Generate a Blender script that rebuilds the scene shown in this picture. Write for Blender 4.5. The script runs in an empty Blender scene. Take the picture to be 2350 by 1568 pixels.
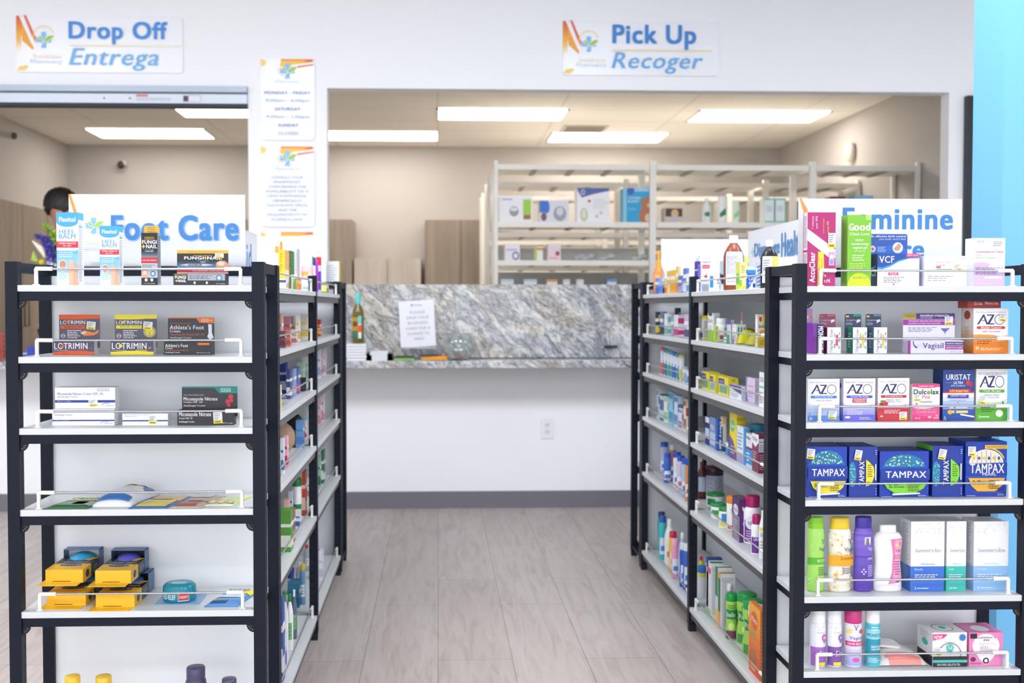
import bpy, math, random
from mathutils import Vector
random.seed(7)
PI = math.pi
C = bpy.context.scene.collection
SC = bpy.context.scene

# ------------------------------------------------------------------ camera
FPX, PPX, PPY, EYE = 2440.0, 1090.0, 774.0, 1.38
TH, PH = math.radians(2.0), math.radians(1.667)
cam = bpy.data.cameras.new('camera'); co = bpy.data.objects.new('camera', cam); C.objects.link(co)
co.location = (0, 0, EYE); co.rotation_euler = (PI/2-PH, 0, -TH)
cam.lens = FPX/2350*36; cam.sensor_width = 36; cam.sensor_fit = 'HORIZONTAL'
cam.shift_x = (1175-PPX)/2350; cam.shift_y = -(784-PPY)/2350
cam.dof.use_dof = True; cam.dof.focus_distance = 3.15; cam.dof.aperture_fstop = 3.2
cam.clip_start = 0.05
SC.camera = co

# ------------------------------------------------------------------ world, exposure
W = bpy.data.worlds.new('world'); SC.world = W; W.use_nodes = True
W.node_tree.nodes['Background'].inputs[0].default_value = (0.93, 0.96, 1.0, 1)
W.node_tree.nodes['Background'].inputs[1].default_value = 1.1
SC.view_settings.view_transform = 'Standard'
try: SC.view_settings.look = 'None'
except Exception: pass
SC.view_settings.gamma = 1.0
SC.view_settings.exposure = 1.92
SC.view_settings.use_curve_mapping = False
STORE_LIGHT, BACK_LIGHT = 4.5, 2.85

# ------------------------------------------------------------------ pixel -> point in the place
_F = Vector((math.sin(TH)*math.cos(PH), math.cos(TH)*math.cos(PH), -math.sin(PH)))
_R = Vector((math.cos(TH), -math.sin(TH), 0)); _U = _R.cross(_F)
def ray(px, py): return _F + _R*((px-PPX)/FPX) + _U*((PPY-py)/FPX)
def onY(px, py, Y): d = ray(px, py); t = Y/d.y; return Vector((d.x*t, Y, EYE+d.z*t))
def onX(px, py, X): d = ray(px, py); t = X/d.x; return Vector((X, d.y*t, EYE+d.z*t))
def onZ(px, py, Z): d = ray(px, py); t = (Z-EYE)/d.z; return Vector((d.x*t, d.y*t, Z))

# ------------------------------------------------------------------ materials
def lin(h):
    h = h.lstrip('#'); h = h if len(h) == 6 else ''.join(q*2 for q in h); v = [int(h[i:i+2], 16)/255 for i in (0, 2, 4)]
    return tuple(x/12.92 if x <= .04045 else ((x+.055)/1.055)**2.4 for x in v)
_M = {}
def mat(col, rough=.5, metal=0.0, trans=0.0, emit=0.0, kind='', alpha=1.0):
    key = (col, rough, metal, trans, emit, kind, alpha)
    if key in _M: return _M[key]
    m = bpy.data.materials.new('m_'+col.strip('#')+kind); m.use_nodes = True
    nt = m.node_tree; b = nt.nodes['Principled BSDF']; c = lin(col)
    b.inputs['Base Color'].default_value = (*c, 1); b.inputs['Roughness'].default_value = rough
    b.inputs['Metallic'].default_value = metal; b.inputs['Transmission Weight'].default_value = trans
    b.inputs['Alpha'].default_value = alpha
    if emit: b.inputs['Emission Color'].default_value = (*c, 1); b.inputs['Emission Strength'].default_value = emit
    else:
        n = nt.nodes.new('ShaderNodeTexNoise'); n.inputs['Scale'].default_value = 14
        r = nt.nodes.new('ShaderNodeMapRange'); r.inputs[3].default_value = max(0, rough-.06); r.inputs[4].default_value = min(1, rough+.06)
        nt.links.new(n.outputs[0], r.inputs[0]); nt.links.new(r.outputs[0], b.inputs['Roughness'])
    _M[key] = m; return m
def nodes_mat(name, rough=.6):
    m = bpy.data.materials.new(name); m.use_nodes = True; nt = m.node_tree
    b = nt.nodes['Principled BSDF']; b.inputs['Roughness'].default_value = rough
    tc = nt.nodes.new('ShaderNodeTexCoord'); mp = nt.nodes.new('ShaderNodeMapping')
    nt.links.new(tc.outputs['Object'], mp.inputs[0]); return m, nt, b, mp
def ramp(nt, src, stops, dst):
    r = nt.nodes.new('ShaderNodeValToRGB'); e = r.color_ramp.elements
    while len(e) < len(stops): e.new(.5)
    for k, (p, c) in enumerate(stops): e[k].position = p; e[k].color = (*lin(c), 1)
    nt.links.new(src, r.inputs[0])
    if dst is not None: nt.links.new(r.outputs[0], dst)
    return r
def paint_mat(name, col, bump=.02, rough=.7):
    m, nt, b, mp = nodes_mat(name, rough); b.inputs['Base Color'].default_value = (*lin(col), 1)
    n = nt.nodes.new('ShaderNodeTexNoise'); n.inputs['Scale'].default_value = 180; nt.links.new(mp.outputs[0], n.inputs['Vector'])
    u = nt.nodes.new('ShaderNodeBump'); u.inputs['Strength'].default_value = bump; nt.links.new(n.outputs[0], u.inputs['Height'])
    nt.links.new(u.outputs[0], b.inputs['Normal']); return m
def floor_mat():
    m, nt, b, mp = nodes_mat('floor_planks', .42)
    mp.inputs['Rotation'].default_value = (0, 0, PI/2)
    br = nt.nodes.new('ShaderNodeTexBrick'); nt.links.new(mp.outputs[0], br.inputs['Vector'])
    br.offset = .37; br.inputs['Scale'].default_value = 1.0
    br.inputs['Brick Width'].default_value = 1.22; br.inputs['Row Height'].default_value = .29
    br.inputs['Mortar Size'].default_value = .0022; br.inputs['Mortar Smooth'].default_value = .3
    br.inputs['Color1'].default_value = (*lin('#bfb6b1'), 1); br.inputs['Color2'].default_value = (*lin('#b7ada7'), 1)
    br.inputs['Mortar'].default_value = (*lin('#8f8681'), 1)
    mp2 = nt.nodes.new('ShaderNodeMapping'); tc = nt.nodes['Texture Coordinate']; nt.links.new(tc.outputs['Object'], mp2.inputs[0])
    mp2.inputs['Scale'].default_value = (16, 1.6, 1)
    n = nt.nodes.new('ShaderNodeTexNoise'); n.inputs['Scale'].default_value = 1.4; n.inputs['Detail'].default_value = 8; n.inputs['Distortion'].default_value = 1.3
    nt.links.new(mp2.outputs[0], n.inputs['Vector'])
    r = ramp(nt, n.outputs[0], [(.3, '#d2cdca'), (.5, '#f2efee'), (.72, '#ffffff')], None)
    mx = nt.nodes.new('ShaderNodeMixRGB'); mx.blend_type = 'MULTIPLY'; mx.inputs[0].default_value = .75
    nt.links.new(br.outputs[0], mx.inputs[1]); nt.links.new(r.outputs[0], mx.inputs[2]); nt.links.new(mx.outputs[0], b.inputs['Base Color'])
    return m
def granite_mat():
    m, nt, b, mp = nodes_mat('granite', .22); L = nt.links.new
    mp0 = mp; mp0.inputs['Rotation'].default_value = (0, math.radians(-40), 0)
    mp = nt.nodes.new('ShaderNodeMapping'); mp.inputs['Scale'].default_value = (.8, 1, 1.8); L(mp0.outputs[0], mp.inputs[0])
    def noise(sc, det, dist, rough=.65):
        n = nt.nodes.new('ShaderNodeTexNoise'); n.inputs['Scale'].default_value = sc; n.inputs['Detail'].default_value = det
        n.inputs['Roughness'].default_value = rough; n.inputs['Distortion'].default_value = dist; L(mp.outputs[0], n.inputs['Vector']); return n.outputs[0]
    def mix(a, c, fac, mode='MIX'):
        x = nt.nodes.new('ShaderNodeMixRGB'); x.blend_type = mode
        if isinstance(fac, float): x.inputs[0].default_value = fac
        else: L(fac, x.inputs[0])
        L(a, x.inputs[1]); L(c, x.inputs[2]); return x.outputs[0]
    base = ramp(nt, noise(3.0, 8, .9), [(.3, '#a9aeb8'), (.42, '#d3d6d8'), (.5, '#e9e8e5'), (.6, '#dbd2c2'), (.7, '#b5b8c0')], None).outputs[0]
    speck = ramp(nt, noise(30, 5, .6, .7), [(.36, '#5a5e6a'), (.46, '#e8e8e8'), (.6, '#ffffff'), (.72, '#a99f92')], None).outputs[0]
    vein = ramp(nt, noise(2.6, 10, 1.6, .72), [(.44, '#ffffff'), (.485, '#8a8f9b'), (.5, '#5a5f6c'), (.515, '#8d919c'), (.56, '#ffffff')], None).outputs[0]
    vein2 = ramp(nt, noise(6.5, 8, 1.0, .7), [(.45, '#ffffff'), (.5, '#6a6e7a'), (.55, '#ffffff')], None).outputs[0]
    c = mix(base, speck, .7, 'MULTIPLY'); c = mix(c, vein, .6, 'MULTIPLY'); c = mix(c, vein2, .35, 'MULTIPLY'); L(c, b.inputs['Base Color'])
    return m
def wood_mat(name, c0, c1, sc=9):
    m, nt, b, mp = nodes_mat(name, .5); mp.inputs['Scale'].default_value = (sc, sc, .5)
    n = nt.nodes.new('ShaderNodeTexNoise'); n.inputs['Scale'].default_value = 2; n.inputs['Detail'].default_value = 6
    nt.links.new(mp.outputs[0], n.inputs['Vector']); ramp(nt, n.outputs[0], [(.3, c0), (.7, c1)], b.inputs['Base Color']); return m
def tile_ceiling_mat(name, col, line):
    m, nt, b, mp = nodes_mat(name, .9)
    br = nt.nodes.new('ShaderNodeTexBrick'); nt.links.new(mp.outputs[0], br.inputs['Vector']); br.offset = 0
    br.inputs['Scale'].default_value = 1; br.inputs['Brick Width'].default_value = 1.1; br.inputs['Row Height'].default_value = .6
    br.inputs['Mortar Size'].default_value = .012; br.inputs['Color1'].default_value = br.inputs['Color2'].default_value = (*lin(col), 1)
    br.inputs['Mortar'].default_value = (*lin(line), 1); nt.links.new(br.outputs[0], b.inputs['Base Color']); return m

# ------------------------------------------------------------------ mesh builder
class MB:
    def __init__(s): s.v = []; s.f = []; s.mi = []; s.mats = []; s.sm = []
    def m(s, mt):
        if isinstance(mt, str): mt = mat(mt)
        if mt not in s.mats: s.mats.append(mt)
        return s.mats.index(mt)
    def poly(s, pts, mt, smooth=False):
        b = len(s.v); s.v += [tuple(p) for p in pts]; s.f.append(tuple(range(b, b+len(pts)))); s.mi.append(s.m(mt)); s.sm.append(smooth)
    def mesh(s, vs, fs, mt, smooth=False):
        b = len(s.v); s.v += [tuple(p) for p in vs]; k = s.m(mt)
        for f in fs: s.f.append(tuple(b+i for i in f)); s.mi.append(k); s.sm.append(smooth)
    def box(s, x0, x1, y0, y1, z0, z1, mt, faces=None):
        vs = [(x, y, z) for z in (z0, z1) for y in (y0, y1) for x in (x0, x1)]
        fs = {'D': (0, 2, 3, 1), 'T': (4, 5, 7, 6), 'F': (0, 1, 5, 4), 'B': (2, 6, 7, 3), 'L': (0, 4, 6, 2), 'R': (1, 3, 7, 5)}
        b = len(s.v); s.v += vs
        for k, f in fs.items():
            mm = faces.get(k, mt) if faces else mt
            s.f.append(tuple(b+i for i in f)); s.mi.append(s.m(mm)); s.sm.append(False)
        return s
    def lathe(s, prof, mt, cx=0, cy=0, z=0, sx=1, sy=1, n=28, caps=True):
        # prof: list of (r, z) ; closes both ends
        vs = []; fs = []
        for r, h in prof:
            for k in range(n):
                a = 2*PI*k/n; vs.append((cx+r*sx*math.cos(a), cy+r*sy*math.sin(a), z+h))
        for j in range(len(prof)-1):
            for k in range(n):
                a, b = j*n+k, j*n+(k+1) % n; fs.append((a, b, b+n, a+n))
        s.mesh(vs, fs, mt, True)
        if caps:
            s.poly([vs[k] for k in reversed(range(n))], mt); q = (len(prof)-1)*n; s.poly([vs[q+k] for k in range(n)], mt)
        return s
    def tube(s, pts, r, mt, n=10, caps=True):
        pts = [Vector(p) for p in pts]; vs = []; fs = []
        for i, p in enumerate(pts):
            t = (pts[min(i+1, len(pts)-1)]-pts[max(i-1, 0)]).normalized()
            ref = Vector((0, 0, 1)) if abs(t.z) < .9 else Vector((1, 0, 0))
            a = t.cross(ref).normalized(); b = t.cross(a); rr = r[i] if isinstance(r, (list, tuple)) else r
            for k in range(n): vs.append(p+a*rr*math.cos(2*PI*k/n)+b*rr*math.sin(2*PI*k/n))
        for i in range(len(pts)-1):
            for k in range(n):
                x, y = i*n+k, i*n+(k+1) % n; fs.append((x, y, y+n, x+n))
        s.mesh(vs, fs, mt, True)
        if caps: s.poly(vs[:n][::-1], mt); s.poly(vs[-n:], mt)
        return s
    def ball(s, c, rx, ry, rz, mt, n=12, m_=8):
        return s.lathe([(math.sin(PI*j/m_)+1e-4, -math.cos(PI*j/m_)*rz) for j in range(m_+1)], mt, c[0], c[1], c[2], rx, ry, n)
    def build(s, name, parent=None, loc=None, rotz=0, bevel=0, rot=None):
        me = bpy.data.meshes.new(name); me.from_pydata(s.v, [], s.f)
        for m_ in s.mats: me.materials.append(m_)
        me.polygons.foreach_set('material_index', s.mi); me.polygons.foreach_set('use_smooth', s.sm); me.update()
        o = bpy.data.objects.new(name, me); C.objects.link(o)
        if parent is not None: o.parent = parent
        if loc is not None: o.location = loc
        if rotz: o.rotation_euler = (0, 0, rotz)
        if rot: o.rotation_euler = rot
        if bevel:
            b = o.modifiers.new('bevel', 'BEVEL'); b.width = bevel; b.segments = 2; b.limit_method = 'ANGLE'; b.angle_limit = .9
        return o
_labels = set()
def tag(o, label, cat, group=None):
    if label in _labels and not group: print('DUP LABEL', label)
    _labels.add(label); o['label'] = label; o['category'] = cat
    if group: o['group'] = group
    return o
def empty(name, loc, label, cat, group=None, rotz=0):
    o = bpy.data.objects.new(name, None); C.objects.link(o); o.location = loc; o.rotation_euler = (0, 0, rotz); o.empty_display_size = .05
    return tag(o, label, cat, group)
def struct(mb, name, **k): o = mb.build(name, **k); o['kind'] = 'structure'; return o

# ------------------------------------------------------------------ printed artwork
_T = {}
def text_geo(txt, bold, ital):
    k = (txt, bold, ital)
    if k in _T: return _T[k]
    c = bpy.data.curves.new('txt', 'FONT'); c.body = txt; c.resolution_u = 4 if bold == 2 else 2
    c.shear = .25 if ital else 0
    if bold: c.space_character = 1.07 if bold == 1 else 1.1
    o = bpy.data.objects.new('txt', c); C.objects.link(o); me = o.to_mesh()
    vs = [(v.co.x, v.co.y) for v in me.vertices]; fs = [tuple(p.vertices) for p in me.polygons]
    o.to_mesh_clear(); bpy.data.objects.remove(o); bpy.data.curves.remove(c)
    if not vs: vs = [(0, 0), (1, 1)]; fs = []
    n0 = len(vs)
    if bold:   # heavier strokes: the same outline laid down again, slightly shifted
        d = .014 if bold == 1 else .03
        sh = [(-d, 0), (d, 0)] if bold == 1 else [(-d, -d*.6), (d, -d*.6), (-d, d*.6), (d, d*.6), (0, 0)]
        vs, fs = [(x+a, y+b) for a, b in sh for x, y in vs], [tuple(i+n0*q for i in f) for q in range(len(sh)) for f in fs]
    xs = [v[0] for v in vs]; ys = [v[1] for v in vs]; w = max(xs)-min(xs) or 1; h = max(ys)-min(ys) or 1
    _T[k] = ([((x-min(xs))/w, (y-min(ys))/h, (i//n0)*2e-5) for i, (x, y) in enumerate(vs)], fs); return _T[k]
def clip01(pts, u0=0, u1=1, v0=0, v1=1):
    for ax, lim, sg in ((0, u0, 1), (0, u1, -1), (1, v0, 1), (1, v1, -1)):
        out = []
        for i in range(len(pts)):
            a, b = pts[i-1], pts[i]; ia, ib = sg*(a[ax]-lim) >= 0, sg*(b[ax]-lim) >= 0
            if ia != ib:
                t = (lim-a[ax])/(b[ax]-a[ax]); out.append((a[0]+(b[0]-a[0])*t, a[1]+(b[1]-a[1])*t))
            if ib: out.append(b)
        pts = out
        if not pts: return pts
    return pts
def lay(mb, P, pts, o, c, nu):
    """put a printed polygon on a surface; on round bodies it is cut into tiles that follow the curve"""
    if nu == 1:
        q = clip01(pts)
        if len(q) > 2: mb.poly([P(x, y, o) for x, y in q], c)
        return
    us = [p[0] for p in pts]; vs = [p[1] for p in pts]; nv = 16
    for i in range(nu):
        if (i+1)/nu <= min(us) or i/nu >= max(us): continue
        for j in range(nv):
            if (j+1)/nv <= min(vs) or j/nv >= max(vs): continue
            q = clip01(pts, i/nu, (i+1)/nu, j/nv, (j+1)/nv)
            if len(q) > 2: mb.poly([P(x, y, o) for x, y in q], c)
def art(mb, P, items, step=.00014, nu=1):
    """P(u, v, offset) -> point. items drawn one over another."""
    for k, it in enumerate(items):
        o = step*(k+1); t = it[0]; rest = it[1:]
        if t == 'r':
            u0, v0, u1, v1, c = rest[:5]
            lay(mb, P, [(u0, v0), (u1, v0), (u1, v1), (u0, v1)], o, c, nu)
        elif t == 'g':   # printed vertical blend, c0 at the bottom
            u0, v0, u1, v1, c0, c1 = rest[:6]; n = 7
            A = [int(c0[i:i+2], 16) for i in (1, 3, 5)]; B = [int(c1[i:i+2], 16) for i in (1, 3, 5)]
            for j in range(n):
                f = j/(n-1); c = '#%02x%02x%02x' % tuple(int(A[i]+(B[i]-A[i])*f) for i in range(3))
                for i in range(nu):
                    a, b = u0+(u1-u0)*i/nu, u0+(u1-u0)*(i+1)/nu
                    y0, y1 = v0+(v1-v0)*j/n, v0+(v1-v0)*(j+1)/n
                    mb.poly([P(a, y0, o), P(b, y0, o), P(b, y1, o), P(a, y1, o)], c)
        elif t == 'e':
            cu, cv, ru, rv, c = rest[:5]; n = 20
            lay(mb, P, [(cu+ru*math.cos(2*PI*i/n), cv+rv*math.sin(2*PI*i/n)) for i in range(n)], o, c, nu if max(ru, rv) > .04 else 1)
        elif t == 'a':   # arc band: cu cv ru rv deg0 deg1 thick color
            cu, cv, ru, rv, d0, d1, th, c = rest; n = 24
            for i in range(n):
                a, b = math.radians(d0+(d1-d0)*i/n), math.radians(d0+(d1-d0)*(i+1)/n); q = 1-th
                mb.poly([P(cu+ru*math.cos(a), cv+rv*math.sin(a), o), P(cu+ru*math.cos(b), cv+rv*math.sin(b), o),
                         P(cu+ru*q*math.cos(b), cv+rv*q*math.sin(b), o), P(cu+ru*q*math.cos(a), cv+rv*q*math.sin(a), o)], c)
        elif t == 'p': lay(mb, P, list(rest[0]), o, rest[1], nu)
        elif t == 't':   # text, u0 v0 u1 v1 colour style ('b','B','i','U' reads upward,'D' downward)
            s, u0, v0, u1, v1, c = rest[:6]; st = rest[6] if len(rest) > 6 else ''
            vs, fs = text_geo(s, 2 if 'B' in st else (1 if 'b' in st else 0), 'i' in st)
            if 'U' in st: q = [P(u0+(1-y)*(u1-u0), v0+x*(v1-v0), o+e) for x, y, e in vs]
            elif 'D' in st: q = [P(u0+y*(u1-u0), v1-x*(v1-v0), o+e) for x, y, e in vs]
            else: q = [P(u0+x*(u1-u0), v0+y*(v1-v0), o+e) for x, y, e in vs]
            mb.mesh(q, fs, c)
        elif t == 'l':   # rows of fine print shown as broken rules
            u0, v0, u1, v1, n, c = rest[:6]; rr = random.Random(n*31+int(u0*1000)); hh = (v1-v0)/n
            for j in range(n):
                y = v1-hh*(j+.75); x = u0; end = u1-(u1-u0)*rr.random()*.35
                while x < end:
                    w = min((u1-u0)*(.08+.14*rr.random()), end-x); mb.poly([P(x, y, o), P(x+w, y, o), P(x+w, y+hh*.45, o), P(x, y+hh*.45, o)], c); x += w+(u1-u0)*.035
        elif t == 's':   # price sticker: cu cv w h angle
            cu, cv, w, h, an = rest[:5]; an = math.radians(an); asp = rest[5] if len(rest) > 5 else 1.0
            def Q(a, b, oo, cu=cu, cv=cv, w=w, h=h, an=an, asp=asp):
                x, y = a*w, b*h/asp; return P(cu+x*math.cos(an)-y*math.sin(an), cv+(x*math.sin(an)+y*math.cos(an))*asp, oo)
            mb.poly([Q(-.5, -.2, o), Q(.5, -.2, o), Q(.5, .5, o), Q(-.5, .5, o)], '#e9ebee')
            mb.poly([Q(-.5, -.5, o), Q(.5, -.5, o), Q(.5, -.2, o), Q(-.5, -.2, o)], '#f4e04a')
            for b in (.32, .17, .02, -.12): mb.poly([Q(-.4, b, o+step*.5), Q(.1+b*.6, b, o+step*.5), Q(.1+b*.6, b+.06, o+step*.5), Q(-.4, b+.06, o+step*.5)], '#8a8d96')
            mb.poly([Q(-.35, -.42, o+step*.5), Q(.3, -.42, o+step*.5), Q(.3, -.3, o+step*.5), Q(-.35, -.3, o+step*.5)], '#8a7a1c')
def plane_map(O, U, V, N, w, h):
    O, U, V, N = map(Vector, (O, U, V, N)); U = U*w; V = V*h
    return lambda u, v, o: O+U*u+V*v+N*o
def face_map(f, w, d, h):
    """artwork planes of a carton whose front looks along -Y and whose base centre-front is the origin"""
    return {'F': plane_map((-w/2, 0, 0), (1, 0, 0), (0, 0, 1), (0, -1, 0), w, h),
            'R': plane_map((w/2, 0, 0), (0, 1, 0), (0, 0, 1), (1, 0, 0), d, h),
            'L': plane_map((-w/2, d, 0), (0, -1, 0), (0, 0, 1), (-1, 0, 0), d, h),
            'T': plane_map((-w/2, 0, h), (1, 0, 0), (0, 1, 0), (0, 0, 1), w, d)}[f]
def carton(name, label, cat, loc, w, d, h, col, arts=None, faces=None, rotz=0, card=None, group=None, sx=0):
    mb = MB(); k = .5
    mb.box(-w/2, w/2, 0, d, 0, h, mat(col, .42), {a: mat(b, .42) for a, b in (faces or {}).items()})
    # carton flap seams
    mb.poly([(-w/2, d*.48, h+.0002), (w/2, d*.48, h+.0002), (w/2, d*.48+.0008, h+.0002), (-w/2, d*.48+.0008, h+.0002)], mat('#77787c', .6))
    for f, items in (arts or {}).items(): art(mb, face_map(f, w, d, h), items)
    o = mb.build(name, loc=loc, rotz=rotz); tag(o, label, cat, group)
    if card:
        u0, u1, ch, cc, items = card; x0, x1 = -w/2+w*u0, -w/2+w*u1; r = min(.006, ch*.2); cb = MB(); y = d*.85
        pts = [(x0, h*.5), (x1, h*.5), (x1, h+ch-r)]+[(x1-r+r*math.cos(a), h+ch-r+r*math.sin(a)) for a in (.4, .8, 1.2)]+[(x1-r, h+ch), (x0+r, h+ch)]+[(x0+r-r*math.sin(a), h+ch-r+r*math.cos(a)) for a in (.4, .8, 1.2)]+[(x0, h+ch-r)]
        m_ = mat(cc, .42); cb.poly([(x, y, z) for x, z in pts], m_); cb.poly([(x, y+.0012, z) for x, z in reversed(pts)], m_)
        for i in range(len(pts)):
            a, b = pts[i], pts[(i+1) % len(pts)]; cb.poly([(a[0], y, a[1]), (a[0], y+.0012, a[1]), (b[0], y+.0012, b[1]), (b[0], y, b[1])], m_)
        art(cb, plane_map((x0, y, h), (1, 0, 0), (0, 0, 1), (0, -1, 0), x1-x0, ch), items)
        cb.build('hang_card', parent=o)
    return o
PROF = {  # (radius, height) fractions of body up to the cap; then cap (radius, z0, z1)
    'aerosol': ([(0, 0), (.94, 0), (1, .015), (1, .70), (.97, .755), (.9, .77)], (.98, .765, 1.0)),
    'wash': ([(0, 0), (.9, 0), (1, .03), (1.0, .25), (.93, .45), (.97, .62), (1, .76), (.92, .83), (.86, .845)], (.86, .84, 1.0)),
    'powder': ([(0, 0), (.93, 0), (1, .03), (.97, .2), (.88, .42), (.88, .5), (1, .72), (.99, .8), (.82, .87), (.56, .895)], (.58, .89, 1.0)),
    'tall': ([(0, 0), (.95, 0), (1, .02), (1, .62), (.9, .7), (.6, .8), (.42, .84), (.38, .86)], (.42, .86, 1.0)),
    'pill': ([(0, 0), (.95, 0), (1, .03), (1, .66), (.9, .73), (.72, .76)], (.76, .76, 1.0)),
    'jar': ([(0, 0), (.95, 0), (.97, .03), (.97, .8), (.93, .82)], (1.0, .8, 1.0)),
    'shaped': ([(0, 0), (.95, 0), (1, .03), (1, .2), (.84, .42), (.84, .52), (1, .74), (.96, .83), (.93, .84)], (.97, .84, 1.0)),
    'spray': ([(0, 0), (.95, 0), (1, .03), (1, .5), (.75, .6), (.5, .64)], (.5, .64, .76)),
    'lid': ([(0, 0), (.97, 0), (1, .05), (1, .3), (.98, .35)], (1.05, .35, 1.0)),
}
def bottle(name, label, cat, loc, r, h, kind, col, capcol, items=None, rotz=0, sy=1.0, arc=150, rough=.3, trans=0, group=None, capm=None):
    prof, (cr, c0, c1) = PROF[kind]; pr = [(a*r+1e-5, b*h) for a, b in prof]
    mb = MB(); mb.lathe(pr, mat(col, rough, 0, trans), sy=sy, caps=False)
    if items:
        zs = [b for a, b in prof]; rs = [a for a, b in prof]
        def rad(v):
            v = min(max(v, .001), .999)
            for i in range(len(zs)-1):
                if zs[i] <= v <= zs[i+1] and zs[i+1] > zs[i]: return rs[i]+(rs[i+1]-rs[i])*(v-zs[i])/(zs[i+1]-zs[i])
            return rs[-1]
        A = math.radians(arc)
        def P(u, v, o):
            a = -PI/2+(u-.5)*A; R_ = rad(v)*r*1.006+o+.0004
            return Vector((R_*math.cos(a), (R_)*math.sin(a)*sy, v*h))
        its = []
        for it in items:   # follow the silhouette: cut tall rectangles into bands
            its.append(it)
        art(mb, P, its, step=.00011, nu=14)
    o = mb.build(name, loc=loc, rotz=rotz); tag(o, label, cat, group)
    cb = MB(); cm = mat(capcol, .35)
    cb.lathe([(cr*r*.98, c0*h), (cr*r, c0*h+.002), (cr*r, c1*h-.004), (cr*r*.93, c1*h-.0005), (1e-4, c1*h)], cm, sy=sy if kind in ('wash', 'powder', 'shaped') else 1, caps=False)
    if kind == 'spray':
        cb.lathe([(cr*r*.55, c1*h), (cr*r*.5, h*.9), (cr*r*.62, h*.92), (cr*r*.6, h), (1e-4, h)], cm, caps=False)
        cb.box(-cr*r*1.1, cr*r*.3, -.004, .004, h*.93, h*.985, cm)
    if kind in ('pill', 'lid') or capm:
        for k in range(24):
            a = 2*PI*k/24; x, y = cr*r*math.cos(a), cr*r*math.sin(a); cb.tube([(x, y, c0*h+.003), (x, y, c1*h-.004)], .0006, cm, 4)
    cb.build('cap', parent=o)
    return o

# ================================================================== THE SETTING
YW, YB = 7.24, 7.36           # counter wall, front and back face
ZL = 1.025                    # ledge top
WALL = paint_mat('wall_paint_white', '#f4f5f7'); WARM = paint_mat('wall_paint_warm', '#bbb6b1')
m = MB(); m.box(-6, 6, -4.5, 7.3, -.1, 0, floor_mat()); struct(m, 'floor')
m = MB(); m.box(-6, 6, 7.3, 12.2, -.1, .3, mat('#e0dad2', .5)); struct(m, 'floor_back')
xp0, xp1 = onY(570, 400, YW).x, onY(751, 400, YW).x
xr = onY(2176, 400, YW).x
zh1, zh2 = onY(660, 198, YW).z, onY(1450, 207, YW).z
for q in ((-6, 6, zh2, 3.75),                 # header
          (xp0, xp1, ZL+.002, zh2),           # pillar between the two openings
          (xr, 6, 0, zh2),                    # right of the pick-up window
          (-6, xr, 0, ZL-.05)):               # below the counter
    m = MB(); m.box(q[0], q[1], YW, YB, q[2], q[3], WALL); struct(m, 'wall_front')
m = MB(); m.box(-6, 6, YW-.012, YW-.0005, 0, .115, mat('#737179', .5)); struct(m, 'baseboard_front')
m = MB(); m.box(-6.1, -6, -4.5, 7.3, 0, 3.75, WALL); struct(m, 'wall_left')
m = MB(); m.box(6, 6.1, -4.5, 7.3, 0, 3.75, WALL); struct(m, 'wall_right')
m = MB(); m.box(-6.1, 6.1, -4.6, -4.5, 0, .5, WALL); m.box(-6.1, 6.1, -4.6, -4.5, 3.0, 3.75, WALL)
for x in (-6.1, -2.1, 1.9, 5.9): m.box(x, x+.2, -4.6, -4.5, .5, 3.0, WALL)
struct(m, 'wall_rear')
for k, x in enumerate((-5.9, -1.9, 2.1)):
    m = MB(); fr = mat('#8a8d92', .3, .9)
    for a, b, c, d in ((x, x+3.8, .5, .55), (x, x+3.8, 2.95, 3.0), (x, x+.05, .55, 2.95), (x+3.75, x+3.8, .55, 2.95), (x+1.88, x+1.93, .55, 2.95)): m.box(a, b, -4.58, -4.52, c, d, fr)
    struct(m, 'window_%d' % (k+1))
m = MB(); m.box(-6.1, 6.1, -4.6, 7.3, 3.75, 3.85, tile_ceiling_mat('ceiling_tiles', '#eceded', '#cfd0d2')); struct(m, 'ceiling')
CB = 3.15; YBK = 11.85; XL, XRR = -4.05, 3.83
m = MB(); m.box(-6, 6, YB, 12.1, CB, CB+.1, tile_ceiling_mat('ceiling_tiles_back', '#f1ece4', '#e3ddd3')); struct(m, 'ceiling_back')
m = MB(); m.box(XL, XRR, YBK, YBK+.1, .3, CB, WARM); struct(m, 'wall_back')
m = MB(); m.box(XL-.1, XL, YB, YBK+.1, .3, CB, WARM); struct(m, 'wall_back_left')
m = MB(); m.box(XRR, XRR+.1, YB, YBK+.1, .3, CB, WARM); struct(m, 'wall_back_right')
# blue painted column at the right
xb = onY(2300, 500, 3.95).x
m = MB(); m.box(xb, xb+.75, 3.95, 4.18, 0, 3.75, paint_mat('wall_paint_blue', '#74b8e4')); struct(m, 'wall_blue')

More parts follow.
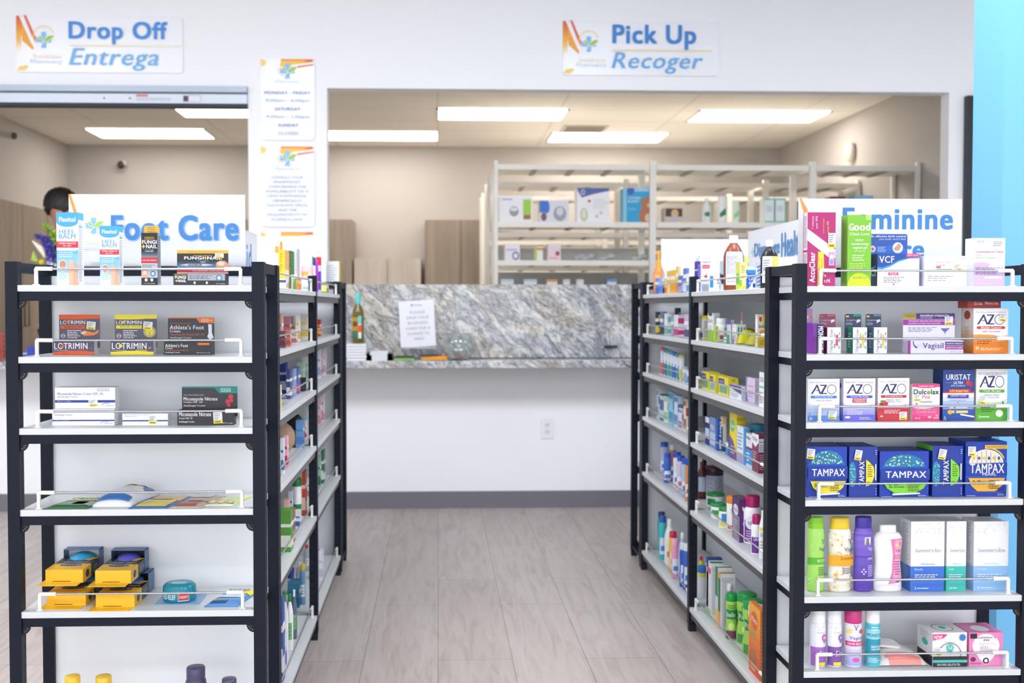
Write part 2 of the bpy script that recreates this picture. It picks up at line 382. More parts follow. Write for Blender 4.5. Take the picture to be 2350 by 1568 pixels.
# ---- ceiling lights: a frame with a glowing diffuser
def ceiling_light(x0, x1, y0, y1, z, power, col, label, group):
    r = empty('ceiling_light', ((x0+x1)/2, (y0+y1)/2, z), label, 'ceiling light', group); w, d = (x1-x0)/2, (y1-y0)/2
    f = MB(); fm = mat('#e8e6e0', .5)
    for a in ((-w-.02, w+.02, -d-.02, -d), (-w-.02, w+.02, d, d+.02), (-w-.02, -w, -d, d), (w, w+.02, -d, d)): f.box(a[0], a[1], a[2], a[3], -.012, 0, fm)
    f.build('frame', parent=r)
    g = MB(); g.box(-w, w, -d, d, -.008, -.001, mat(col, .5, emit=power)); g.build('diffuser', parent=r)
for i, x in enumerate((-3.6, -1.2, 1.2, 3.6)):
    for j, y in enumerate((-1.0, 3.15, 3.8)):  # unseen rows, added and spaced to light the counter more than the signs
        ceiling_light(x-.6, x+.6, y-.3, y+.3, 3.75, STORE_LIGHT, '#f4f7ff', 'unseen ceiling light added to brighten the shop floor', 'added shop floor ceiling lights')
def bl(px0, px1, pya, pyb, label):
    a = onZ((px0+px1)/2, pya, CB).y; b = onZ((px0+px1)/2, pyb, CB).y
    x0, x1 = onY(px0, (pya+pyb)/2, (a+b)/2).x, onY(px1, (pya+pyb)/2, (a+b)/2).x
    ceiling_light(x0, x1, b, a, CB, BACK_LIGHT, '#fff7ee', label, 'lights on the pharmacy ceiling')
bl(1007, 1294, 249, 274, 'glowing ceiling panel left of centre, nearer row, in the pick up window')
bl(1583+10, 1880, 254, 279, 'glowing ceiling panel at upper right of the pick up window')
bl(735, 1003, 302, 321, 'glowing ceiling panel partly behind the pillar, farther row')
bl(1263, 1520, 305, 325, 'glowing ceiling panel above the white pharmacy shelves, farther row')
bl(415, 690, 249, 268, 'glowing ceiling panel cut by the pillar in the drop off window')
bl(218, 480, 296, 316, 'whole glowing ceiling panel in the drop off window')
m = MB(); p = onZ(1340, 295, CB); m.box(p.x-.22, p.x+.22, p.y-.2, p.y+.2, CB-.012, CB-.001, mat('#cfc6b8', .5))
for k in range(7): m.box(p.x-.19, p.x+.19, p.y-.17+k*.05, p.y-.155+k*.05, CB-.02, CB-.012, mat('#9f978b', .5))
tag(m.build('ceiling_vent'), 'pale slatted air vent on the pharmacy ceiling', 'vent')

# ---- granite counter
GR = granite_mat()
r = empty('counter', (0, 6.9, ZL-.05), 'grey veined granite service counter with tall front splash panel', 'counter')
m = MB(); m.box(xp1-.5, xr+.1, 6.915-6.9, YW-.001-6.9, 0, .05, GR); o = m.build('ledge', parent=r, bevel=.004)
zt = onY(1100, 653, YW-.03).z
m = MB(); m.box(xp1+.002, xr-.002, YW-.03-6.9, YB-6.9+.25, .051, zt-ZL+.05, GR); o = m.build('splash_panel', parent=r, bevel=.003)
m = MB(); m.box(xp1+.002, xr-.003, YW-.034-6.9, YW-.0305-6.9, .05, .056, mat('#3a3c42', .4)); m.build('shadow_seam', parent=r)  # dark strip paints the shadow line where splash panel meets ledge
r = empty('counter', (-4, 6.9, ZL-.05), 'dark granite ledge of the drop off window behind the left front rack', 'counter')
m = MB(); m.box(-1.9, 4+xp1-.502, 6.915-6.9, YW-6.9-.001, 0, .05, GR); m.box(-1.9, 4+xp0, YW-6.9-.001, YB-6.9+.2, .002, .05, GR); m.build('ledge', parent=r, bevel=.004)

# ---- roller shutter housing of the drop-off window
r = empty('roller_shutter', (-3, YW, zh1-.2), 'raised grey metal roller shutter above the drop off window', 'shutter')
zz = lambda py: onY(300, py, YW).z-(zh1-.2)
x0, x1 = -3.0, xp0+3-.002
m = MB(); m.box(x0, x1, -.03, .1, zz(212), zz(198), mat('#aab6c4', .4, .3)); m.box(x0, x1, -.012, .1, zz(217), zz(212), mat('#6f7c8c', .5)); m.build('housing', parent=r)  # lower grey band paints the shadow beneath the housing lip
m = MB(); m.box(x0, x1, -.025, .05, zz(238), zz(217), mat('#d3dbe6', .45, .1))
P = plane_map((x0, -.025, zz(238)), (1, 0, 0), (0, 0, 1), (0, -1, 0), x1-x0, zz(217)-zz(238))
def U_(px): return (onY(px, 227, YW).x+3-x0)/(x1-x0)
art(m, P, [('r', U_(315), .7, U_(342), .95, '#d27a78'), ('r', U_(315), .25, U_(395), .6, '#c3c9d2'), ('r', U_(422), .15, U_(463), .9, '#b9bfc9'), ('r', U_(423), .2, U_(434), .8, '#4c3f4e'), ('r', U_(436), .2, U_(461), .8, '#dfe3ea'),
           ('e', U_(242), .5, .0012, .12, '#5b6068'), ('e', U_(301), .5, .0012, .12, '#5b6068')], step=.0005)
m.build('bottom_rail', parent=r)
m = MB(); m.box(x0, x1, -.02, .05, zz(246), zz(238), mat('#2a303b', .6)); m.build('rubber_seal', parent=r)

# ================================================================== SIGNS
BL, LB, YE, GN = '#4a90d9', '#7fb8e8', '#f6cf62', '#a3cf5f'
def rounded(mb, w, h, d, r, mt, y=0):
    pts = []
    for cx, cz, a0 in ((w/2-r, r, -90), (w/2-r, h-r, 0), (-w/2+r, h-r, 90), (-w/2+r, r, 180)):
        for k in range(5): a = math.radians(a0+k*22.5); pts.append((cx+r*math.cos(a), cz+r*math.sin(a)))
    mb.poly([(x, y, z) for x, z in pts], mt); mb.poly([(x, y+d, z) for x, z in reversed(pts)], mt)
    for i in range(len(pts)):
        a, b = pts[i], pts[(i+1) % len(pts)]; mb.poly([(a[0], y, a[1]), (a[0], y+d, a[1]), (b[0], y+d, b[1]), (b[0], y, b[1])], mt)
def leafcross(u, v, s, a):
    """cross with two leaves; u,v centre, s half size in u, a = v per u"""
    S = lambda pts: [(u+x*s, v+y*s*a) for x, y in pts]
    return [('p', S([(-.3, -1), (.3, -1), (.3, 1), (-.3, 1)]), '#8fc3ef'), ('p', S([(-.95, -.3), (.95, -.3), (.95, .35), (-.95, .35)]), '#8fc3ef'),
            ('p', S([(0, -.25), (.25, .35), (.7, .62), (1.4, .65), (1.1, .2), (.8, -.1), (.35, -.28)]), '#ffffff'),
            ('p', S([(.05, -.2), (.3, .3), (.7, .54), (1.3, .58), (1.0, .15), (.7, -.08), (.35, -.22)]), GN),
            ('p', S([(-.1, -.15), (-.62, .1), (-.75, .7), (-.3, .45), (-.05, .2)]), '#ffffff'), ('p', S([(-.12, -.08), (-.55, .1), (-.66, .6), (-.3, .38), (-.1, .15)]), GN),
            ('p', S([(-.45, -.75), (-.35, -.8), (.05, -.2), (0, -.1)]), '#ffffff')]
def brand_left(a):
    return [('g', 0, .62, .035, .98, '#f6b545', '#e0663a'), ('g', 0, .38, .03, .62, '#fdf3dc', '#f6b545'), ('p', [(.035, .55), (.1, .38), (.105, .46), (.035, .9)], '#f3a84a'),
            ('p', [(.018, .98), (.03, .98), (.115, .5), (.108, .42), (.09, .5)], '#fafafa'), ('p', [(.045, .99), (.06, .99), (.118, .6), (.112, .5)], '#e8694a'),
            ('p', [(0, .02), (.05, .03), (.075, .1), (.06, .12), (.02, .1)], '#f8d774'), ('a', .165, .62, .065, .065*a*1.0, 20, 215, .09, '#f8d98a')] + \
        leafcross(.165, .56, .048, a) + [('t', 'Sunshine', .1, .24, .27, .31, '#f8e6bb'), ('t', 'Pharmacy', .085, .13, .275, .22, '#cfdff2')]
def wall_sign(px0, px1, py0, py1, items, name, label, r=.02, d=.012, deco=None):
    a, b = onY(px0, py1, YW), onY(px1, py0, YW); w, h = b.x-a.x, b.z-a.z
    m = MB(); rounded(m, w, h, d, r, mat('#f4f6fa', .25)); art(m, plane_map((-w/2, 0, 0), (1, 0, 0), (0, 0, 1), (0, -1, 0), w, h), items(w/h), step=.0004)
    return tag(m.build(name, loc=((a.x+b.x)/2, YW-d-.001, a.z)), label, 'sign')
wall_sign(40, 420, 38, 166, lambda a: brand_left(a)+[('t', 'Drop Off', .315, .49, .91, .89, '#4a90dc', 'B'), ('r', .32, .455, .99, .475, '#f7ebc8'), ('t', 'Entrega', .315, .03, .855, .42, '#7db9ea', 'bi')],
          'wall_sign', 'white plaque reading Drop Off Entrega over the left window')
wall_sign(1291, 1650, 50, 173, lambda a: brand_left(a)+[('t', 'Pick Up', .315, .47, .85, .92, '#3f86d2', 'B'), ('r', .315, .44, .95, .465, '#f3e2b4'), ('t', 'Recoger', .31, .03, .895, .42, '#6fb0e6', 'bi')],
          'wall_sign', 'white plaque reading Pick Up Recoger over the wide window')
def brand_top(t=.86):
    return [('p', [(0, .985), (.03, 1), (.12, .97), (.1, .93), (.02, .9)], '#f9d679'), ('g', .38, .965, .97, 1, '#f8c04e', '#f28c46'), ('p', [(.38, .97), (.97, .965), (.55, .9), (.42, .88), (.36, .92)], '#f9c95c'),
            ('p', [(.55, .905), (.99, .945), (.99, .96), (.6, .93)], '#fdfdfd'), ('p', [(.62, .885), (.99, .925), (.99, .94), (.6, .905)], '#ea7a52'), ('p', [(.8, .965), (.97, .965), (.98, .99), (.9, 1)], '#ee7345'),
            ('a', .5, t, .18, .075, 150, 250, .1, '#f8dc95')]
def hours(a):
    k = [('t', 'MONDAY - FRIDAY', .08, .565, .93, .6, '#5d80b4', 'b'), ('t', '9:00am - 6:00pm', .1, .46, .92, .505, '#9bb2d2'), ('t', 'SATURDAY', .27, .365, .74, .4, '#5d80b4', 'b'),
         ('t', '9:00am - 1:00pm', .11, .26, .91, .305, '#9bb2d2'), ('t', 'SUNDAY', .33, .165, .7, .2, '#5d80b4', 'b'), ('t', 'CLOSED', .33, .065, .7, .1, '#8fa5c6')]
    return brand_top()+leafcross(.5, .85, .14, a)+[('t', 'Sunshine', .3, .755, .7, .775, '#fae9c0'), ('t', 'Pharmacy', .28, .7, .72, .735, '#c4d6ee')]+k
wall_sign(599, 722, 137, 322, hours, 'hours_sign', 'white plaque with opening hours, highest on the pillar', r=.03)
L_ = ['CONSULT YOUR', 'PHARMACIST', 'CONCERNING THE', 'AVAILABILITY OF A', 'LESS EXPENSIVE,', 'GENERICALLY', 'EQUIVALENT DRUG', 'AND THE', 'REQUIREMENTS OF', 'FLORIDA LAW.']
def law(a):
    it = brand_top()+leafcross(.5, .85, .14, a)+[('t', 'Sunshine', .3, .755, .7, .775, '#fae9c0'), ('t', 'Pharmacy', .28, .7, .72, .735, '#c4d6ee')]
    for i, s in enumerate(L_): w = min(.4, len(s)*.0245); v = .6-i*.058; it.append(('t', s, .5-w, v, .5+w, v+.03, '#9aaccb'))
    return it
wall_sign(599, 722, 337, 521, law, 'notice_sign', 'white plaque with a long notice on generic drugs, middle of the pillar', r=.03)
wall_sign(599, 722, 533, 700, lambda a: brand_top(), 'notice_sign', 'white plaque low on the pillar with only its orange top edge showing', r=.03)

# framed screen on the wall at the right
a, b = onY(2207, 600, YW), onY(2207, 222, YW)
r = empty('wall_display', (a.x, YW, a.z-.05), 'black framed display board on the wall beside the blue column', 'display board')
m = MB(); H = b.z-a.z+.05
for q in ((0, .045, 0, H), (.9, .945, 0, H), (.045, .9, 0, .045), (.045, .9, H-.045, H)): m.box(q[0], q[1], -.05, -.001, q[2], q[3], mat('#20242c', .4))
m.build('frame', parent=r, bevel=.004)
m = MB(); m.box(.045, .9, -.03, -.001, .045, H-.045, mat('#74737a', .35)); m.build('panel', parent=r)

# outlet
p = onY(1256, 984, YW)
r = empty('electrical_outlet', (p.x, YW, p.z-.07), 'white electrical outlet on the wall below the counter', 'outlet')
m = MB(); m.box(-.046, .046, -.006, -.0005, 0, .14, mat('#eeeef2', .35)); m.build('cover_plate', parent=r, bevel=.003)
for z in (.035, .083):
    m = MB(); m.box(-.017, .017, -.009, -.006, z-.005, z+.027, mat('#e2e2e8', .35))
    for x in (-.007, .007): m.box(x-.0015, x+.0015, -.0096, -.009, z+.01, z+.02, mat('#55565c', .5))
    m.build('socket', parent=r)

# ================================================================== BACK ROOM
WOOD = wood_mat('cabinet_wood', '#8b7e70', '#a59789'); WOODL = wood_mat('cabinet_wood_light', '#bdb4aa', '#d2c9c0', 5)
def cabinet(x0, x1, y0, y1, z0, z1, mt, label, doors=2, handle=True, face='F'):
    r = empty('cabinet', ((x0+x1)/2, y0, z0), label, 'cabinet'); w = x1-x0; h = z1-z0; d = y1-y0
    m = MB(); m.box(-w/2, w/2, .02, d, 0, h, mt); m.build('body', parent=r)
    for k in range(doors):
        a = -w/2+w*k/doors+.003; b = -w/2+w*(k+1)/doors-.003
        m = MB(); m.box(a, b, 0, .019, .004, h-.004, mt); dd = m.build('door', parent=r, bevel=.002)
        if handle:
            x = b-.05 if k % 2 == 0 else a+.05; m = MB(); m.tube([(x, 0, h*.3), (x, -.03, h*.3), (x, -.03, h*.3+.28), (x, 0, h*.3+.28)], .006, mat('#4c453e', .4, .6)); m.build('handle', parent=dd)
    return r
YC = 11.35
g = lambda px: onY(px, 550, YC).x
zc_ = onY(900, 504, YC).z
cabinet(g(540), g(808), YC, YBK-.03, .3, zc_, WOOD, 'tall brown wood cabinet seen just right of the pillar')
cabinet(g(975), g(1140), YC, YBK-.03, .3, zc_, WOOD, 'tall brown wood cabinet left of the white pharmacy shelves')
cabinet(g(812), g(966), YC, YBK-.03, .3, onY(900, 594, YC).z, WOODL, 'low pale cabinet between the two tall brown cabinets', handle=False)
cabinet(g(1150), g(1560), YC, YBK-.03, .3, onY(900, 594, YC).z+.02, WOOD, 'low brown cabinet behind the white pharmacy shelves')
# cabinets along the left wall, doors facing right
zt2 = onY(900, 504, YC).z
for k, (y0, lab) in enumerate(((7.9, 'nearest'), (9.1, 'middle'), (10.3, 'farthest'))):
    r = empty('cabinet', (-3.72, y0, .3), 'tall brown wood cabinet on the left wall, %s of the row' % lab, 'cabinet'); h = zt2-.3; L = 1.19 if k < 2 else 1.0
    m = MB(); m.box(-.32, -.02, 0, L, 0, h, WOOD); m.build('body', parent=r)
    for q in range(2):
        m = MB(); m.box(-.019, 0, q*L/2+.003, (q+1)*L/2-.003, .004, h-.004, WOOD); dd = m.build('door', parent=r, bevel=.002)
        y = L/2+(.05 if q else -.05); m = MB(); m.tube([(0, y, h*.45), (.03, y, h*.45), (.03, y, h*.45+.25), (0, y, h*.45+.25)], .006, mat('#4c453e', .4, .6)); m.build('handle', parent=dd)
# security cameras
def sec_cam(loc, lab, dx):
    r = empty('security_camera', loc, lab, 'camera')
    m = MB(); m.tube([(0, 0, 0), (0, 0, -.2), (dx*.14, -.03, -.22)], .012, mat('#d8d2c8', .5)); m.build('bracket', parent=r)
    m = MB(); m.tube([(dx*.1, -.02, -.22), (dx*.26, -.06, -.25)], .03, mat('#cfc9c0', .4)); b = m.build('body', parent=r)
    m = MB(); m.tube([(dx*.26, -.06, -.25), (dx*.275, -.064, -.253)], .03, mat('#34302e', .3)); m.build('lens', parent=r)
p = onY(58, 282, 9.6); sec_cam((XL+.06, 9.6, CB-.02), 'white security camera on a bracket at the left wall', 1)
p = onY(276, 378, YBK-.12)
r = empty('security_camera', (p.x, YBK, p.z), 'small dark security camera on the rear wall of the pharmacy', 'camera')
m = MB(); m.lathe([(.05, 0), (.05, .03), (.03, .05)], mat('#d5cfc6', .5), 0, -.06, 0, n=16); m.build('mount', parent=r)
m = MB(); m.ball((.0, -.1, .0), .035, .035, .045, mat('#2b2624', .3)); m.build('lens', parent=r)
p = onX(1958, 350, XRR)
r = empty('wall_speaker', (XRR, p.y, p.z), 'small pale rounded device on the right wall of the pharmacy', 'device')
m = MB(); m.lathe([(1e-4, -.09), (.06, -.08), (.085, 0), (.06, .08), (1e-4, .09)], mat('#d9cfc6', .5), -.03, 0, 0, .5, 1, caps=False); m.build('body', parent=r)

# white metal pharmacy shelving, three rows one behind another
SW = mat('#f3efe6', .45); SG = mat('#a9a9a6', .55)
def stock_rack(y, label):
    X0 = .44; bays = [0, 1.25, 2.52, 3.38]; d = .5; top = 2.52
    r = empty('shelving_unit', (X0, y, .3), label, 'shelving', None); h = top-.3
    for b in bays:
        for yy in (0, d-.04):
            m = MB(); w = .03 if b in (0, bays[-1]) else .05; x = b if b == 0 else (b-w if b == bays[-1] else b-w/2)
            m.box(x, x+w, yy, yy+.04, 0, h, SW)
            m.build('post', parent=r)
    for i in range(3):
        a, b = bays[i]+.03, bays[i+1]-.03
        for z in (.1, .55, .95, 1.24, 1.44, 1.74, 2.19):
            m = MB(); m.box(a, b, .004, .016, z-.042, z, SW); m.box(a, b, .016, d-.01, z-.025, z, SW if z < 2.1 else SW)
            for k in (1, 2, 3): m.box(a+(b-a)*k/4-.02, a+(b-a)*k/4+.02, .03, d-.03, z-.036, z-.03, SG)
            m.build('shelf', parent=r)
            if z in (1.24, 1.44): m = MB(); m.box(a, b, d-.012, d-.006, z, z+.12, SG); m.build('back_stop', parent=r)
    return r
Y1 = 8.32
stock_rack(Y1, 'nearest row of white metal pharmacy shelving, carrying boxes and tubes')
stock_rack(Y1+1.2, 'middle row of white metal pharmacy shelving seen through the nearest row')
stock_rack(Y1+2.4, 'farthest row of white metal pharmacy shelving')

# boxes on the pharmacy shelves
def stock(px0, px1, py0, z, col, arts, label, cat='box', d=.14, name='carton', inset=.03):
    Y = Y1+inset; a, b = onY(px0, 500, Y), onY(px1, py0, Y)
    return carton(name, label, cat, ((a.x+b.x)/2, Y, z), b.x-a.x, d, b.z-z, col, {'F': arts})
za, zb_, zc2 = .3+1.74, .3+1.44, .3+1.24
stock(1145, 1222, 451, za, '#f1f1f5', [('r', .72, .1, .96, .88, '#a6d64a'), ('r', .74, .12, .94, .28, '#b45a6a'), ('e', .45, .42, .14, .2, '#9a9ba0'), ('e', .45, .5, .11, .08, '#e4e5ea'), ('r', .08, .85, .4, .92, '#c3bcd8')], 'white carton with green stripe, first on the pharmacy shelf')
stock(1238, 1305, 461, za, '#dfe0ea', [('r', 0, .45, .3, 1, '#3f77cf'), ('e', .25, .7, .1, .3, '#3f77cf'), ('e', .15, .25, .1, .2, '#7a5a52'), ('e', .7, .4, .22, .35, '#9fa3ad'), ('e', .7, .5, .12, .2, '#d6d8de')], 'white carton with a blue corner and grey device picture')
stock(1324, 1398, 432, za, '#f4f3f6', [('p', [(0, 1), (1, 1), (1, .92), (.5, .82), (.15, .72), (.03, .9)], '#5266a8'), ('t', 'O', .12, .8, .25, .96, '#e6e8f2', 'b'), ('e', .38, .62, .045, .04, '#b54452'), ('e', .22, .22, .12, .2, '#c9cfa0'), ('e', .22, .25, .07, .14, '#e6e6d6'), ('e', .62, .18, .04, .05, '#e3b4bd'), ('e', .75, .28, .04, .05, '#e3b4bd'), ('l', .5, .4, .95, .7, 5, '#d9dade')], 'tall white carton with a navy swoosh on the pharmacy shelf')
stock(1430, 1496, 432, za, '#23a3d6', [('r', 0, 0, .12, 1, '#8fcde6'), ('r', .12, .9, 1, 1, '#9fd2ee'), ('e', .26, .93, .13, .13, '#2f66c4'), ('t', 'CHILDREN', .17, .68, .6, .75, '#e8f6fc', 'b'), ('t', 'BLANKET', .17, .58, .56, .65, '#e8f6fc', 'b'), ('r', .16, .35, .45, .42, '#54bce2'), ('e', .82, .55, .2, .2, '#b8754a'), ('e', .8, .2, .25, .25, '#b8754a'), ('e', .88, .14, .12, .12, '#e3cdb8'), ('e', .92, .5, .09, .07, '#e3cdb8')], 'bright blue carton with a brown animal picture')
stock(1525, 1568, 477, za, '#cdbfae', [('r', .05, .4, .95, .95, '#4a3c34'), ('e', .55, .6, .2, .3, '#d7b878'), ('e', .55, .25, .12, .3, '#c7b9cf')], 'small brown and tan carton in the second bay')
def tube_(px, py0, z, r, col, cap, label, stripe, kind='tall'):
    Y = Y1+.09; a, b = onY(px, 500, Y), onY(px, py0, Y)
    return bottle('bottle', label, 'bottle', (a.x, Y, z), r, b.z-z, kind, col, cap, [('e', .5, .35, .25, .1, stripe)])
tube_(1621, 455, za, .036, '#e9ece8', '#f2f2f0', 'white bottle with a small green emblem, left of three containers', '#3d8a66')
def tube_up(px, py0, z, w, col, cap, label, stripe):
    Y = Y1+.09; p = onY(px, py0, Y); h = p.z-z; m = MB()
    m.lathe([(w*.45, .02), (w*.5, .05), (w*.5, h*.5), (w*.5, h-.01)], mat(col, .4), 0, 0, 0, 1, .5, 20); vs = m.v
    art(m, plane_map((-w/2, -w*.27, 0), (1, 0, 0), (0, 0, 1), (0, -1, 0), w, h), [('p', [(.15, .2), (.85, .3), (.85, .55), (.15, .35)], stripe)])
    o = tag(m.build('tube', loc=(p.x, Y, z)), label, 'tube'); c = MB(); c.lathe([(w*.4, 0), (w*.4, .02)], mat(cap, .4), n=16); c.build('cap', parent=o)
tube_up(1658, 448, za, .07, '#eef0ec', '#e8eae6', 'white tube with dark green swirl standing on its cap', '#2f7a58')
tube_up(1689, 457, za, .06, '#dfe8da', '#eceee8', 'white tube with pale green leaf standing on its cap', '#8ccf9c')
for x0, lab in ((1755, 'left of a pair'), (1780, 'right of a pair')):
    stock(x0, x0+23, 455, za, '#e9efee', [('r', 0, 0, 1, .08, '#6cc9bd'), ('r', .9, 0, 1, 1, '#6cc9bd'), ('r', 0, .92, 1, 1, '#6cc9bd'), ('r', .15, .45, .75, .7, '#d0dbe4')], 'white and teal carton on the pharmacy shelf, '+lab)
stock(1905, 1940, 451, za, '#9a4450', [('r', 0, .9, 1, 1, '#7b3742')], 'dark red box just above the feminine care sign')
stock(1960, 2004, 449, za, '#5aa6d8', [('r', 0, .8, 1, 1, '#8cc4e8')], 'light blue box just above the feminine care sign')
stock(1159, 1193, 560, zb_, '#ece9f0', [('e', .72, .28, .24, .26, '#7d6aa6'), ('e', .72, .28, .15, .16, '#ece9f0'), ('r', .1, .6, .8, .68, '#b7a8c8')], 'white carton with a purple ring on the lower pharmacy shelf')
stock(1227, 1246, 565, zb_, '#efeee6', [('r', 0, 0, .3, 1, '#b5d65c'), ('r', .3, .7, 1, .9, '#e8935a')], 'narrow green and orange carton on the lower pharmacy shelf', d=.06)
stock(1257, 1287, 560, zb_, '#eed9df', [('r', 0, .8, 1, 1, '#f0dfe4'), ('r', .6, .3, .9, .55, '#b3495c'), ('r', .1, .1, .8, .2, '#e3a9b5')], 'pale pink carton on the lower pharmacy shelf')
for px, w, lab in ((1328, 24, 'first'), (1348, 30, 'second'), (1392, 36, 'third'), (1470, 40, 'fourth')):
    Y = Y1+.12; a, b = onY(px-w/2, 580, Y), onY(px+w/2, 577, Y); m = MB(); q = (b.x-a.x)/2
    for k in range(3): m.ball((q*(-.5+.5*k), .01*(k % 2), .02+.008*k), q*.6, .03, .022, mat('#d9dde2', .15, 0, .35))
    tag(m.build('clear_bag', loc=((a.x+b.x)/2, Y, zb_)), 'small crumpled clear bag on the lower pharmacy shelf, %s from the left' % lab, 'bag')
for x0, x1, c, lab in ((1150, 1179, '#bcd3dc', 'pale blue'), (1203, 1232, '#b5d0da', 'grey blue'), (1255, 1279, '#e0955c', 'orange and white'), (1293, 1308, '#d8d4cc', 'beige'), (1324, 1340, '#dcd8d0', 'cream'), (1394, 1415, '#6f98d6', 'blue and white')):
    stock(x0, x1, 641, zc2, c, [('r', 0, 0, 1, .6, '#e6e8e8')], lab+' box peeking over the granite, on the lowest shelf', d=.1)

# ================================================================== DISPLAY RACKS
DK = mat('#161c29', .45); DK.node_tree.nodes['Principled BSDF'].inputs['Specular IOR Level'].default_value = .18; BMA = mat('#46464a', .4); DK2 = mat('#0c0d10', .6); SHW = mat('#d6dadb', .35); CHR = mat('#b9bbbf', .22, .9); PLA = mat('#efede4', .4); PNL = mat('#eceff3', .5)  # BMA: grazing gloss on aisle-facing beams, put into a lighter grey
LV = [1.439, 1.238, 1.037, .807, .518, .105]
ZTOP = 1.505; PW = .034
def rack(label, loc, rotz, bays, d, levels, slots='side', side_rails=True, panel_top=1.478, endrail=True):
    r = empty('display_rack', loc, label, 'rack', None, rotz); W_ = bays[-1]
    def post(x, y):
        m = MB(); m.box(x, x+PW, y, y+PW, .03, ZTOP, DK); m.box(x+.002, x+PW-.002, y+.002, y+PW-.002, .0, .03, DK2)
        for k in range(44):
            z = .1+k*.031
            for xx, s in ((x, -1), (x+PW, 1)): m.box(xx-.0006 if s < 0 else xx, xx if s < 0 else xx+.0006, y+PW*.6, y+PW*.75, z, z+.016, DK2)
            m.box(x+PW*.42, x+PW*.58, y+PW, y+PW+.0006, z, z+.016, DK2)
        return m.build('post', parent=r, bevel=.0015)
    xs = [0]+[b-PW/2 for b in bays[1:-1]]+[W_-PW]
    for x in xs:
        post(x, 0); post(x, d-PW)
    for i in range(len(bays)-1):
        a, b = xs[i]+PW, xs[i+1]
        m = MB(); m.box(a, b, d-.02, d-.012, .06, panel_top, PNL); m.build('back_panel', parent=r)
        m = MB(); m.box(a, b, d-.028, d-.004, 1.472, 1.5, DK); m.build('top_rail', parent=r, bevel=.001)
        for z in levels:
            m = MB(); m.box(a-.002, b+.002, .002, d-.03, z-.018, z, SHW); s = m.build('shelf', parent=r, bevel=.0012)
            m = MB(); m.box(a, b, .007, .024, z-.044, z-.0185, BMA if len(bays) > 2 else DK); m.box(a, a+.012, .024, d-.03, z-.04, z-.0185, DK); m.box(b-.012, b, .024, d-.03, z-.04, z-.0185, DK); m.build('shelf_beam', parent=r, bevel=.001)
            for xx, sg in ((a, 1), (b, -1)):
                m = MB(); pts = [(xx, z-.044)]+[(xx+sg*.022*math.cos(t), z-.044-.022*math.sin(t)) for t in [k*PI/12 for k in range(7)]]
                y0, y1 = .009, .013; m.poly([(x, y0, q) for x, q in pts], DK2); m.poly([(x, y1, q) for x, q in reversed(pts)], DK2)
                for k in range(len(pts)): p_, q_ = pts[k], pts[(k+1) % len(pts)]; m.poly([(p_[0], y0, p_[1]), (p_[0], y1, p_[1]), (q_[0], y1, q_[1]), (q_[0], y0, q_[1])], DK2)
                for t in (.35, .8, 1.25): m.poly([(xx+sg*.015*math.cos(t)+.0016*math.cos(k), y0-.0004, z-.044-.015*math.sin(t)+.0016*math.sin(k)) for k in range(6)], '#8d9098')
                m.build('corner_bracket', parent=r)
            # guard rail: steel rod between two white plastic elbows
            x0, x1 = a+.046, b-.034; zr = z+.046; yr = .018
            m = MB(); m.tube([(x0+.02, yr, zr), (x1-.02, yr, zr)], .003, CHR); g_ = m.build('guard_rail', parent=r)
            for xx, sg in ((x0, 1), (x1, -1)):
                m = MB(); m.box(xx-.0045, xx+.0045, yr-.0045, yr+.0045, z, zr+.001, PLA); m.box(xx-.009, xx+.009, yr-.006, yr+.006, z, z+.003, PLA)
                m.tube([(xx-sg*.001, yr, zr), (xx+sg*.005, yr, zr+.0005), (xx+sg*.045, yr, zr)], .0058, PLA); m.build('rail_bracket', parent=g_, bevel=.001)
    for x in (0, W_-PW):
        for z0, z1 in ((1.474, 1.503), (.045, .06)):
            m = MB(); m.box(x+.004, x+PW-.004, PW, d-PW, z0, z1, DK); m.build('side_rail', parent=r, bevel=.001)
    return r
# geometry of the four front/aisle racks
LX0, LX1, LY, LD = -1.207, -.489, 3.012, .285
RX0, RX1, RY, RD = 1.048, 1.772, 3.083, .285
SLX, SLY0, SLY1 = -.496, 3.322, 5.462
SRX, SRY0, SRY1 = 1.062, 3.388, 5.522
SD = .36
LVR = LV[:4]+[.519, .296]
rack('dark metal rack at left front, foot care products on white shelves', (LX0, LY, 0), 0, [0, LX1-LX0], LD, LV)
rack('dark metal rack at right front, feminine care products on white shelves', (RX0, RY, 0), 0, [0, RX1-RX0], RD, LVR)
Lm = SLY1-SLY0; Rm = SRY1-SRY0
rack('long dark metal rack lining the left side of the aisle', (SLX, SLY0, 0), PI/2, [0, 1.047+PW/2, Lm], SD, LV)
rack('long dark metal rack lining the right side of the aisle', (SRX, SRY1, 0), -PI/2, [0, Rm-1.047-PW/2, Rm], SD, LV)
# end racks that face the counter
rack('dark metal rack at the far end of the left row, facing the counter', (SLX-.0, SLY1+.03+LD, 0), PI, [0, .71], LD, LV)
rack('dark metal rack at the far end of the right row, facing the counter', (SRX+.715, SRY1+.03+LD, 0), PI, [0, .71], LD, LV)

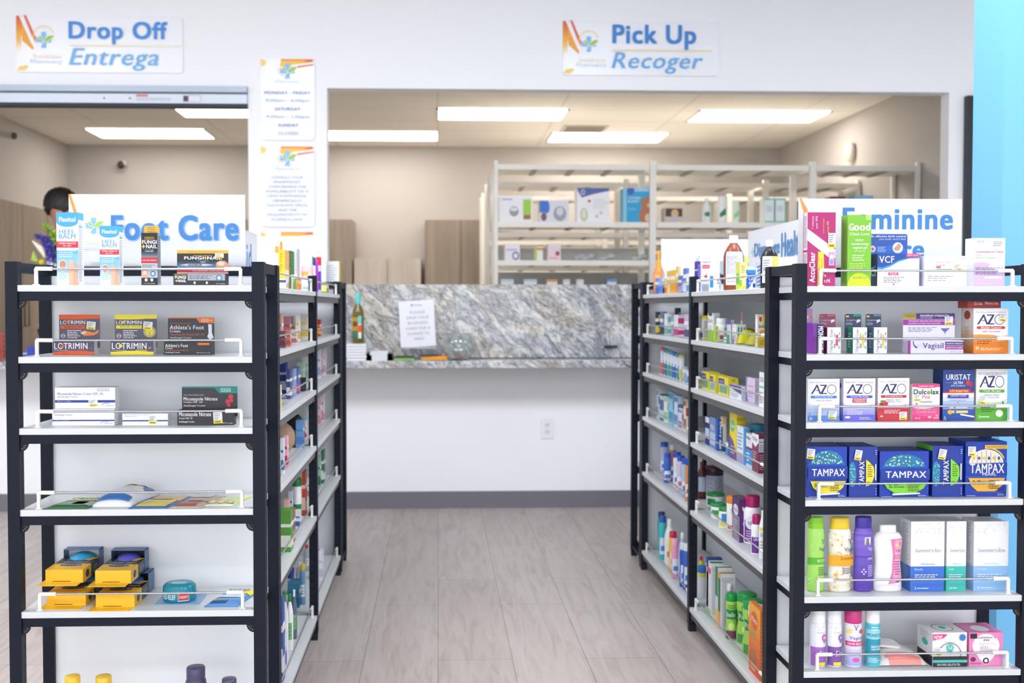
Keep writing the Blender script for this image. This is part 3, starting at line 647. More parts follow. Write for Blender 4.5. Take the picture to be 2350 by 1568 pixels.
# topper signs
def topper(label, loc, rotz, w, h, items, logo=True):
    r = empty('topper_sign', loc, label, 'sign', None, rotz); m = MB(); m.box(-w/2, w/2, 0, .005, 0, h, mat('#dcdee2', .35))
    art(m, plane_map((-w/2, 0, 0), (1, 0, 0), (0, 0, 1), (0, -1, 0), w, h), items, step=.0003); m.build('panel', parent=r)
    for x in (-w*.35, w*.35): m = MB(); m.box(x-.012, x+.012, -.0032, .0085, -.002, .012, mat('#dfe4e8', .2, 0, .4)); m.build('clip', parent=r)
    return r
Yt = LY+LD-.014; a, b = onY(159, 601, Yt), onY(562, 447, Yt)
w = b.x-a.x; h = b.z-1.5025; A = w/h
sg = [('p', [(.0, 1), (.012, 1), (.05, .74), (.045, .6), (.0, .98)], '#f09a4c'), ('p', [(.012, 1), (.022, 1), (.055, .78), (.05, .72)], '#fbe3c4'), ('a', .14, .6, .062, .062*A, 10, 330, .07, '#f8e3a0')]+leafcross(.14, .56, .045, A)+\
     [('t', 'Sunshine', .06, .28, .2, .35, '#fbeecb'), ('t', 'Pharmacy', .06, .19, .2, .27, '#cfd6de')]
topper('white sign reading Foot Care on top of the left front rack', ((a.x+b.x)/2, Yt, 1.5025+.0), 0, w, h, sg+[('t', 'Foot Care', .245, .35, .968, .7, '#7aaee2', 'B'), ('t', 'Foot Care', .24, .36, .963, .71, '#3f82c8', 'B')])  # paler offset copy paints the shadow of the lettering
Yt = RY+RD-.014; a, b = onY(1832, 601, Yt), onY(2208, 457, Yt); w = b.x-a.x; h = b.z-1.5025
topper('white sign reading Feminine Care on top of the right front rack', ((a.x+b.x)/2, Yt, 1.5025), 0, w, h,
       [('p', [(.004, 1), (.014, 1), (.055, .84), (.05, .74), (.03, .8)], '#f09a4c'), ('t', 'Feminine', .268, .555, .945, .87, '#3a80c2', 'B'), ('t', 'Care', .44, .14, .77, .41, '#3a80c2', 'B')])
XS = SRX+SD-.016; Ya, Yb_ = onX(1717, 560, XS).y, onX(1845, 560, XS).y
w = Ya-Yb_+.22; h = onX(1717, 532, XS).z-1.5025; u = lambda px: (Ya-onX(px, 560, XS).y)/w
topper('slanting white sign reading Digestive Health above the right aisle rack', (XS, Ya-w/2, 1.5025), -PI/2, w, h,
       [('r', 0, 0, .008, 1, '#f8e0b0')]+leafcross(u(1726)+.01, .55, .022, w/h)+[('t', 'Digestive', u(1732), .36, u(1790), .72, '#4683bd', 'B'), ('t', 'Health', u(1794), .36, u(1842), .82, '#4683bd', 'B')])
XS = SLX-SD+.016; Ya, Yb_ = 3.75, onX(590, 560, XS).y; w = Yb_-Ya; h = .21
u = lambda px: (onX(px, 560, XS).y-Ya)/w
topper('slanting white sign reading First Aid above the left aisle rack', (XS, (Ya+Yb_)/2, 1.5025), PI/2, w, h,
       [('t', 'First', .2, .2, u(548), .75, '#4683bd', 'B'), ('t', 'Aid', u(553), .2, u(577), .75, '#4683bd', 'B')])
Yt = SRY1+.045; a, b = onY(1517, 640, Yt), onY(1717, 549, Yt)
topper('blank white back of a sign at the far end of the right row', ((a.x+b.x)/2, Yt, 1.507), 0, b.x-a.x, b.z-1.507, [])
Yt = SLY1+.045; a, b = onY(560, 640, Yt), onY(748, 543, Yt)
topper('blank white back of a sign at the far end of the left row', ((a.x+b.x)/2, Yt, 1.507), 0, b.x-a.x, b.z-1.507, [])

# ================================================================== PRODUCTS ON THE TWO FRONT RACKS
WH = '#f2f3f6'
def slot(side, lv, x0, x1, yt, inset):
    Y = (LY if side == 'L' else RY)+inset; z = (LV if side == 'L' else LVR)[lv]; py = onY(0, 0, Y); 
    yb = 703-(z-EYE)*FPX/Y
    a, b = onY(x0, yb, Y), onY(x1, yt, Y); return Vector(((a.x+b.x)/2, Y, z+.0005)), b.x-a.x, b.z-z
def EC(side, lv, x0, x1, yt, d, col, label, arts=None, inset=.05, name='carton', cat='carton', rotz=0, zoff=0, **k):
    loc, w, h = slot(side, lv, x0, x1, yt, inset); loc.z += zoff
    return carton(name, label, cat, loc, w, d, h-zoff, col, arts, rotz=rotz, **k)
def EB(side, lv, x0, x1, yt, kind, col, cap, label, items=None, inset=.05, **k):
    loc, w, h = slot(side, lv, x0, x1, yt, inset+.02); return bottle('bottle', label, 'bottle', loc, w/2, h, kind, col, cap, items, **k)
# ---- left rack, top shelf
def balm(s):
    return {'F': [('g', 0, 0, 1, .6, '#e3f1fb', '#5cb8e8'), ('r', 0, .48, 1, .62, WH), ('r', 0, .5, 1, .86, WH), ('r', 0, .86, 1, 1, '#4aaee2'), ('e', .5, .87, .5, .07, '#4aaee2'),
                  ('t', 'Flexitol', .12, .87, .88, .935, '#ffffff', 'B'), ('t', 'HEEL', .12, .705, .84, .765, '#5aa6d6', 'b'), ('t', 'BALM', .12, .64, .88, .7, '#5aa6d6', 'b'),
                  ('r', 0, .515, 1, .6, '#d9364a'), ('t', 'VISIBLE RESULTS', .1, .565, .9, .585, '#ffffff', 'b'), ('t', 'IN 1 DAY', .32, .53, .68, .55, '#ffffff', 'b'), ('l', .1, .38, .9, .49, 4, '#e3f2fb'),
                  ('e', .28, .27, .19, .08, '#f2f6fa'), ('e', .28, .285, .15, .055, '#c98f76'), ('e', .28, .23, .1, .03, '#e9b79f'), ('p', [(.55, 0), (.58, .12), (.52, .2), (.55, .3), (.66, .35), (.78, .34), (.82, .28), (.8, .15), (.85, 0)], '#efc1a5'),
                  ('p', [(.75, 0), (.78, .2), (.85, .3), (.97, .28), (.95, .12), (1, 0)], '#e6ae90'), ('a', .25, .12, .12, .04, 0, 360, .12, '#8cc4e8')],
            'R': [('r', 0, .9, 1, 1, '#4aaee2'), ('l', .1, .05, .9, .86, 30, '#a9b3c2'), ('r', .1, .8, .8, .82, '#7db3dc')]}
EC('L', 0, 131, 179, 488, .045, WH, 'tall blue and white heel balm carton, leftmost on the top left shelf', balm(1), .03)
EC('L', 0, 230, 273, 519, .038, WH, 'shorter blue and white heel balm carton, second on the top left shelf', balm(1), .03)
fn = [('r', 0, .32, 1, 1, '#1c1e26'), ('t', 'MAXIMUM', .22, .9, .78, .925, '#e3b544', 'b'), ('t', 'STRENGTH', .2, .87, .8, .893, '#e3b544', 'b'), ('t', 'FUNGI', .06, .79, .96, .86, '#ffffff', 'B'),
      ('t', 'NAIL', .3, .705, .97, .775, '#ffffff', 'B'), ('p', [(.02, .74), (.1, .755), (.14, .79), (.18, .755), (.27, .74), (.18, .725), (.14, .69), (.1, .725)], '#e9c052'), ('t', 'ANTI-FUNGAL', .22, .67, .8, .69, '#6fb8d8'), ('g', 0, .5, 1, .66, '#8fa8b8', '#262b36'),
      ('t', 'LIQUID', .24, .635, .76, .66, '#ffffff', 'b'), ('r', 0, .42, 1, .53, '#cf2f3c'), ('t', 'CURE AND PREVENT', .06, .465, .94, .485, '#ffffff', 'b'), ('r', 0, .14, 1, .42, '#b9c6cd'), ('l', .06, .3, .94, .4, 4, '#5d6a75'), ('p', [(.02, .14), (.05, .28), (.2, .3), (.42, .27), (.45, .14)], '#e0a58a'), ('e', .22, .24, .12, .04, '#f3d9cb'), ('e', .72, .22, .17, .055, '#3d7fae'), ('e', .72, .22, .09, .03, '#e6f0f6'),
      ('r', 0, 0, 1, .14, '#1c1e26'), ('e', .3, .1, .09, .03, '#ffffff'), ('e', .65, .1, .09, .03, '#ffffff'), ('t', '1 FL. OZ. (30mL)', .15, .02, .85, .045, '#e8e8ea')]
EC('L', 0, 325, 361, 535, .035, '#1c1e26', 'narrow black nail liquid carton with a yellow tab, third on the top left shelf', {'F': fn, 'R': [('r', 0, 0, 1, 1, '#8d8f98'), ('l', .1, .05, .9, .95, 26, '#3a3d48')]}, .03,
   card=(0, .92, .022, '#e6b93e', [('t', 'Maximum', .25, .7, .75, .88, '#6a5318'), ('t', 'Strength', .25, .42, .75, .6, '#6a5318'), ('t', 'Medicine', .25, .14, .75, .32, '#6a5318')]))
EC('L', 0, 398, 520, 628, .03, '#1d1f27', 'wide black nail pen carton with a tall hanging card, rightmost on the top left shelf',
   {'F': [('t', 'MAXIMUM STRENGTH', .02, .85, .26, .95, '#e3b544', 'b'), ('t', 'FUNGI', .03, .55, .24, .8, '#ffffff', 'B'), ('t', 'NAIL', .09, .25, .24, .5, '#ffffff', 'B'), ('p', [(.03, .37), (.05, .42), (.06, .5), (.07, .42), (.09, .37), (.07, .32), (.06, .24), (.05, .32)], '#e9c052'),
          ('r', .27, .4, .97, .95, '#a7adb5'), ('l', .3, .5, .78, .85, 3, '#4a4e58'), ('e', .86, .62, .06, .27, '#3f7fb0'), ('e', .86, .62, .035, .16, '#dce9f2'), ('e', .4, .2, .02, .11, '#ffffff'), ('e', .63, .2, .02, .11, '#ffffff'), ('t', '.10 FL OZ (3mL)', .8, .06, .97, .18, '#dddddd')]}, .025,
   card=(.03, 1.0, .067, '#1f222c', [('r', 0, .86, 1, 1, '#e8b83e'), ('t', 'Maximum Strength Medicine', .2, .905, .8, .945, '#5b4a1e'), ('g', 0, .24, 1, .6, '#5f89ad', '#1f222c'), ('t', 'MAXIMUM STRENGTH', .32, .74, .68, .785, '#e3b544', 'b'), ('t', 'FUNGI', .14, .6, .52, .73, '#ffffff', 'B'), ('t', 'NAIL', .59, .6, .88, .73, '#ffffff', 'B'),
         ('p', [(.51, .66), (.545, .69), (.555, .77), (.565, .69), (.6, .66), (.565, .64), (.555, .56), (.545, .64)], '#e9c052'), ('t', 'ANTI-FUNGAL', .38, .53, .62, .565, '#79bede'), ('t', 'PEN', .46, .47, .55, .51, '#ffffff', 'b'), ('p', [(.04, .36), (.2, .42), (.55, .42), (.73, .37), (.55, .32), (.2, .32)], '#c4ccd4'), ('r', .22, .33, .48, .41, '#1f222c'), ('t', 'FUNGI-NAIL', .23, .345, .47, .395, '#ffffff', 'b'),
         ('p', [(.76, .27), (.76, .46), (.84, .56), (.94, .54), (1, .42), (1, .24), (.9, .22)], '#d99a7a'), ('e', .86, .42, .07, .09, '#f2d3c2'), ('r', 0, 0, 1, .22, '#ffffff'), ('r', 0, .04, 1, .2, '#d2303d'), ('t', 'CURE AND PREVENT FUNGAL INFECTIONS', .3, .1, .96, .14, '#ffffff', 'b'), ('s', .83, .76, .17, .19, 0, 2.0)]))
# ---- left rack, second shelf
def lotr(c, it, sub, seal):
    return [('r', 0, 0, 1, 1, '#514f66'), ('r', 0, 0, 1, .22, c), ('e', .5, .05, .6, .24, c), ('t', 'LOTRIMIN', .03, .42, .84, .86, '#f4f2f5', 'b'), ('e', .235, .64, .045, .12, c), ('t', 'AF', .88, .42, .95, .56, c, 'i'), ('t', 'clotrimazole cream', .03, .3, .36, .38, '#e0e0e8'), ('t', 'ANTIFUNGAL', .58, .28, .86, .38, c, 'bi')]
def lcard(c, it, extra):
    return [('r', 0, .84, 1, 1, c), ('e', .3, .85, .45, .04, c), ('t', 'LOTRIMIN', .03, .63, .64, .77, '#f4f2f5', 'b'), ('e', .19, .7, .035, .045, c), ('r', .03, .46, .64, .59, c), ('t', it, .12, .49, .6, .56, '#3b3038', 'b'), ('l', .2, .08, .56, .42, 5, '#dcdce4'), ('a', .1, .18, .055, .085, 0, 360, .18, '#e8e8f0'), ('r', .06, .17, .14, .19, '#e8e8f0')]+extra+[('s', .79, .58, .22, .3, -5, 1.55)]
foot = [('p', [(.55, .3), (.62, .4), (.85, .3), (.98, .42), (.97, .3), (.85, .2), (.65, .18), (.57, .22)], '#e0813c'), ('e', .6, .3, .07, .05, '#d9c4b6')]
spk = [('e', .83, .34, .15, .22, '#a6a266'), ('e', .83, .34, .1, .15, '#cfc63e'), ('r', .825, .2, .835, .34, '#4a4838')]
for x0, x1, cx0, cx1, yt, c, nm, ex, lab in ((122, 216, 128, 222, 720, '#e25c2b', 'ATHLETE\'S FOOT', foot, 'orange and grey antifungal cream carton, left on the second left shelf'), (254, 352, 257, 354, 719, '#f0de3c', 'JOCK ITCH', spk, 'yellow and grey antifungal cream carton, middle of the second left shelf')):
    u0, u1 = (cx0-x0)/(x1-x0), (cx1-x0)/(x1-x0)
    EC('L', 1, x0, x1, 783, .035, c, lab, {'F': lotr(c, nm, '', 0), 'R': [('r', 0, 0, 1, 1, '#e6e4e6')]}, .12, card=(u0, u1, .0765, '#514f66', lcard(c, nm, ex)))
EC('L', 1, 376, 487, 785, .035, '#24252b', 'black carton with orange corner reading athlete foot cream, right on the second left shelf',
   {'F': [('t', "Athlete's Foot", .03, .58, .5, .85, '#eeeef0', 'b'), ('t', 'Cream', .03, .44, .18, .56, '#eeeef0', 'b'), ('t', 'Clotrimazole Cream USP, 1%', .03, .27, .5, .39, '#d8692c', 'b'), ('t', 'Antifungal Cream', .03, .1, .33, .22, '#eeeef0', 'b'), ('t', 'NET WT (1.0 oz) 15g', .68, .08, .95, .18, '#eeeef0'), ('r', .7, .74, .94, .92, '#e8772e')]}, .12,
   card=(.035, 1.0, .071, '#2e3037', [('g', 0, 0, 1, .5, '#4a4d55', '#2e3037'), ('r', 0, .96, .7, 1, '#e8772e'), ('p', [(.6, 1), (.68, .78), (1, .75), (1, 1)], '#e8772e'), ('l', .72, .8, .96, .95, 3, '#fbe0c8'), ('t', "Cures Most Athlete's Foot", .04, .72, .5, .78, '#d8692c'), ('t', "Athlete's Foot", .04, .5, .78, .68, '#f0f0f2', 'b'), ('t', 'Cream', .04, .38, .27, .48, '#f0f0f2', 'b'),
         ('t', 'Clotrimazole Cream USP, 1%', .05, .24, .78, .33, '#d8692c', 'b'), ('t', 'Antifungal Cream', .05, .1, .5, .2, '#dcdce0'), ('p', [(.87, .72), (.95, .72), (.95, .35), (.99, .15), (.9, .08), (.85, .2), (.88, .35)], '#dfe4ea')]))
# ---- left rack, third shelf
def mico(full):
    it = [('t', 'Miconazole Nitrate Cream USP, 2%', .04, .62, .8, .76, '#3b4f9e', 'b'), ('t', 'Antifungal Cream', .04, .5, .38, .6, '#5b5f74')] if full else [('t', 'Antifungal Cream', .04, .58, .32, .72, '#5b5f74')]
    return it+[('r', 0, .28, 1, .4 if full else .36, '#27449c'), ('t', 'Net wt. 1 oz (28 g)', .04, .31, .26, .37, '#e6e9f4'), ('l', .7, .8, .98, .96, 3, '#9a9fae'), ('t', 'pharma', .84, .08, .97, .2, '#9aa6bc', 'i'), ('a', .86, .05, .1, .22, 60, 150, .12, '#7f8790')]
EC('L', 2, 120, 262, 940, .045, WH, 'lower of two stacked white cartons with blue stripes, on the third left shelf', {'F': mico(0)}, .065)
L2, w2, h2 = slot('L', 2, 127, 264, 890, .085)
h_low = slot('L', 2, 120, 262, 940, .065)[2]
carton('carton', 'upper of two stacked white cartons with blue stripes, on the third left shelf', 'carton', Vector((L2.x, L2.y, L2.z+h_low+.0005)), w2, .045, h2-h_low, WH, {'F': mico(1)+[('s', .635, .27, .15, .33, 4, 2.3)]})
EC('L', 2, 281, 385, 950, .03, WH, 'small white carton with a blue stripe between the larger ones on the third left shelf', {'F': [('t', 'Miconazole Nitrate Cream USP, 2%', .05, .86, .6, .97, '#5b6ca6'), ('t', 'Antifungal Cream', .05, .7, .32, .82, '#6b6f84'), ('r', 0, .35, 1, .45, '#27449c'), ('s', .67, .5, .18, .75, 0, 3.6)]}, .065)
EC('L', 2, 407, 536, 942, .04, '#26242c', 'black and teal cream carton with red footprints, right on the third left shelf',
   {'F': [('t', 'Miconazole Nitrate', .03, .6, .6, .88, '#f2f2f4', 'b'), ('t', 'Cream USP, 2%', .03, .4, .27, .52, '#f2f2f4', 'b'), ('t', 'Antifungal Cream', .03, .15, .3, .3, '#f2f2f4', 'b'), ('t', 'NET WT 1 oz (28 g)', .8, .08, .98, .18, '#e6e6e8'), ('s', .72, .5, .16, .75, 3, 3.6)], 'T': [('r', 0, 0, 1, 1, '#5a2030')]}, .065,
   card=(.035, 1.03, .066, '#2a2a33', [('r', 0, .93, 1, 1, '#1f8d84'), ('p', [(.58, .95), (.68, .7), (1, .7), (1, 1), (.58, 1)], '#1f8d84'), ('l', .7, .76, .95, .94, 3, '#d3ece8'), ('t', "Cures Most Athlete's Foot", .03, .6, .4, .66, '#c9c9d0', 'i'), ('t', 'Miconazole Nitrate', .03, .38, .64, .53, '#f2f2f4', 'b'), ('t', 'Cream USP, 2%', .03, .27, .37, .35, '#f2f2f4', 'b'), ('t', 'Antifungal Cream', .03, .1, .42, .19, '#f2f2f4', 'b'),
         ('e', .88, .55, .045, .11, '#c9343f'), ('e', .89, .38, .035, .09, '#c9343f'), ('e', .825, .34, .04, .1, '#c9343f'), ('e', .845, .18, .035, .09, '#c9343f')]))
# ---- left rack, fourth shelf: flat packs lying down
def pouch(label, px0, px1, y0, y1, z, col, items, thick=.008, cat='packet', skew=.03, bag=False, lift=.0005, name='packet'):
    a, b = onZ(px0, y0, z+.004), onZ(px1, y0, z+.004); c = onZ(px0, y1, z+.004)
    w, d = b.x-a.x, c.y-a.y; n = 12; mb = MB(); vs = []; fs = []; rr = random.Random(int(px0))
    for side in (1, -1):
        for j in range(n+1):
            for i in range(n+1):
                u, v = i/n, j/n; e = (math.sin(PI*u)*math.sin(PI*v))**.45 if bag else min(1, 6*min(u, 1-u, v, 1-v))
                zz = thick*(.15+.85*e)*(1 if side > 0 else 0)+(rr.random()-.5)*thick*.1*e*(side > 0); vs.append(((u-.5)*w+skew*v, v*d, max(0, zz)))
    N = (n+1)**2
    for j in range(n):
        for i in range(n):
            a_ = j*(n+1)+i; fs.append((a_, a_+1, a_+n+2, a_+n+1)); fs.append((N+a_, N+a_+n+1, N+a_+n+2, N+a_+1))
    bd = [(i, i+1) for i in range(n)]+[(i*(n+1)+n, (i+1)*(n+1)+n) for i in range(n)]+[(n*(n+1)+i+1, n*(n+1)+i) for i in range(n)]+[((i+1)*(n+1), i*(n+1)) for i in range(n)]
    fs += [(p, N+p, N+q, q) for p, q in bd]
    mb.mesh(vs, fs, mat(col, .3), True)
    def P(u, v, o): 
        i, j = min(n-1, int(u*n)), min(n-1, int(v*n)); k = j*(n+1)+i; zz = max(vs[k][2], vs[k+1][2], vs[k+n+1][2], vs[k+n+2][2]); return Vector(((u-.5)*w+skew*v, v*d, zz+o))
    for it in items:
        if it[0] == 'r':
            _, u0, v0, u1, v1, c = it[:6]; q = 8
            for i in range(q):
                for j in range(q):
                    A_, B_ = u0+(u1-u0)*i/q, u0+(u1-u0)*(i+1)/q; C_, D_ = v0+(v1-v0)*j/q, v0+(v1-v0)*(j+1)/q
                    def S(u, v): 
                        e = (math.sin(PI*u)*math.sin(PI*v))**.45 if bag and 0 < u < 1 and 0 < v < 1 else (min(1, 6*min(u, 1-u, v, 1-v)) if not bag else 0)
                        return Vector(((u-.5)*w+skew*v, v*d, thick*(.2+.87*e)+.0006))
                    mb.poly([S(A_, C_), S(B_, C_), S(B_, D_), S(A_, D_)], mat(c, .3))
        else: art(mb, lambda u, v, o: Vector(((u-.5)*w+skew*v, v*d, thick*1.12+o+.001)), [it])
    return tag(mb.build(name, loc=((a.x+b.x)/2, a.y, z+lift)), label, cat)
z4 = LV[3]
pouch('dark green and yellow flat packet, leftmost on the fourth left shelf', 98, 200, 1166, 1144, z4, '#3c6b46', [('r', .05, .55, .95, .95, '#d8d49a'), ('r', .1, .12, .9, .5, '#5c8a66'), ('r', .5, .15, .95, .45, '#9fb3a2'), ('t', 'CALLUS', .2, .65, .8, .85, '#6a7a4a', 'b')])
pouch('puffy clear bag of white cotton with blue and red print, on the fourth left shelf', 212, 300, 1163, 1136, z4, '#e6e8ea', [('r', .08, .03, .92, .16, '#3f77bd'), ('r', .12, .72, .55, .86, '#e6d35a'), ('r', .3, .84, .85, .94, '#c23b44'), ('r', .85, .6, .97, .9, '#4a77b8')], thick=.045, bag=True, cat='bag', name='cotton_bag')
pouch('blue and yellow flat packet, third on the fourth left shelf', 294, 385, 1165, 1139, z4, '#3f74b5', [('r', .14, .06, .9, .55, '#e8cf3c'), ('r', .2, .5, .95, .85, '#d9b47a'), ('e', .24, .3, .07, .14, '#dfe6ea')])
pouch('rust brown flat packet, fourth on the fourth left shelf', 385, 462, 1165, 1138, z4, '#b8a99c', [('r', .1, .08, .75, .4, '#a94f34'), ('r', .3, .35, .92, .6, '#c49483'), ('r', .1, .7, .8, .95, '#ddd8c4')])
r_ = pouch('light green card with three tan pads, rightmost on the fourth left shelf', 463, 532, 1161, 1139, z4, '#c5d88a', [('r', .0, .0, 1, .12, '#e4e6e2'), ('r', .7, .6, .98, .95, '#e9e04a'), ('r', .1, .86, .65, .99, '#4a4f58')], thick=.005)
for k in range(3):
    m = MB(); m.lathe([(.011, 0), (.012, .003), (.008, .008), (1e-4, .009)], mat('#c9b795', .3, 0), -.02+.026*k, .035, .006, 1, 1, 16, caps=False); m.build('pad', parent=r_)
# ---- left rack, fifth shelf
z5 = LV[4]
def insole(label, px0, px1, ypx, lift, insert, word, deep=.21):
    a, b = onZ(px0, ypx, z5), onZ(px1, ypx, z5); w = b.x-a.x; h = .038; r = empty('insole_box', ((a.x+b.x)/2, a.y, z5+.0005+lift), label, 'box', None)
    m = MB(); YLW, NV = mat('#f2bd24', .4), mat('#232a3b', .4)
    m.box(-w/2, w/2, 0, .075, 0, h, YLW, {'D': YLW}); m.box(-w/2, w/2, .075, .15, 0, h, NV)
    for q in (-.2, .2): m.box(-w*.5*abs(q)*5+.0+(.02 if q < 0 else w*.25), -w*.5*abs(q)*5+.045+(.02 if q < 0 else w*.25), -.0005, .0, .004, .0055, NV)
    art(m, plane_map((-w/2, 0, h), (1, 0, 0), (0, 1, 0), (0, 0, 1), w, .15), [('e', .5, .2, .42, .2, '#f2bd24'), ('a', .5, .36, .5, .2, 20, 160, .06, '#c8a234'), ('e', .5, .38, .3, .1, '#2a4f96'), ('e', .5, .38, .27, .08, '#27437f'),
        ('t', "Dr.Scholl's", .72, .41, .28, .35, '#e9eef8', 'b'), ('t', word, .9, .66, .2, .57, '#d6dbe4', 'b'), ('l', .2, .72, .7, .86, 3, '#8aa45a'), ('p', [(.7, 1), (.72, .75), (.86, .72), (1, .95), (1, 1)], '#e8b23a')])
    art(m, plane_map((w/2, 0, 0), (0, 1, 0), (0, 0, 1), (1, 0, 0), .15, h), [('p', [(0, 0), (.52, 0), (.44, .6), (.3, 1), (0, 1)], '#f2bd24'), ('e', .26, .5, .1, .3, '#27437f'), ('l', .6, .2, .95, .8, 4, '#aab0bd')])
    m.build('carton', parent=r)
    m = MB(); m.box(-w/2-.012, w/2-.006, -.035, .03, -.0004, .001, YLW if lift < .001 else YLW); m.build('flap', parent=r)
    m = MB(); SB = mat('#4d6f9c', .4); y0, y1 = .15, deep; H = .062   # open tray sleeve at the back
    for q in ((-w/2, -w/2+.0015, y0, y1, 0, H), (w/2-.0015, w/2, y0, y1, 0, H), (-w/2, w/2, y0, y1, H-.0015, H), (-w/2, w/2, y0, y1, 0, .0015)): m.box(*q, SB)
    m.box(-w/2+.002, w/2-.002, y1-.004, y1-.001, .002, H-.002, mat('#101218', .6)); m.build('sleeve', parent=r)
    m = MB(); m.ball((0, .16, .036), w*.34, .05, .016, mat(insert, .4)); m.build('insole', parent=r)
    return r
insole('lower of two stacked yellow insole boxes, left end of the fifth left shelf', 108, 196, 1392, 0, '#3f8fd0', 'ARTHRITIS PAIN')
insole('upper of two stacked yellow insole boxes, left end of the fifth left shelf', 105, 190, 1389, .0635, '#35a6da', 'ARTHRITIS PAIN')
insole('lower of two stacked yellow insole boxes, left of the round teal pack', 220, 308, 1396, 0, '#3f6fc0', 'HEEL PAIN')
insole('upper of two stacked yellow insole boxes, left of the round teal pack', 219, 300, 1391, .0635, '#5a58c8', 'HEEL PAIN', .19)
p = onZ(404, 1388, z5)
r = empty('blister_pack', (p.x, p.y+.045, z5+.0005), 'round teal blister pack on a blue card, fifth left shelf', 'package')
m = MB(); m.box(-.062, .066, -.05, .06, 0, .0015, mat('#8db9e0', .4)); m.build('backing_card', parent=r)
m = MB(); T_ = mat('#1f8fa6', .15, 0, .1); m.lathe([(.044, .0016), (.047, .004), (.049, .02), (.047, .045), (.04, .052), (.02, .053), (1e-4, .053)], T_, 0, 0, 0, 1, .9, 32, caps=False)
def P(u, v, o): a_ = -PI/2+(u-.5)*2.2; return Vector(((.0492+o)*math.cos(a_), (.0492+o)*.9*math.sin(a_), .006+v*.034))
art(m, P, [('t', 'SPEED RELIEF', .02, .18, .48, .62, '#e8f6fa', 'b'), ('r', .55, .05, .85, .75, '#e6e2e4'), ('r', .56, .12, .84, .68, '#c23440'), ('t', 'O\'KEEFFE\'S', .58, .28, .82, .52, '#f6e8ea', 'b')], nu=8)
art(m, plane_map((-.04, -.03, .0532), (1, 0, 0), (0, 1, 0), (0, 0, 1), .08, .06), [('e', .5, .5, .42, .42, '#5fb6c8'), ('t', 'OVERNIGHT', .2, .5, .8, .66, '#f2f2f2', 'b'), ('r', .25, .25, .75, .42, '#e8e8ec')]); m.build('tub', parent=r)
pouch('blue and yellow padding packet, rightmost on the fifth left shelf', 468, 545, 1391, 1357, z5, '#5a8cc4', [('r', 0.02, .62, .98, .97, '#f0dc3a'), ('t', 'MOLEFOAM', .18, .72, .82, .9, '#2d3f6a', 'b'), ('r', .05, .35, .9, .5, '#c6d8ea'), ('r', .1, .08, .6, .2, '#2f5c9e'), ('t', 'CUSHION PAD', .12, .09, .58, .18, '#d6cf4a', 'b')], thick=.012, skew=.035)
# ---- left rack, bottom shelf: only caps reach into view
for x0, x1, yt, c, cp, lab, k_ in ((150, 184, 1551, '#f0c02c', '#f2c52e', 'yellow capped bottle at the very bottom left, first of two', 'aerosol'), (221, 256, 1551, '#f0c02c', '#f2c52e', 'yellow capped bottle at the very bottom left, second of two', 'aerosol'),
                             (426, 474, 1530, '#453f5e', '#4b4566', 'dark violet capped bottle at the bottom of the left front rack', 'wash'), (510, 543, 1557, '#3f4358', '#4a4e66', 'slate capped bottle barely showing at the bottom of the left front rack', 'aerosol')):
    EB('L', 5, x0, x1, yt, k_, c, cp, lab, [('r', .1, .2, .9, .5, '#f4e9c0' if 'yellow' in lab else '#8d86b0')], .06)

# ---- right rack, top shelf
accu = [('r', 0, 0, 1, 1, '#b92a78'), ('p', [(0, .78), (0, .62), (.8, .38), (1, .38), (1, .5)], '#dfe3e8'), ('p', [(.05, .74), (.05, .66), (.8, .42), (.9, .47)], '#eef0f3'), ('t', '1 minuto', .14, .78, .22, .95, '#f0d8e6', 'U'), ('t', 'over 99%', .28, .78, .36, .95, '#f0d8e6', 'bU'), ('t', 'prueba de 2 minutos', .54, .72, .6, .92, '#e8cf4a', 'U'), ('t', 'precisa 99%', .68, .72, .78, .88, '#e8cf4a', 'bU'),
        ('p', [(.36, 0), (.5, 0), (.6, .2), (.58, .46), (.38, .47)], '#f3df3e'), ('t', 'PREGNANCY TEST', .39, .1, .45, .4, '#9a7a2a', 'U'), ('t', 'EMBARAZO', .49, .16, .54, .38, '#9a7a2a', 'U'), ('t', 'AccuClear', .07, .05, .27, .46, '#ffffff', 'BU'), ('r', .76, .28, .96, .46, '#e9a3c6'), ('e', .86, .4, .07, .03, '#ffffff'), ('e', .86, .33, .07, .03, '#7fa6dc'), ('t', '2', .68, .04, .8, .1, '#ffffff', 'bU'), ('l', .6, .03, .66, .26, 3, '#f0c8dc'), ('s', .86, .62, .26, .2, 0, .5)]
side = [('r', 0, 0, 1, 1, '#e6dfe8'), ('r', 0, .46, 1, .49, '#b92a78'), ('r', 0, .0, .12, 1, '#b92a78'), ('l', .2, .05, .9, .44, 20, '#8d8896'), ('l', .2, .52, .9, .96, 20, '#8d8896')]
EC('R', 0, 1852, 1918, 488, .036, '#b92a78', 'magenta pregnancy test carton, front one of two on the top right shelf', {'F': accu, 'L': side}, .035)
EC('R', 0, 1852, 1915, 490, .036, '#b92a78', 'magenta pregnancy test carton standing behind another on the top right shelf', {'L': side}, .073)
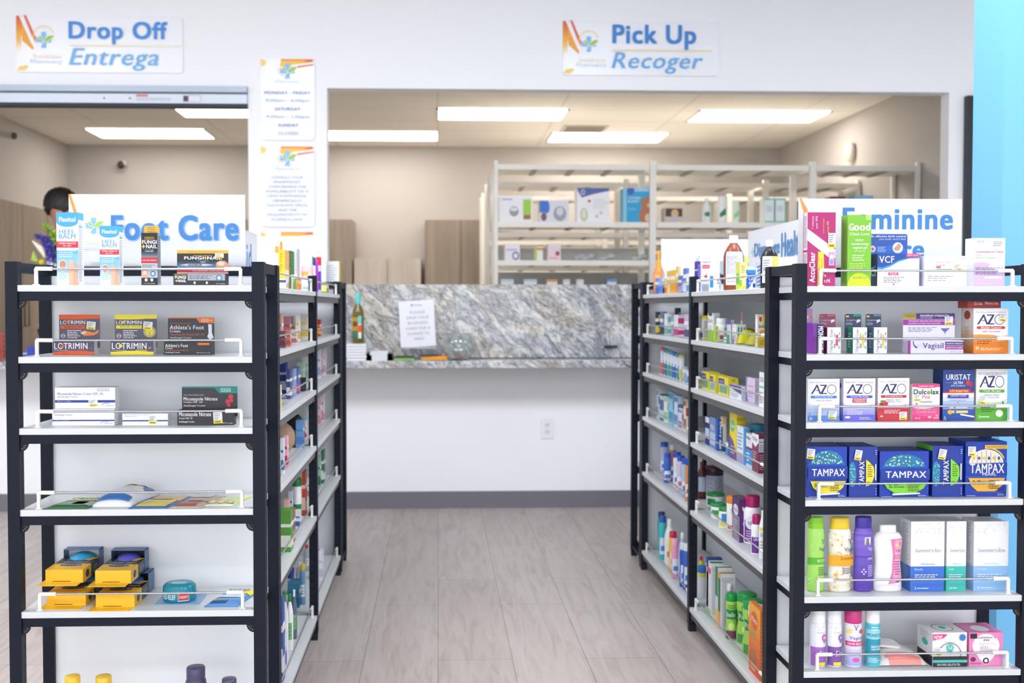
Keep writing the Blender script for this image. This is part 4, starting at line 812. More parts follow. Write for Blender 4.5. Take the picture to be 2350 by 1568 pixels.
EC('R', 0, 1944, 2000, 494, .05, '#7fc832', 'bright green gel carton, second on the top right shelf',
   {'F': [('r', .77, .93, 1, 1, '#b5dc7a'), ('t', 'G', .06, .78, .26, .88, '#ffffff', 'B'), ('t', 'ood', .26, .78, .96, .89, '#ffffff', 'B'), ('t', 'Clean Love', .08, .715, .92, .755, '#ffffff', 'b'), ('t', 'restore', .32, .63, .66, .665, '#ffffff', 'i'), ('t', 'moisturizing', .16, .57, .88, .61, '#ffffff', 'b'), ('t', 'vaginal gel', .22, .515, .82, .56, '#ffffff', 'b'), ('t', 'pH-balanced', .3, .48, .74, .505, '#eafad8'), ('l', .2, .35, .8, .45, 3, '#dff4c2'), ('l', .1, .24, .9, .33, 3, '#c9e06a'), ('e', .5, .0, .5, .19, '#d3e62c'), ('r', 0, -.0, 1, .0, '#7fc832'), ('t', 'BIO-MATCH', .24, .1, .8, .135, '#8aa02a', 'b')],
    'L': [('r', 0, 0, 1, 1, '#77bf34'), ('l', .2, .05, .8, .95, 40, '#4d8a1e')]}, .035)
EC('R', 0, 2013, 2110, 583, .06, '#22489c', 'blue and white contraceptive carton with a hanging card, third on the top right shelf',
   {'F': [('r', 0, 0, 1, 1, '#f4f4f7'), ('p', [(0, 1), (1, 1), (1, .86), (.75, .85), (.5, .75), (.3, .6), (.12, .52), (0, .53)], '#3f9ad6'), ('p', [(0, 1), (1, 1), (1, .9), (.75, .88), (.5, .8), (.3, .66), (.12, .58), (0, .6)], '#1f50a8'), ('r', .68, .9, 1, 1, '#e03a8a'), ('t', 'NEW LOOK!', .72, .93, .97, .975, '#fbe3ef', 'b'), ('t', 'VCF', .04, .72, .4, .93, '#ffffff', 'b'), ('t', 'VAGINAL CONTRACEPTIVE', .05, .46, .7, .51, '#d87a9c'),
          ('r', .26, .34, .5, .42, '#d63a6e'), ('t', 'FILM', .3, .355, .46, .405, '#ffffff', 'b'), ('l', .15, .1, .66, .3, 4, '#8d8f9a'), ('a', .95, .45, .2, .28, 130, 235, .04, '#c9ccd4'), ('a', .82, .12, .14, .2, -20, 40, .05, '#c9ccd4'), ('e', .39, .06, .02, .025, '#c23b5a')], 'L': [('r', 0, 0, 1, 1, '#1e2c5c'), ('t', 'VCF', .2, .3, .8, .62, '#e8eaf2', 'D')]}, .045,
   card=(-.09, .89, .062, '#2456b0', [('p', [(0, 0), (1, 0), (1, .3), (.6, .45), (.3, .35), (0, .5)], '#2f6fc6'), ('t', 'Safe, effective birth control', .03, .83, .96, .94, '#ffffff', 'b'), ('t', "you both won't feel", .3, .69, .95, .8, '#e4ecf8'), ('e', .76, .33, .13, .27, '#dfe9f6'), ('p', [(.66, .3), (.72, .4), (.77, .55), (.83, .5), (.84, .35), (.78, .2), (.7, .2)], '#d99c7e'), ('e', .14, .27, .08, .18, '#e58ab0'), ('e', .14, .27, .06, .13, '#f6f0f6'), ('e', .14, .27, .035, .08, '#8a6ab8'), ('l', .26, .12, .5, .4, 4, '#bcd2ef')]))
EC('R', 0, 2121, 2218, 588, .05, '#f4eff2', 'pale pink and white carton with rose script, fourth on the top right shelf',
   {'F': [('t', 'New Day', .28, .74, .62, .84, '#d99ab0', 'i'), ('l', .28, .66, .6, .72, 1, '#c99aa8'), ('r', .28, .6, .39, .66, '#c8506e'), ('r', .28, .52, .65, .57, '#7fc07a'), ('a', .15, .86, .07, .08, 0, 360, .08, '#e0b3c0'), ('l', .08, .16, .75, .36, 3, '#b5a8b0'), ('t', '1 Tablet', .78, .9, .98, .93, '#c78a9a'), ('s', .79, .62, .2, .22, 12, 1.5)]}, .035)
EC('R', 0, 2233, 2307, 547, .05, '#f4f3f6', 'white and lavender tablet carton, rightmost on the top right shelf',
   {'F': [('r', 0, 0, 1, .42, '#d9bfe6'), ('e', .25, .45, .28, .05, '#d9bfe6'), ('e', .75, .41, .27, .045, '#f4f3f6'), ('r', .1, .9, .33, .95, '#c6cbd2'), ('t', 'Rugby', .13, .91, .3, .94, '#f4f4f6', 'b'), ('l', .62, .82, .95, .94, 3, '#9a9ca8'), ('t', 'Levonorgestrel Tablet', .08, .68, .95, .74, '#d0529a', 'b'), ('r', .08, .63, .26, .665, '#d6d3ea'), ('t', 'Emergency Contraceptive', .08, .575, .72, .605, '#77737f'), ('l', .06, .24, .93, .4, 5, '#8f7f9e'), ('r', .35, .16, .9, .21, '#f2e6f6'), ('t', 'ONE TABLET 1 mg', .08, .04, .6, .065, '#f4ecf8', 'b')]}, .035)
# ---- right rack, second shelf
EC('R', 1, 1866, 1891, 744, .1, '#7d2fa0', 'purple yeast treatment carton with a lilac hang tab on the second right shelf',
   {'F': [('r', .3, 0, 1, .98, '#2c2560'), ('t', 'MONISTAT', .45, .12, .95, .92, '#f2ecf8', 'BD')], 'L': [('r', 0, 0, 1, 1, '#8a35ad')]}, .055, card=(-1.0, .85, .047, '#c58fe0', [('r', 0, .45, 1, .6, '#f0a850'), ('r', .5, .05, 1, .35, '#d6a8ec'), ('e', .6, .4, .2, .15, '#f0ecf4')]))
for x0, x1, c, sc, lab, yt in ((1898, 1930, '#cf5a86', '#a63a66', 'pink', 719), (1957, 1990, '#2fa888', '#168a6a', 'green', 718), (2005, 2036, '#5a8fb0', '#56808f', 'grey blue', 719)):
    EC('R', 1, x0, x1, 752, .05, '#f0f0f2', 'slim white %s sided cream carton with dark hang card on the second right shelf' % lab,
       {'F': [('t', '7 Day Vaginal Cream', .2, .04, .45, .92, '#5a5a68', 'bU'), ('r', .62, .3, .8, .72, '#e8d84a' if lab != 'pink' else '#d65a80'), ('l', .84, .1, .95, .9, 3, '#a8a8b4'), ('l', .5, .1, .6, .9, 2, '#a8a8b4')], 'L': [('r', 0, 0, 1, 1, c), ('p', [(.3, 0), (1, 0), (1, 1), (.3, .9), (0, .5)], sc), ('l', .3, .2, .7, .8, 6, '#e8ecea')]}, .06,
       card=(-.2, .98, .04, '#363a5e' if lab != 'pink' else '#8a3a5e', [('r', .5, .82, 1, 1, c), ('r', .05, .75, .25, .88, '#e8d84a' if lab != 'pink' else '#d0608a'), ('t', '7 Day Vaginal Cream', .06, .45, .72, .58, '#e8e8f0'), ('l', .06, .15, .6, .38, 3, '#b0b4c8'), ('p', [(.7, .3), (.95, .45), (.92, .6), (.72, .55)], '#e6e6ec')]))
EC('R', 1, 2083, 2211, 782, .04, '#e3e0f4', 'wide lilac itch creme carton with a purple banner card on the second right shelf',
   {'F': [('r', 0, 0, .05, 1, '#9a2f9e'), ('a', .17, .95, .08, .55, 180, 270, .2, '#3a2f7a'), ('t', 'Vagisil', .27, .25, .64, .82, '#4a3f8e', 'b'), ('r', .67, .62, 1, .9, '#4a2f7e'), ('t', 'MAXIMUM STRENGTH', .69, .69, .98, .82, '#f2ecf8', 'b'), ('r', .67, .3, 1, .58, '#a8379a'), ('t', 'ANTI-ITCH CREME', .69, .37, .98, .5, '#f8e8f4', 'b'), ('t', 'NET WT. 1 OZ (28 g)', .76, .06, .98, .16, '#8a86a8')]}, .055,
   card=(0, .94, .0815, '#e6e4f4', [('r', 0, .78, 1, 1, '#4a2f7e'), ('r', 0, .78, .25, 1, '#b09a3a'), ('t', 'Vagisil', .05, .85, .22, .93, '#6e5a1e'), ('t', 'MAXIMUM STRENGTH', .33, .87, .88, .95, '#ffffff', 'b'), ('t', 'ANTI-ITCH CREME', .33, .81, .56, .85, '#e6dcf0', 'b'), ('r', 0, .56, 1, .77, '#9f2f9b'), ('t', 'STRONGEST MEDICINE FOR INTENSE ITCH', .1, .685, .82, .735, '#f8e8f6', 'b'), ('t', 'INCLUDING ITCH FROM YEAST INFECTIONS', .1, .6, .72, .645, '#f8e8f6', 'b'), ('l', .1, .3, .66, .5, 4, '#8a92b4'), ('p', [(.72, .44), (.9, .44), (.82, .3), (.81, .2), (.8, .3)], '#5a6fb8'), ('s', .88, .73, .16, .3, 0, 1.35)]))
def azo(top, c1, bandc, band, sub, low, extra=(), tcol='#5a5f9e'):
    return [('g', 0, 0, 1, .5, c1, '#eef0f8'), ('e', .5, .55, .62, .2, '#f3f4f9'), ('r', 0, .5, 1, 1, '#f1f2f7'), ('t', top, .06, .89, .94, .93, tcol), ('p', [(.1, .64), (.27, .86), (.31, .86), (.42, .64), (.37, .64), (.33, .72), (.25, .72), (.22, .735), (.32, .735), (.29, .81), (.15, .64)], '#252d66'),
            ('p', [(.38, .86), (.6, .86), (.6, .845), (.47, .665), (.6, .665), (.6, .64), (.39, .64), (.39, .655), (.53, .835), (.38, .835)], '#252d66'), ('a', .75, .75, .145, .115, 0, 360, .12, '#252d66'), ('r', .12, .54, .88, .6, bandc), ('e', .12, .57, .03, .03, bandc), ('e', .88, .57, .03, .03, bandc), ('t', band, .22, .55, .78, .59, '#ffffff', 'b')]+[('t', s, .25, .475-.045*i, .75, .505-.045*i, '#6a6a94') for i, s in enumerate(sub)]+\
           [('l', .12, .14, .62, .28, 4, low), ('t', '1', .84, .32, .88, .37, '#55586a')]+list(extra)
orange = [('r', 0, 0, 1, .3, '#f08a24'), ('e', .2, .3, .7, .12, '#f5a04a'), ('r', 0, 0, 1, .26, '#f08a24'), ('t', '54', .06, .08, .15, .16, '#ffffff', 'b'), ('l', .2, .06, .9, .13, 2, '#fbd9b0'), ('l', .1, .2, .6, .34, 3, '#a84a14'), ('s', .84, .8, .2, .18, -5, 1.05)]
EC('R', 1, 2233, 2314, 708, .075, '#f3ede8', 'orange and white bladder control carton at the right end of the second right shelf',
   {'F': azo('Helps Reduce LEAKAGE & URGENCY', '#f5b070', '#c2452f', 'Bladder Control', [], '#f7cfa0', [('t', 'with Go-Less', .25, .47, .76, .51, '#d9552f')]+orange, '#b86a5a'), 'L': [('g', 0, 0, 1, .6, '#e8862e', '#f3e6dc'), ('e', .5, .85, .25, .1, '#b8382c'), ('l', .3, .1, .7, .6, 14, '#c9a48a')]}, .055)
loc, w, h = slot('R', 1, 2233, 2314, 708, .055)
l2, w2, h2 = slot('R', 1, 2219, 2297, 684, .065)
carton('carton', 'dark red carton lying on top of the orange bladder control carton', 'carton', Vector((l2.x, l2.y, loc.z+h+.0005)), w2, .06, max(.012, h2-h), '#a3251f', {'F': [('t', 'Go Less,', .2, .25, .45, .6, '#f2e6e4', 'b'), ('t', 'Worry Less.', .52, .25, .94, .6, '#f2e6e4', 'b')]})
# ---- right rack, third shelf
chk = lambda c: []
EC('R', 2, 1853, 1927, 870, .06, '#e6ebf6', 'blue carton marked value size, first on the third right shelf', {'F': azo('FAST RELIEF For Urinary Pain', '#6f9ae0', '#3f78d0', 'Urinary Pain Relief', ['VALUE SIZE'], '#e3ecfa', [('r', 0, 0, 1, .12, '#5f8cda'), ('t', '30', .05, .03, .14, .09, '#e6eefc', 'b'), ('s', .78, .15, .26, .19, -8, .75)])}, .04)
EC('R', 2, 1935, 2009, 869, .06, '#e9e8f8', 'violet blue carton marked maximum strength, second on the third right shelf', {'F': azo("RELIEF That's Fast", '#7a78dc', '#4a55c8', 'Urinary Pain Relief', [], '#e9e8fb', [('r', .28, .43, .72, .53, '#d22f44'), ('t', 'MAXIMUM', .32, .485, .68, .515, '#fff', 'b'), ('t', 'STRENGTH', .32, .445, .68, .475, '#fff', 'b'), ('r', 0, 0, 1, .15, '#6f6ad8'), ('e', .13, .09, .09, .025, '#f2f2fa'), ('l', .5, .03, .9, .1, 2, '#dcdaf6')]), 'L': [('g', 0, 0, 1, .5, '#7a78dc', '#e9e8f8'), ('e', .5, .82, .25, .07, '#5a5ac0')]}, .04)
EC('R', 2, 2014, 2087, 868, .06, '#f4eaec', 'red cranberry urinary health carton, third on the third right shelf', {'F': azo('Helps CLEANSE & PROTECT', '#cf5560', '#c22f34', 'Cranberry', ['URINARY TRACT', 'HEALTH'], '#f8dfe2', [('r', 0, 0, 1, .3, '#c9353f'), ('e', .12, .38, .08, .055, '#c9202c'), ('e', .25, .4, .07, .05, '#d33040'), ('e', .16, .46, .09, .025, '#4f9a48'), ('l', .2, .17, .8, .27, 3, '#f8dfe2'), ('t', '50', .06, .09, .16, .13, '#fff', 'b'), ('s', .8, .12, .24, .19, 0, .75)], '#b85a66'), 'L': [('g', 0, 0, 1, .5, '#cf5560', '#f4eaec')]}, .04)
EC('R', 2, 2093, 2157, 882, .06, '#f4f2f2', 'short pink laxative carton, fourth on the third right shelf', {'F': [('g', 0, 0, 1, .4, '#e23a7e', '#e85a94'), ('e', .6, .3, .7, .18, '#e85a94'), ('r', 0, .42, 1, .93, '#f4f2f2'), ('e', .4, .42, .5, .09, '#f4f2f2'), ('r', 0, .92, 1, 1, '#e23a7e'), ('e', .5, .93, .4, .04, '#e23a7e'), ('t', 'OVERNIGHT RELIEF', .22, .925, .78, .955, '#fff', 'b'), ('t', 'Dulcolax', .04, .72, .96, .86, '#2a4a3e', 'B'), ('e', .59, .775, .065, .045, '#7cb33a'), ('t', 'Pink', .34, .6, .66, .7, '#cf2f6e', 'i'), ('t', 'LAXATIVE', .28, .49, .72, .535, '#4a4a55', 'b'), ('s', .18, .63, .28, .18, 0, .8), ('e', .15, .46, .11, .06, '#fbe6f0'), ('t', '1', .12, .44, .18, .48, '#e23a7e', 'b'), ('t', 'Gentle, dependable relief', .12, .28, .88, .315, '#fbe3ee', 'b'), ('t', 'for sensitive stomachs', .16, .23, .84, .265, '#fbe3ee', 'b'), ('t', '6-12', .1, .05, .28, .1, '#fff', 'b'), ('t', '25', .84, .12, .94, .16, '#fff', 'b'), ('t', 'TABLETS', .74, .06, .96, .1, '#fff', 'b'), ('e', .62, .1, .07, .03, '#f5b3cf')]}, .04)
EC('R', 2, 2163, 2236, 849, .065, '#1f3f8e', 'tall dark blue relief pak carton, fifth on the third right shelf', {'F': [('g', 0, 0, 1, .54, '#2c5ab8', '#f0f2f8'), ('g', 0, 0, 1, .22, '#20489c', '#2f60b8'), ('t', 'URISTAT', .1, .8, .88, .91, '#fff', 'b'), ('t', 'ULTRA', .34, .72, .64, .77, '#fff', 'bi'), ('r', .08, .745, .3, .75, '#8fa6d8'), ('t', 'with Cranberry', .25, .66, .72, .71, '#dfe6f6', 'i'), ('e', .8, .74, .07, .05, '#d22f3c'), ('e', .88, .71, .06, .045, '#c22030'), ('r', 0, .545, 1, .57, '#c42a34'), ('r', .18, .55, .86, .615, '#d8432f'), ('t', 'UTI Relief Pak', .22, .56, .8, .605, '#ffe05a', 'bi'), ('r', .15, .44, .82, .51, '#4a3f9e'), ('t', 'HIGHEST DOSE', .24, .475, .74, .5, '#fff', 'b'), ('t', 'TEST FOR INFECTION', .22, .385, .74, .41, '#6a86b8'), ('t', '+', .45, .34, .5, .37, '#3a4a8a', 'b'), ('r', .2, .24, .34, .31, '#e6eaf4'), ('r', .4, .24, .78, .31, '#dfe6f6'), ('r', .16, .15, .8, .2, '#f6d47a'), ('e', .22, .17, .08, .045, '#f2b53a'), ('t', '1', .36, .155, .42, .195, '#22408e', 'b'), ('p', [(.55, .11), (1, .06), (1, .09), (.56, .14)], '#f0f0f4'), ('t', '2', .03, .055, .08, .085, '#fff', 'b'), ('t', '12', .03, .015, .1, .045, '#fff', 'b')], 'L': [('r', 0, 0, 1, 1, '#1b3a80')]}, .04)
EC('R', 2, 2239, 2312, 847, .065, '#f0f4ee', 'green and white test strips carton, rightmost on the third right shelf', {'F': azo('ACCURATE RESULTS', '#6fba3a', '#5aaa34', 'Test Strips', ['URINARY TRACT', 'INFECTION TEST'], '#eaf6de', [('t', 'In 2 Minutes', .3, .865, .7, .885, '#55586a'), ('r', 0, 0, 1, .24, '#5cb030'), ('l', .15, .16, .6, .27, 3, '#2e5a1c'), ('s', .22, .4, .24, .16, -12, .7), ('t', '3', .08, .05, .13, .1, '#fff', 'b'), ('l', .15, .05, .5, .1, 1, '#eaf6de'), ('e', .74, .14, .12, .07, '#e9f2e2')], '#55586a')}, .04)
# ---- right rack, fourth shelf: tampon boxes
rd = random.Random(3)
def dome(cu, cv, ru, rv):
    it = [('p', [(cu+ru*math.cos(PI*k/16), cv+rv*math.sin(PI*k/16)) for k in range(17)], '#1f7fae')]
    for k in range(46):
        a = rd.random()*PI; q = rd.random()**.5; it.append(('e', cu+ru*.95*q*math.cos(a), cv+.01+rv*.9*q*math.sin(a), .012+.012*rd.random(), .01+.008*rd.random(), rd.choice(['#d6e67a', '#8fd6c6', '#e8ecc0', '#5ac0a8', '#c4e0e6'])))
    return it
def flatten(it):  # keep the many dots on one printed layer
    return it
def tampax(c, letter, pearl=False, word='REGULAR'):
    it = [('r', .0, .0, 1, 1, '#1a3fae'), ('e', .5, .5, .55, .3, '#2050c0')]+(dome(.5, .66, .42, .27) if not pearl else [('p', [(.5+.42*math.cos(PI*k/16), .6+.26*math.sin(PI*k/16)) for k in range(17)], '#e8e2d2')]+[('r', .16+.11*k, .61, .17+.11*k, .62+.22*math.sin((k+.6)/7*PI), '#8a7f6a') for k in range(7)]+[('e', .2+.12*k, .7, .03, .03, q) for k, q in enumerate(['#e0c23a', '#3f4a9a', '#e0c23a', '#3f4a9a', '#d6b84a', '#3f4a9a'])]+[('a', .5, .6, .46, .3, 20, 90, .08, '#e9c84a'), ('r', .45, .87, 1, .94, '#e2b53a'), ('t', 'ALL DAY COMFORT & PROTECTION', .5, .89, .96, .92, '#6a4f18')])
    it += [('p', [(0, .38), (1, .38), (1, .62), (0, .6)], '#173a9e'), ('t', 'TAMPAX', .1, .43, .93, .57 if not pearl else .6, '#f6f8fc', 'b')]
    if pearl: it += [('t', 'PEARL', .4, .385, .74, .435, '#f6f8fc')]
    v = .33 if not pearl else .34
    it += [('p', [(.06, v), (.95, v), (.88, .2), (.72, .1), (.5, .08), (.28, .1), (.13, .2)], c), ('t', letter, .17, v-.12, .24, v-.04, '#2f3020'), ('t', word, .27, v-.12, .48, v-.09, '#2f3020', 'b')]+[('e', .29+.045*k, v-.055, .013, .02, '#2f3020' if k < 2 else '#a8a860') for k in range(5)]+[('l', .56, v-.2, .86, v-.03, 5, '#5a5a28'), ('r', .53, v-.18, .534, v-.03, '#6a6a30'),
           ('p', [(.24, .05), (.8, .075), (.8, .105), (.24, .09)] if not pearl else [(.1, .08), (.9, .06), (.9, .1), (.1, .1)], '#e8eaf2' if not pearl else '#3a4aa0'), ('l', .02, .01, .25, .035, 1, '#c6d0ec'), ('l', .76, .02, .97, .06, 2, '#c6d0ec')]
    return it
def tamp_side(c, letter):
    return [('e', .12, .45, .13, .25, '#2a86b4')]+[('e', .02+.2*rd.random(), .25+.4*rd.random(), .02, .012, rd.choice(['#d6e67a', '#8fd6c6', '#5ac0a8'])) for k in range(26)]+[('t', 'TAMPAX', .34, .24, .52, .72, '#f6f8fc', 'bU'), ('p', [(.58, .22), (.78, .26), (.88, .42), (.86, .6), (.7, .7), (.58, .75)], c), ('t', letter, .62, .27, .7, .32, '#2f3020', 'U'), ('l', .64, .4, .82, .66, 6, '#5a5a28'), ('r', .9, .34, .94, .66, '#e6e8f0'), ('l', .9, .84, .97, .95, 3, '#a8b6e0'), ('l', .92, .04, .96, .2, 3, '#a8b6e0'), ('s', .3, .84, .25, .2, -10, .55)]
kk = dict(inset=.045)
EC('R', 3, 1852, 1944, 1026, .11, '#18389c', 'dark blue tampon box with yellow panel, leftmost on the fourth right shelf', {'F': tampax('#f2df3c', 'R')+[('s', .06, .87, .2, .2, -6, .85)]}, name='tampon_box', cat='box', **kk)
EC('R', 3, 1948, 2014, 1026, .11, '#18389c', 'narrow side of a blue tampon box with yellow panel, second on the fourth right shelf', {'F': tamp_side('#f2df3c', 'R')}, name='tampon_box', cat='box', **kk)
EC('R', 3, 2018, 2132, 1036, .11, '#18389c', 'wide blue tampon box with green panel, middle of the fourth right shelf', {'F': tampax('#7fd63a', 'S', word='SUPER')}, name='tampon_box', cat='box', **kk)
EC('R', 3, 2139, 2210, 1024, .11, '#18389c', 'narrow side of a blue tampon box with green panel, fourth on the fourth right shelf', {'F': tamp_side('#7fd63a', 'S'), 'L': [('r', 0, .9, 1, 1, '#6cc832')]}, name='tampon_box', cat='box', **kk)
EC('R', 3, 2215, 2311, 1014, .11, '#1c4cb8', 'tall blue tampon box with gold band, rightmost on the fourth right shelf', {'F': tampax('#f2b53a', 'R', True)+[('s', .13, .83, .19, .17, 0, .85)]}, name='tampon_box', cat='box', **kk)
# ---- right rack, fifth shelf
def vmark(u, v, s, c='#3a3a7e', a=.35): return [('a', u-s, v, s, s*a*2.2, 0, 80, .18, c), ('a', u+s, v, s, s*a*2.2, 100, 180, .18, c)]
def fl(n, cs, u0, u1, v0, v1, s=.03, a=.35):
    return [('e', u0+(u1-u0)*rd.random(), v0+(v1-v0)*rd.random(), s*(.5+rd.random()*.6), s*a*(.5+rd.random()*.6), rd.choice(cs)) for _ in range(n)]
EB('R', 4, 1851, 1892, 1186, 'wash', '#a9e36a', '#8ed62c', 'light green wash bottle, leftmost on the fifth right shelf', fl(14, ['#c9f09a', '#d8f6b8'], .05, .6, .5, .8)+[('r', 0, .37, 1, .46, '#5cb82c')]+vmark(.78, .64, .09)+[('t', 'Vagisil', .58, .54, .98, .6, '#3a3a7e'), ('t', 'HEALTHY DETOX', .5, .4, .98, .44, '#e8f8d8', 'b'), ('l', .55, .22, .98, .34, 5, '#3f6a2a')]+fl(10, ['#d8f6b8'], .1, .6, .05, .22), sy=.6, inset=.05)
EB('R', 4, 1900, 1953, 1187, 'wash', '#f4efe2', '#f0cf2a', 'yellow capped wash bottle with floral print on the fifth right shelf', fl(70, ['#f2c23a', '#f6dc7a', '#efb04a', '#ffffff'], .02, .98, .03, .82, .05)+[('r', .05, .36, .95, .5, '#f0a820')]+vmark(.74, .66, .09)+[('t', 'Vagisil', .55, .54, .97, .61, '#3a3a7e'), ('t', 'Scentsitive', .45, .44, .95, .49, '#7a5210'), ('l', .5, .25, .97, .34, 4, '#6a6a7a')], sy=.6, inset=.05)
EB('R', 4, 1958, 2003, 1185, 'wash', '#6f52c0', '#3d2aa0', 'violet wash bottle with dark purple cap on the fifth right shelf', [('g', 0, .03, 1, .8, '#5a3fae', '#8068cc'), ('r', 0, .4, 1, .48, '#5c3fb4')]+vmark(.82, .66, .08)+[('t', 'Vagisil', .62, .54, .98, .6, '#e0dcf4'), ('t', 'pH BALANCE', .62, .42, .98, .46, '#e6e0f8', 'b'), ('l', .62, .2, .97, .36, 6, '#cfc6ee'), ('e', .45, .3, .03, .012, '#e6e0f8'), ('e', .38, .27, .03, .012, '#e6e0f8'), ('e', .52, .27, .03, .012, '#e6e0f8'), ('e', .45, .24, .03, .012, '#e6e0f8'), ('s', .6, .68, .26, .1, 0, .35)], sy=.6, inset=.05)
EB('R', 4, 2003, 2070, 1204, 'powder', '#f4f3f6', '#f2f1f4', 'white waisted powder bottle with a pink label on the fifth right shelf', [('p', [(.5, .8), (.95, .8), (.92, .55), (.85, .4), (.9, .15), (.45, .12), (.55, .3), (.58, .55)], '#e87cb4'), ('p', [(.62, .78), (.93, .78), (.9, .5), (.84, .4), (.88, .17), (.55, .15), (.62, .35), (.64, .55)], '#f2a6cc')]+vmark(.8, .7, .06)+[('t', 'Vagisil', .64, .59, .94, .645, '#3a3a7e'), ('r', .62, .5, .88, .55, '#d9347e'), ('t', 'ODOR BLOCK', .64, .51, .86, .54, '#fff', 'b'), ('r', .62, .69, .74, .73, '#f4e04a'), ('l', .63, .25, .85, .47, 6, '#a8487a'), ('e', .72, .15, .06, .01, '#55406a')], sy=.5, inset=.05)
def eve(c, w1, nar=False):
    return [('r', 0, 0, 1, .36, c), ('r', 0, .36, 1, 1, '#eceef2')]+fl(30, ['#6a7078', '#a8adb5', '#c6cad0'], .03, .97, .82, .99, .008, 1)+[('t', "Summer's Eve", .12 if not nar else .16, .565, .88 if not nar else .9, .62, '#a2a5ad'), ('t', w1, .3, .385, .7, .41, c), ('t', 'Douche', .1, .31, .34, .34, '#e3ebf8'), ('l', .1, .2, .8, .26, 2, '#dfe8f6'), ('t', '2', .1, .04, .15, .07, '#fff', 'b'), ('l', .18, .04, .6, .07, 1, '#dfe8f6')]
for x0, x1, yt, c, s1, lab in ((2089, 2168, 1197, '#3f74d0', 'Medicated', 'tall white and royal blue douche carton on the fifth right shelf'), (2171, 2218, 1197, '#3fbdb0', 'Fresh Scent', 'narrow white and teal douche carton on the fifth right shelf'), (2233, 2315, 1197, '#8fbde8', 'Extra Cleansing', 'tall white and pale blue douche carton at the right end of the fifth right shelf')):
    EC('R', 4, x0, x1, yt, .075, '#e6e8ec', lab, {'F': eve(c, s1, x1-x0 < 60), 'L': [('r', 0, 0, 1, .36, c), ('l', .2, .1, .8, .95, 26, '#b4b8c0')], 'T': fl(14, ['#6a7078', '#a8adb5'], .05, .95, .05, .95, .01, 1)}, .05)
# ---- right rack, bottom visible shelf
def se(c, badge):
    return [('g', 0, .03, 1, .75, '#e3e5f4', '#f0f1f8'), ('r', 0, .03, 1, .36, c)]+fl(14, ['#8a90a0'], .1, .95, .66, .74, .02, .3)+[('t', "Summer's Eve", .35, .6, .95, .63, '#b0b3c0'), ('e', .72, .52, .15, .06, badge), ('p', [(.58, .51), (.86, .51), (.72, .41)], badge), ('t', 'SE', .64, .5, .8, .54, '#fff', 'b'), ('t', '5in1', .45, .2, .9, .3, '#f2eaf8', 'b'), ('r', .35, .04, .75, .1, '#f0dc4a')]
EB('R', 5, 1858, 1894, 1396, 'aerosol', '#e8e9f2', '#eef0f4', 'white and orchid spray can, leftmost on the lowest right shelf', se('#a86ac8', '#c85ab0'), inset=.035)
EB('R', 5, 1897, 1931, 1396, 'aerosol', '#e8e9f2', '#eef0f4', 'white and purple spray can, second on the lowest right shelf', se('#8a5ab4', '#8a62c0'), inset=.035)
EB('R', 5, 1937, 1977, 1397, 'aerosol', '#e6e4f4', '#c8347e', 'lavender spray can with magenta cap on the lowest right shelf', [('r', 0, .38, 1, .46, '#d9347e'), ('t', 'ODOR BLOCK', .12, .4, .88, .44, '#fff', 'b'), ('t', 'Vagisil', .2, .48, .85, .55, '#4a3f9e')]+vmark(.5, .66, .12)+[('e', .78, .63, .14, .04, '#e0566a'), ('r', .05, .6, .3, .66, '#f4e04a'), ('g', 0, .04, 1, .3, '#a8b0e8', '#d8d0f4'), ('e', .5, .14, .16, .04, '#d9609a')], inset=.035)
EB('R', 5, 1985, 2019, 1397, 'aerosol', '#6fd0dc', '#f2f4f4', 'turquoise spray can with white cap on the lowest right shelf', [('r', 0, .03, 1, .74, '#4ab8cc'), ('r', 0, .2, 1, .5, '#2a9ab4'), ('r', 0, .49, 1, .66, '#8fd8e4'), ('t', 'MONISTAT', .08, .53, .98, .59, '#1f3f7a', 'b'), ('t', 'INSTANT', .3, .34, .92, .38, '#fff', 'b'), ('t', 'Itch Relief', .32, .3, .9, .335, '#fff', 'b'), ('l', .15, .08, .8, .17, 3, '#e0f4f8'), ('l', .3, .64, .8, .72, 2, '#eaf8fa')], inset=.035)
loc, w, h = slot('R', 5, 2022, 2128, 1494, .04)
r = empty('wipes_pack', loc+Vector((0, .0, 0)), 'soft pink and white wipes pack lying on the lowest right shelf', 'package')
m = MB(); n = 14; vs = []
for j in range(n+1):
    for i in range(n+1):
        u, v = i/n, j/n; e = (max(0, math.sin(PI*u))*max(0, math.sin(PI*v)))**.35; vs.append(((u-.5)*w*1.08, v*.15, .003+e*h*.95*(1-.35*u)))
m.mesh(vs, [(j*(n+1)+i, j*(n+1)+i+1, (j+1)*(n+1)+i+1, (j+1)*(n+1)+i) for j in range(n) for i in range(n)], mat('#ece6e6', .25), True)
m.mesh([(x, y, 0) for x, y, z in vs], [((j+1)*(n+1)+i, (j+1)*(n+1)+i+1, j*(n+1)+i+1, j*(n+1)+i) for j in range(n) for i in range(n)], mat('#ece6e6', .25))
for j, i0, i1, c in ((1, 2, 12, '#ef8a84'), (2, 3, 11, '#f4a49c'), (0, 3, 12, '#f0958e')):
    for i in range(i0, i1):
        k = j*(n+1)+i; m.poly([(vs[q][0], vs[q][1]-.0012, vs[q][2]+.0012) for q in (k, k+1, k+n+2, k+n+1)], mat(c, .3))
m.build('pouch', parent=r)
m = MB(); rounded(m, .085, .06, .006, .015, mat('#f3f1f2', .3)); m.build('lid', parent=r, loc=(-w*.17, .05, h*1.0), rot=(-PI/2+.1, .12, .12))
circ = [('e', .5+.33*math.cos(math.radians(-20+220*k/26)), .36+.33*math.sin(math.radians(-20+220*k/26)), .014, .017, '#2c2c34') for k in range(27)]
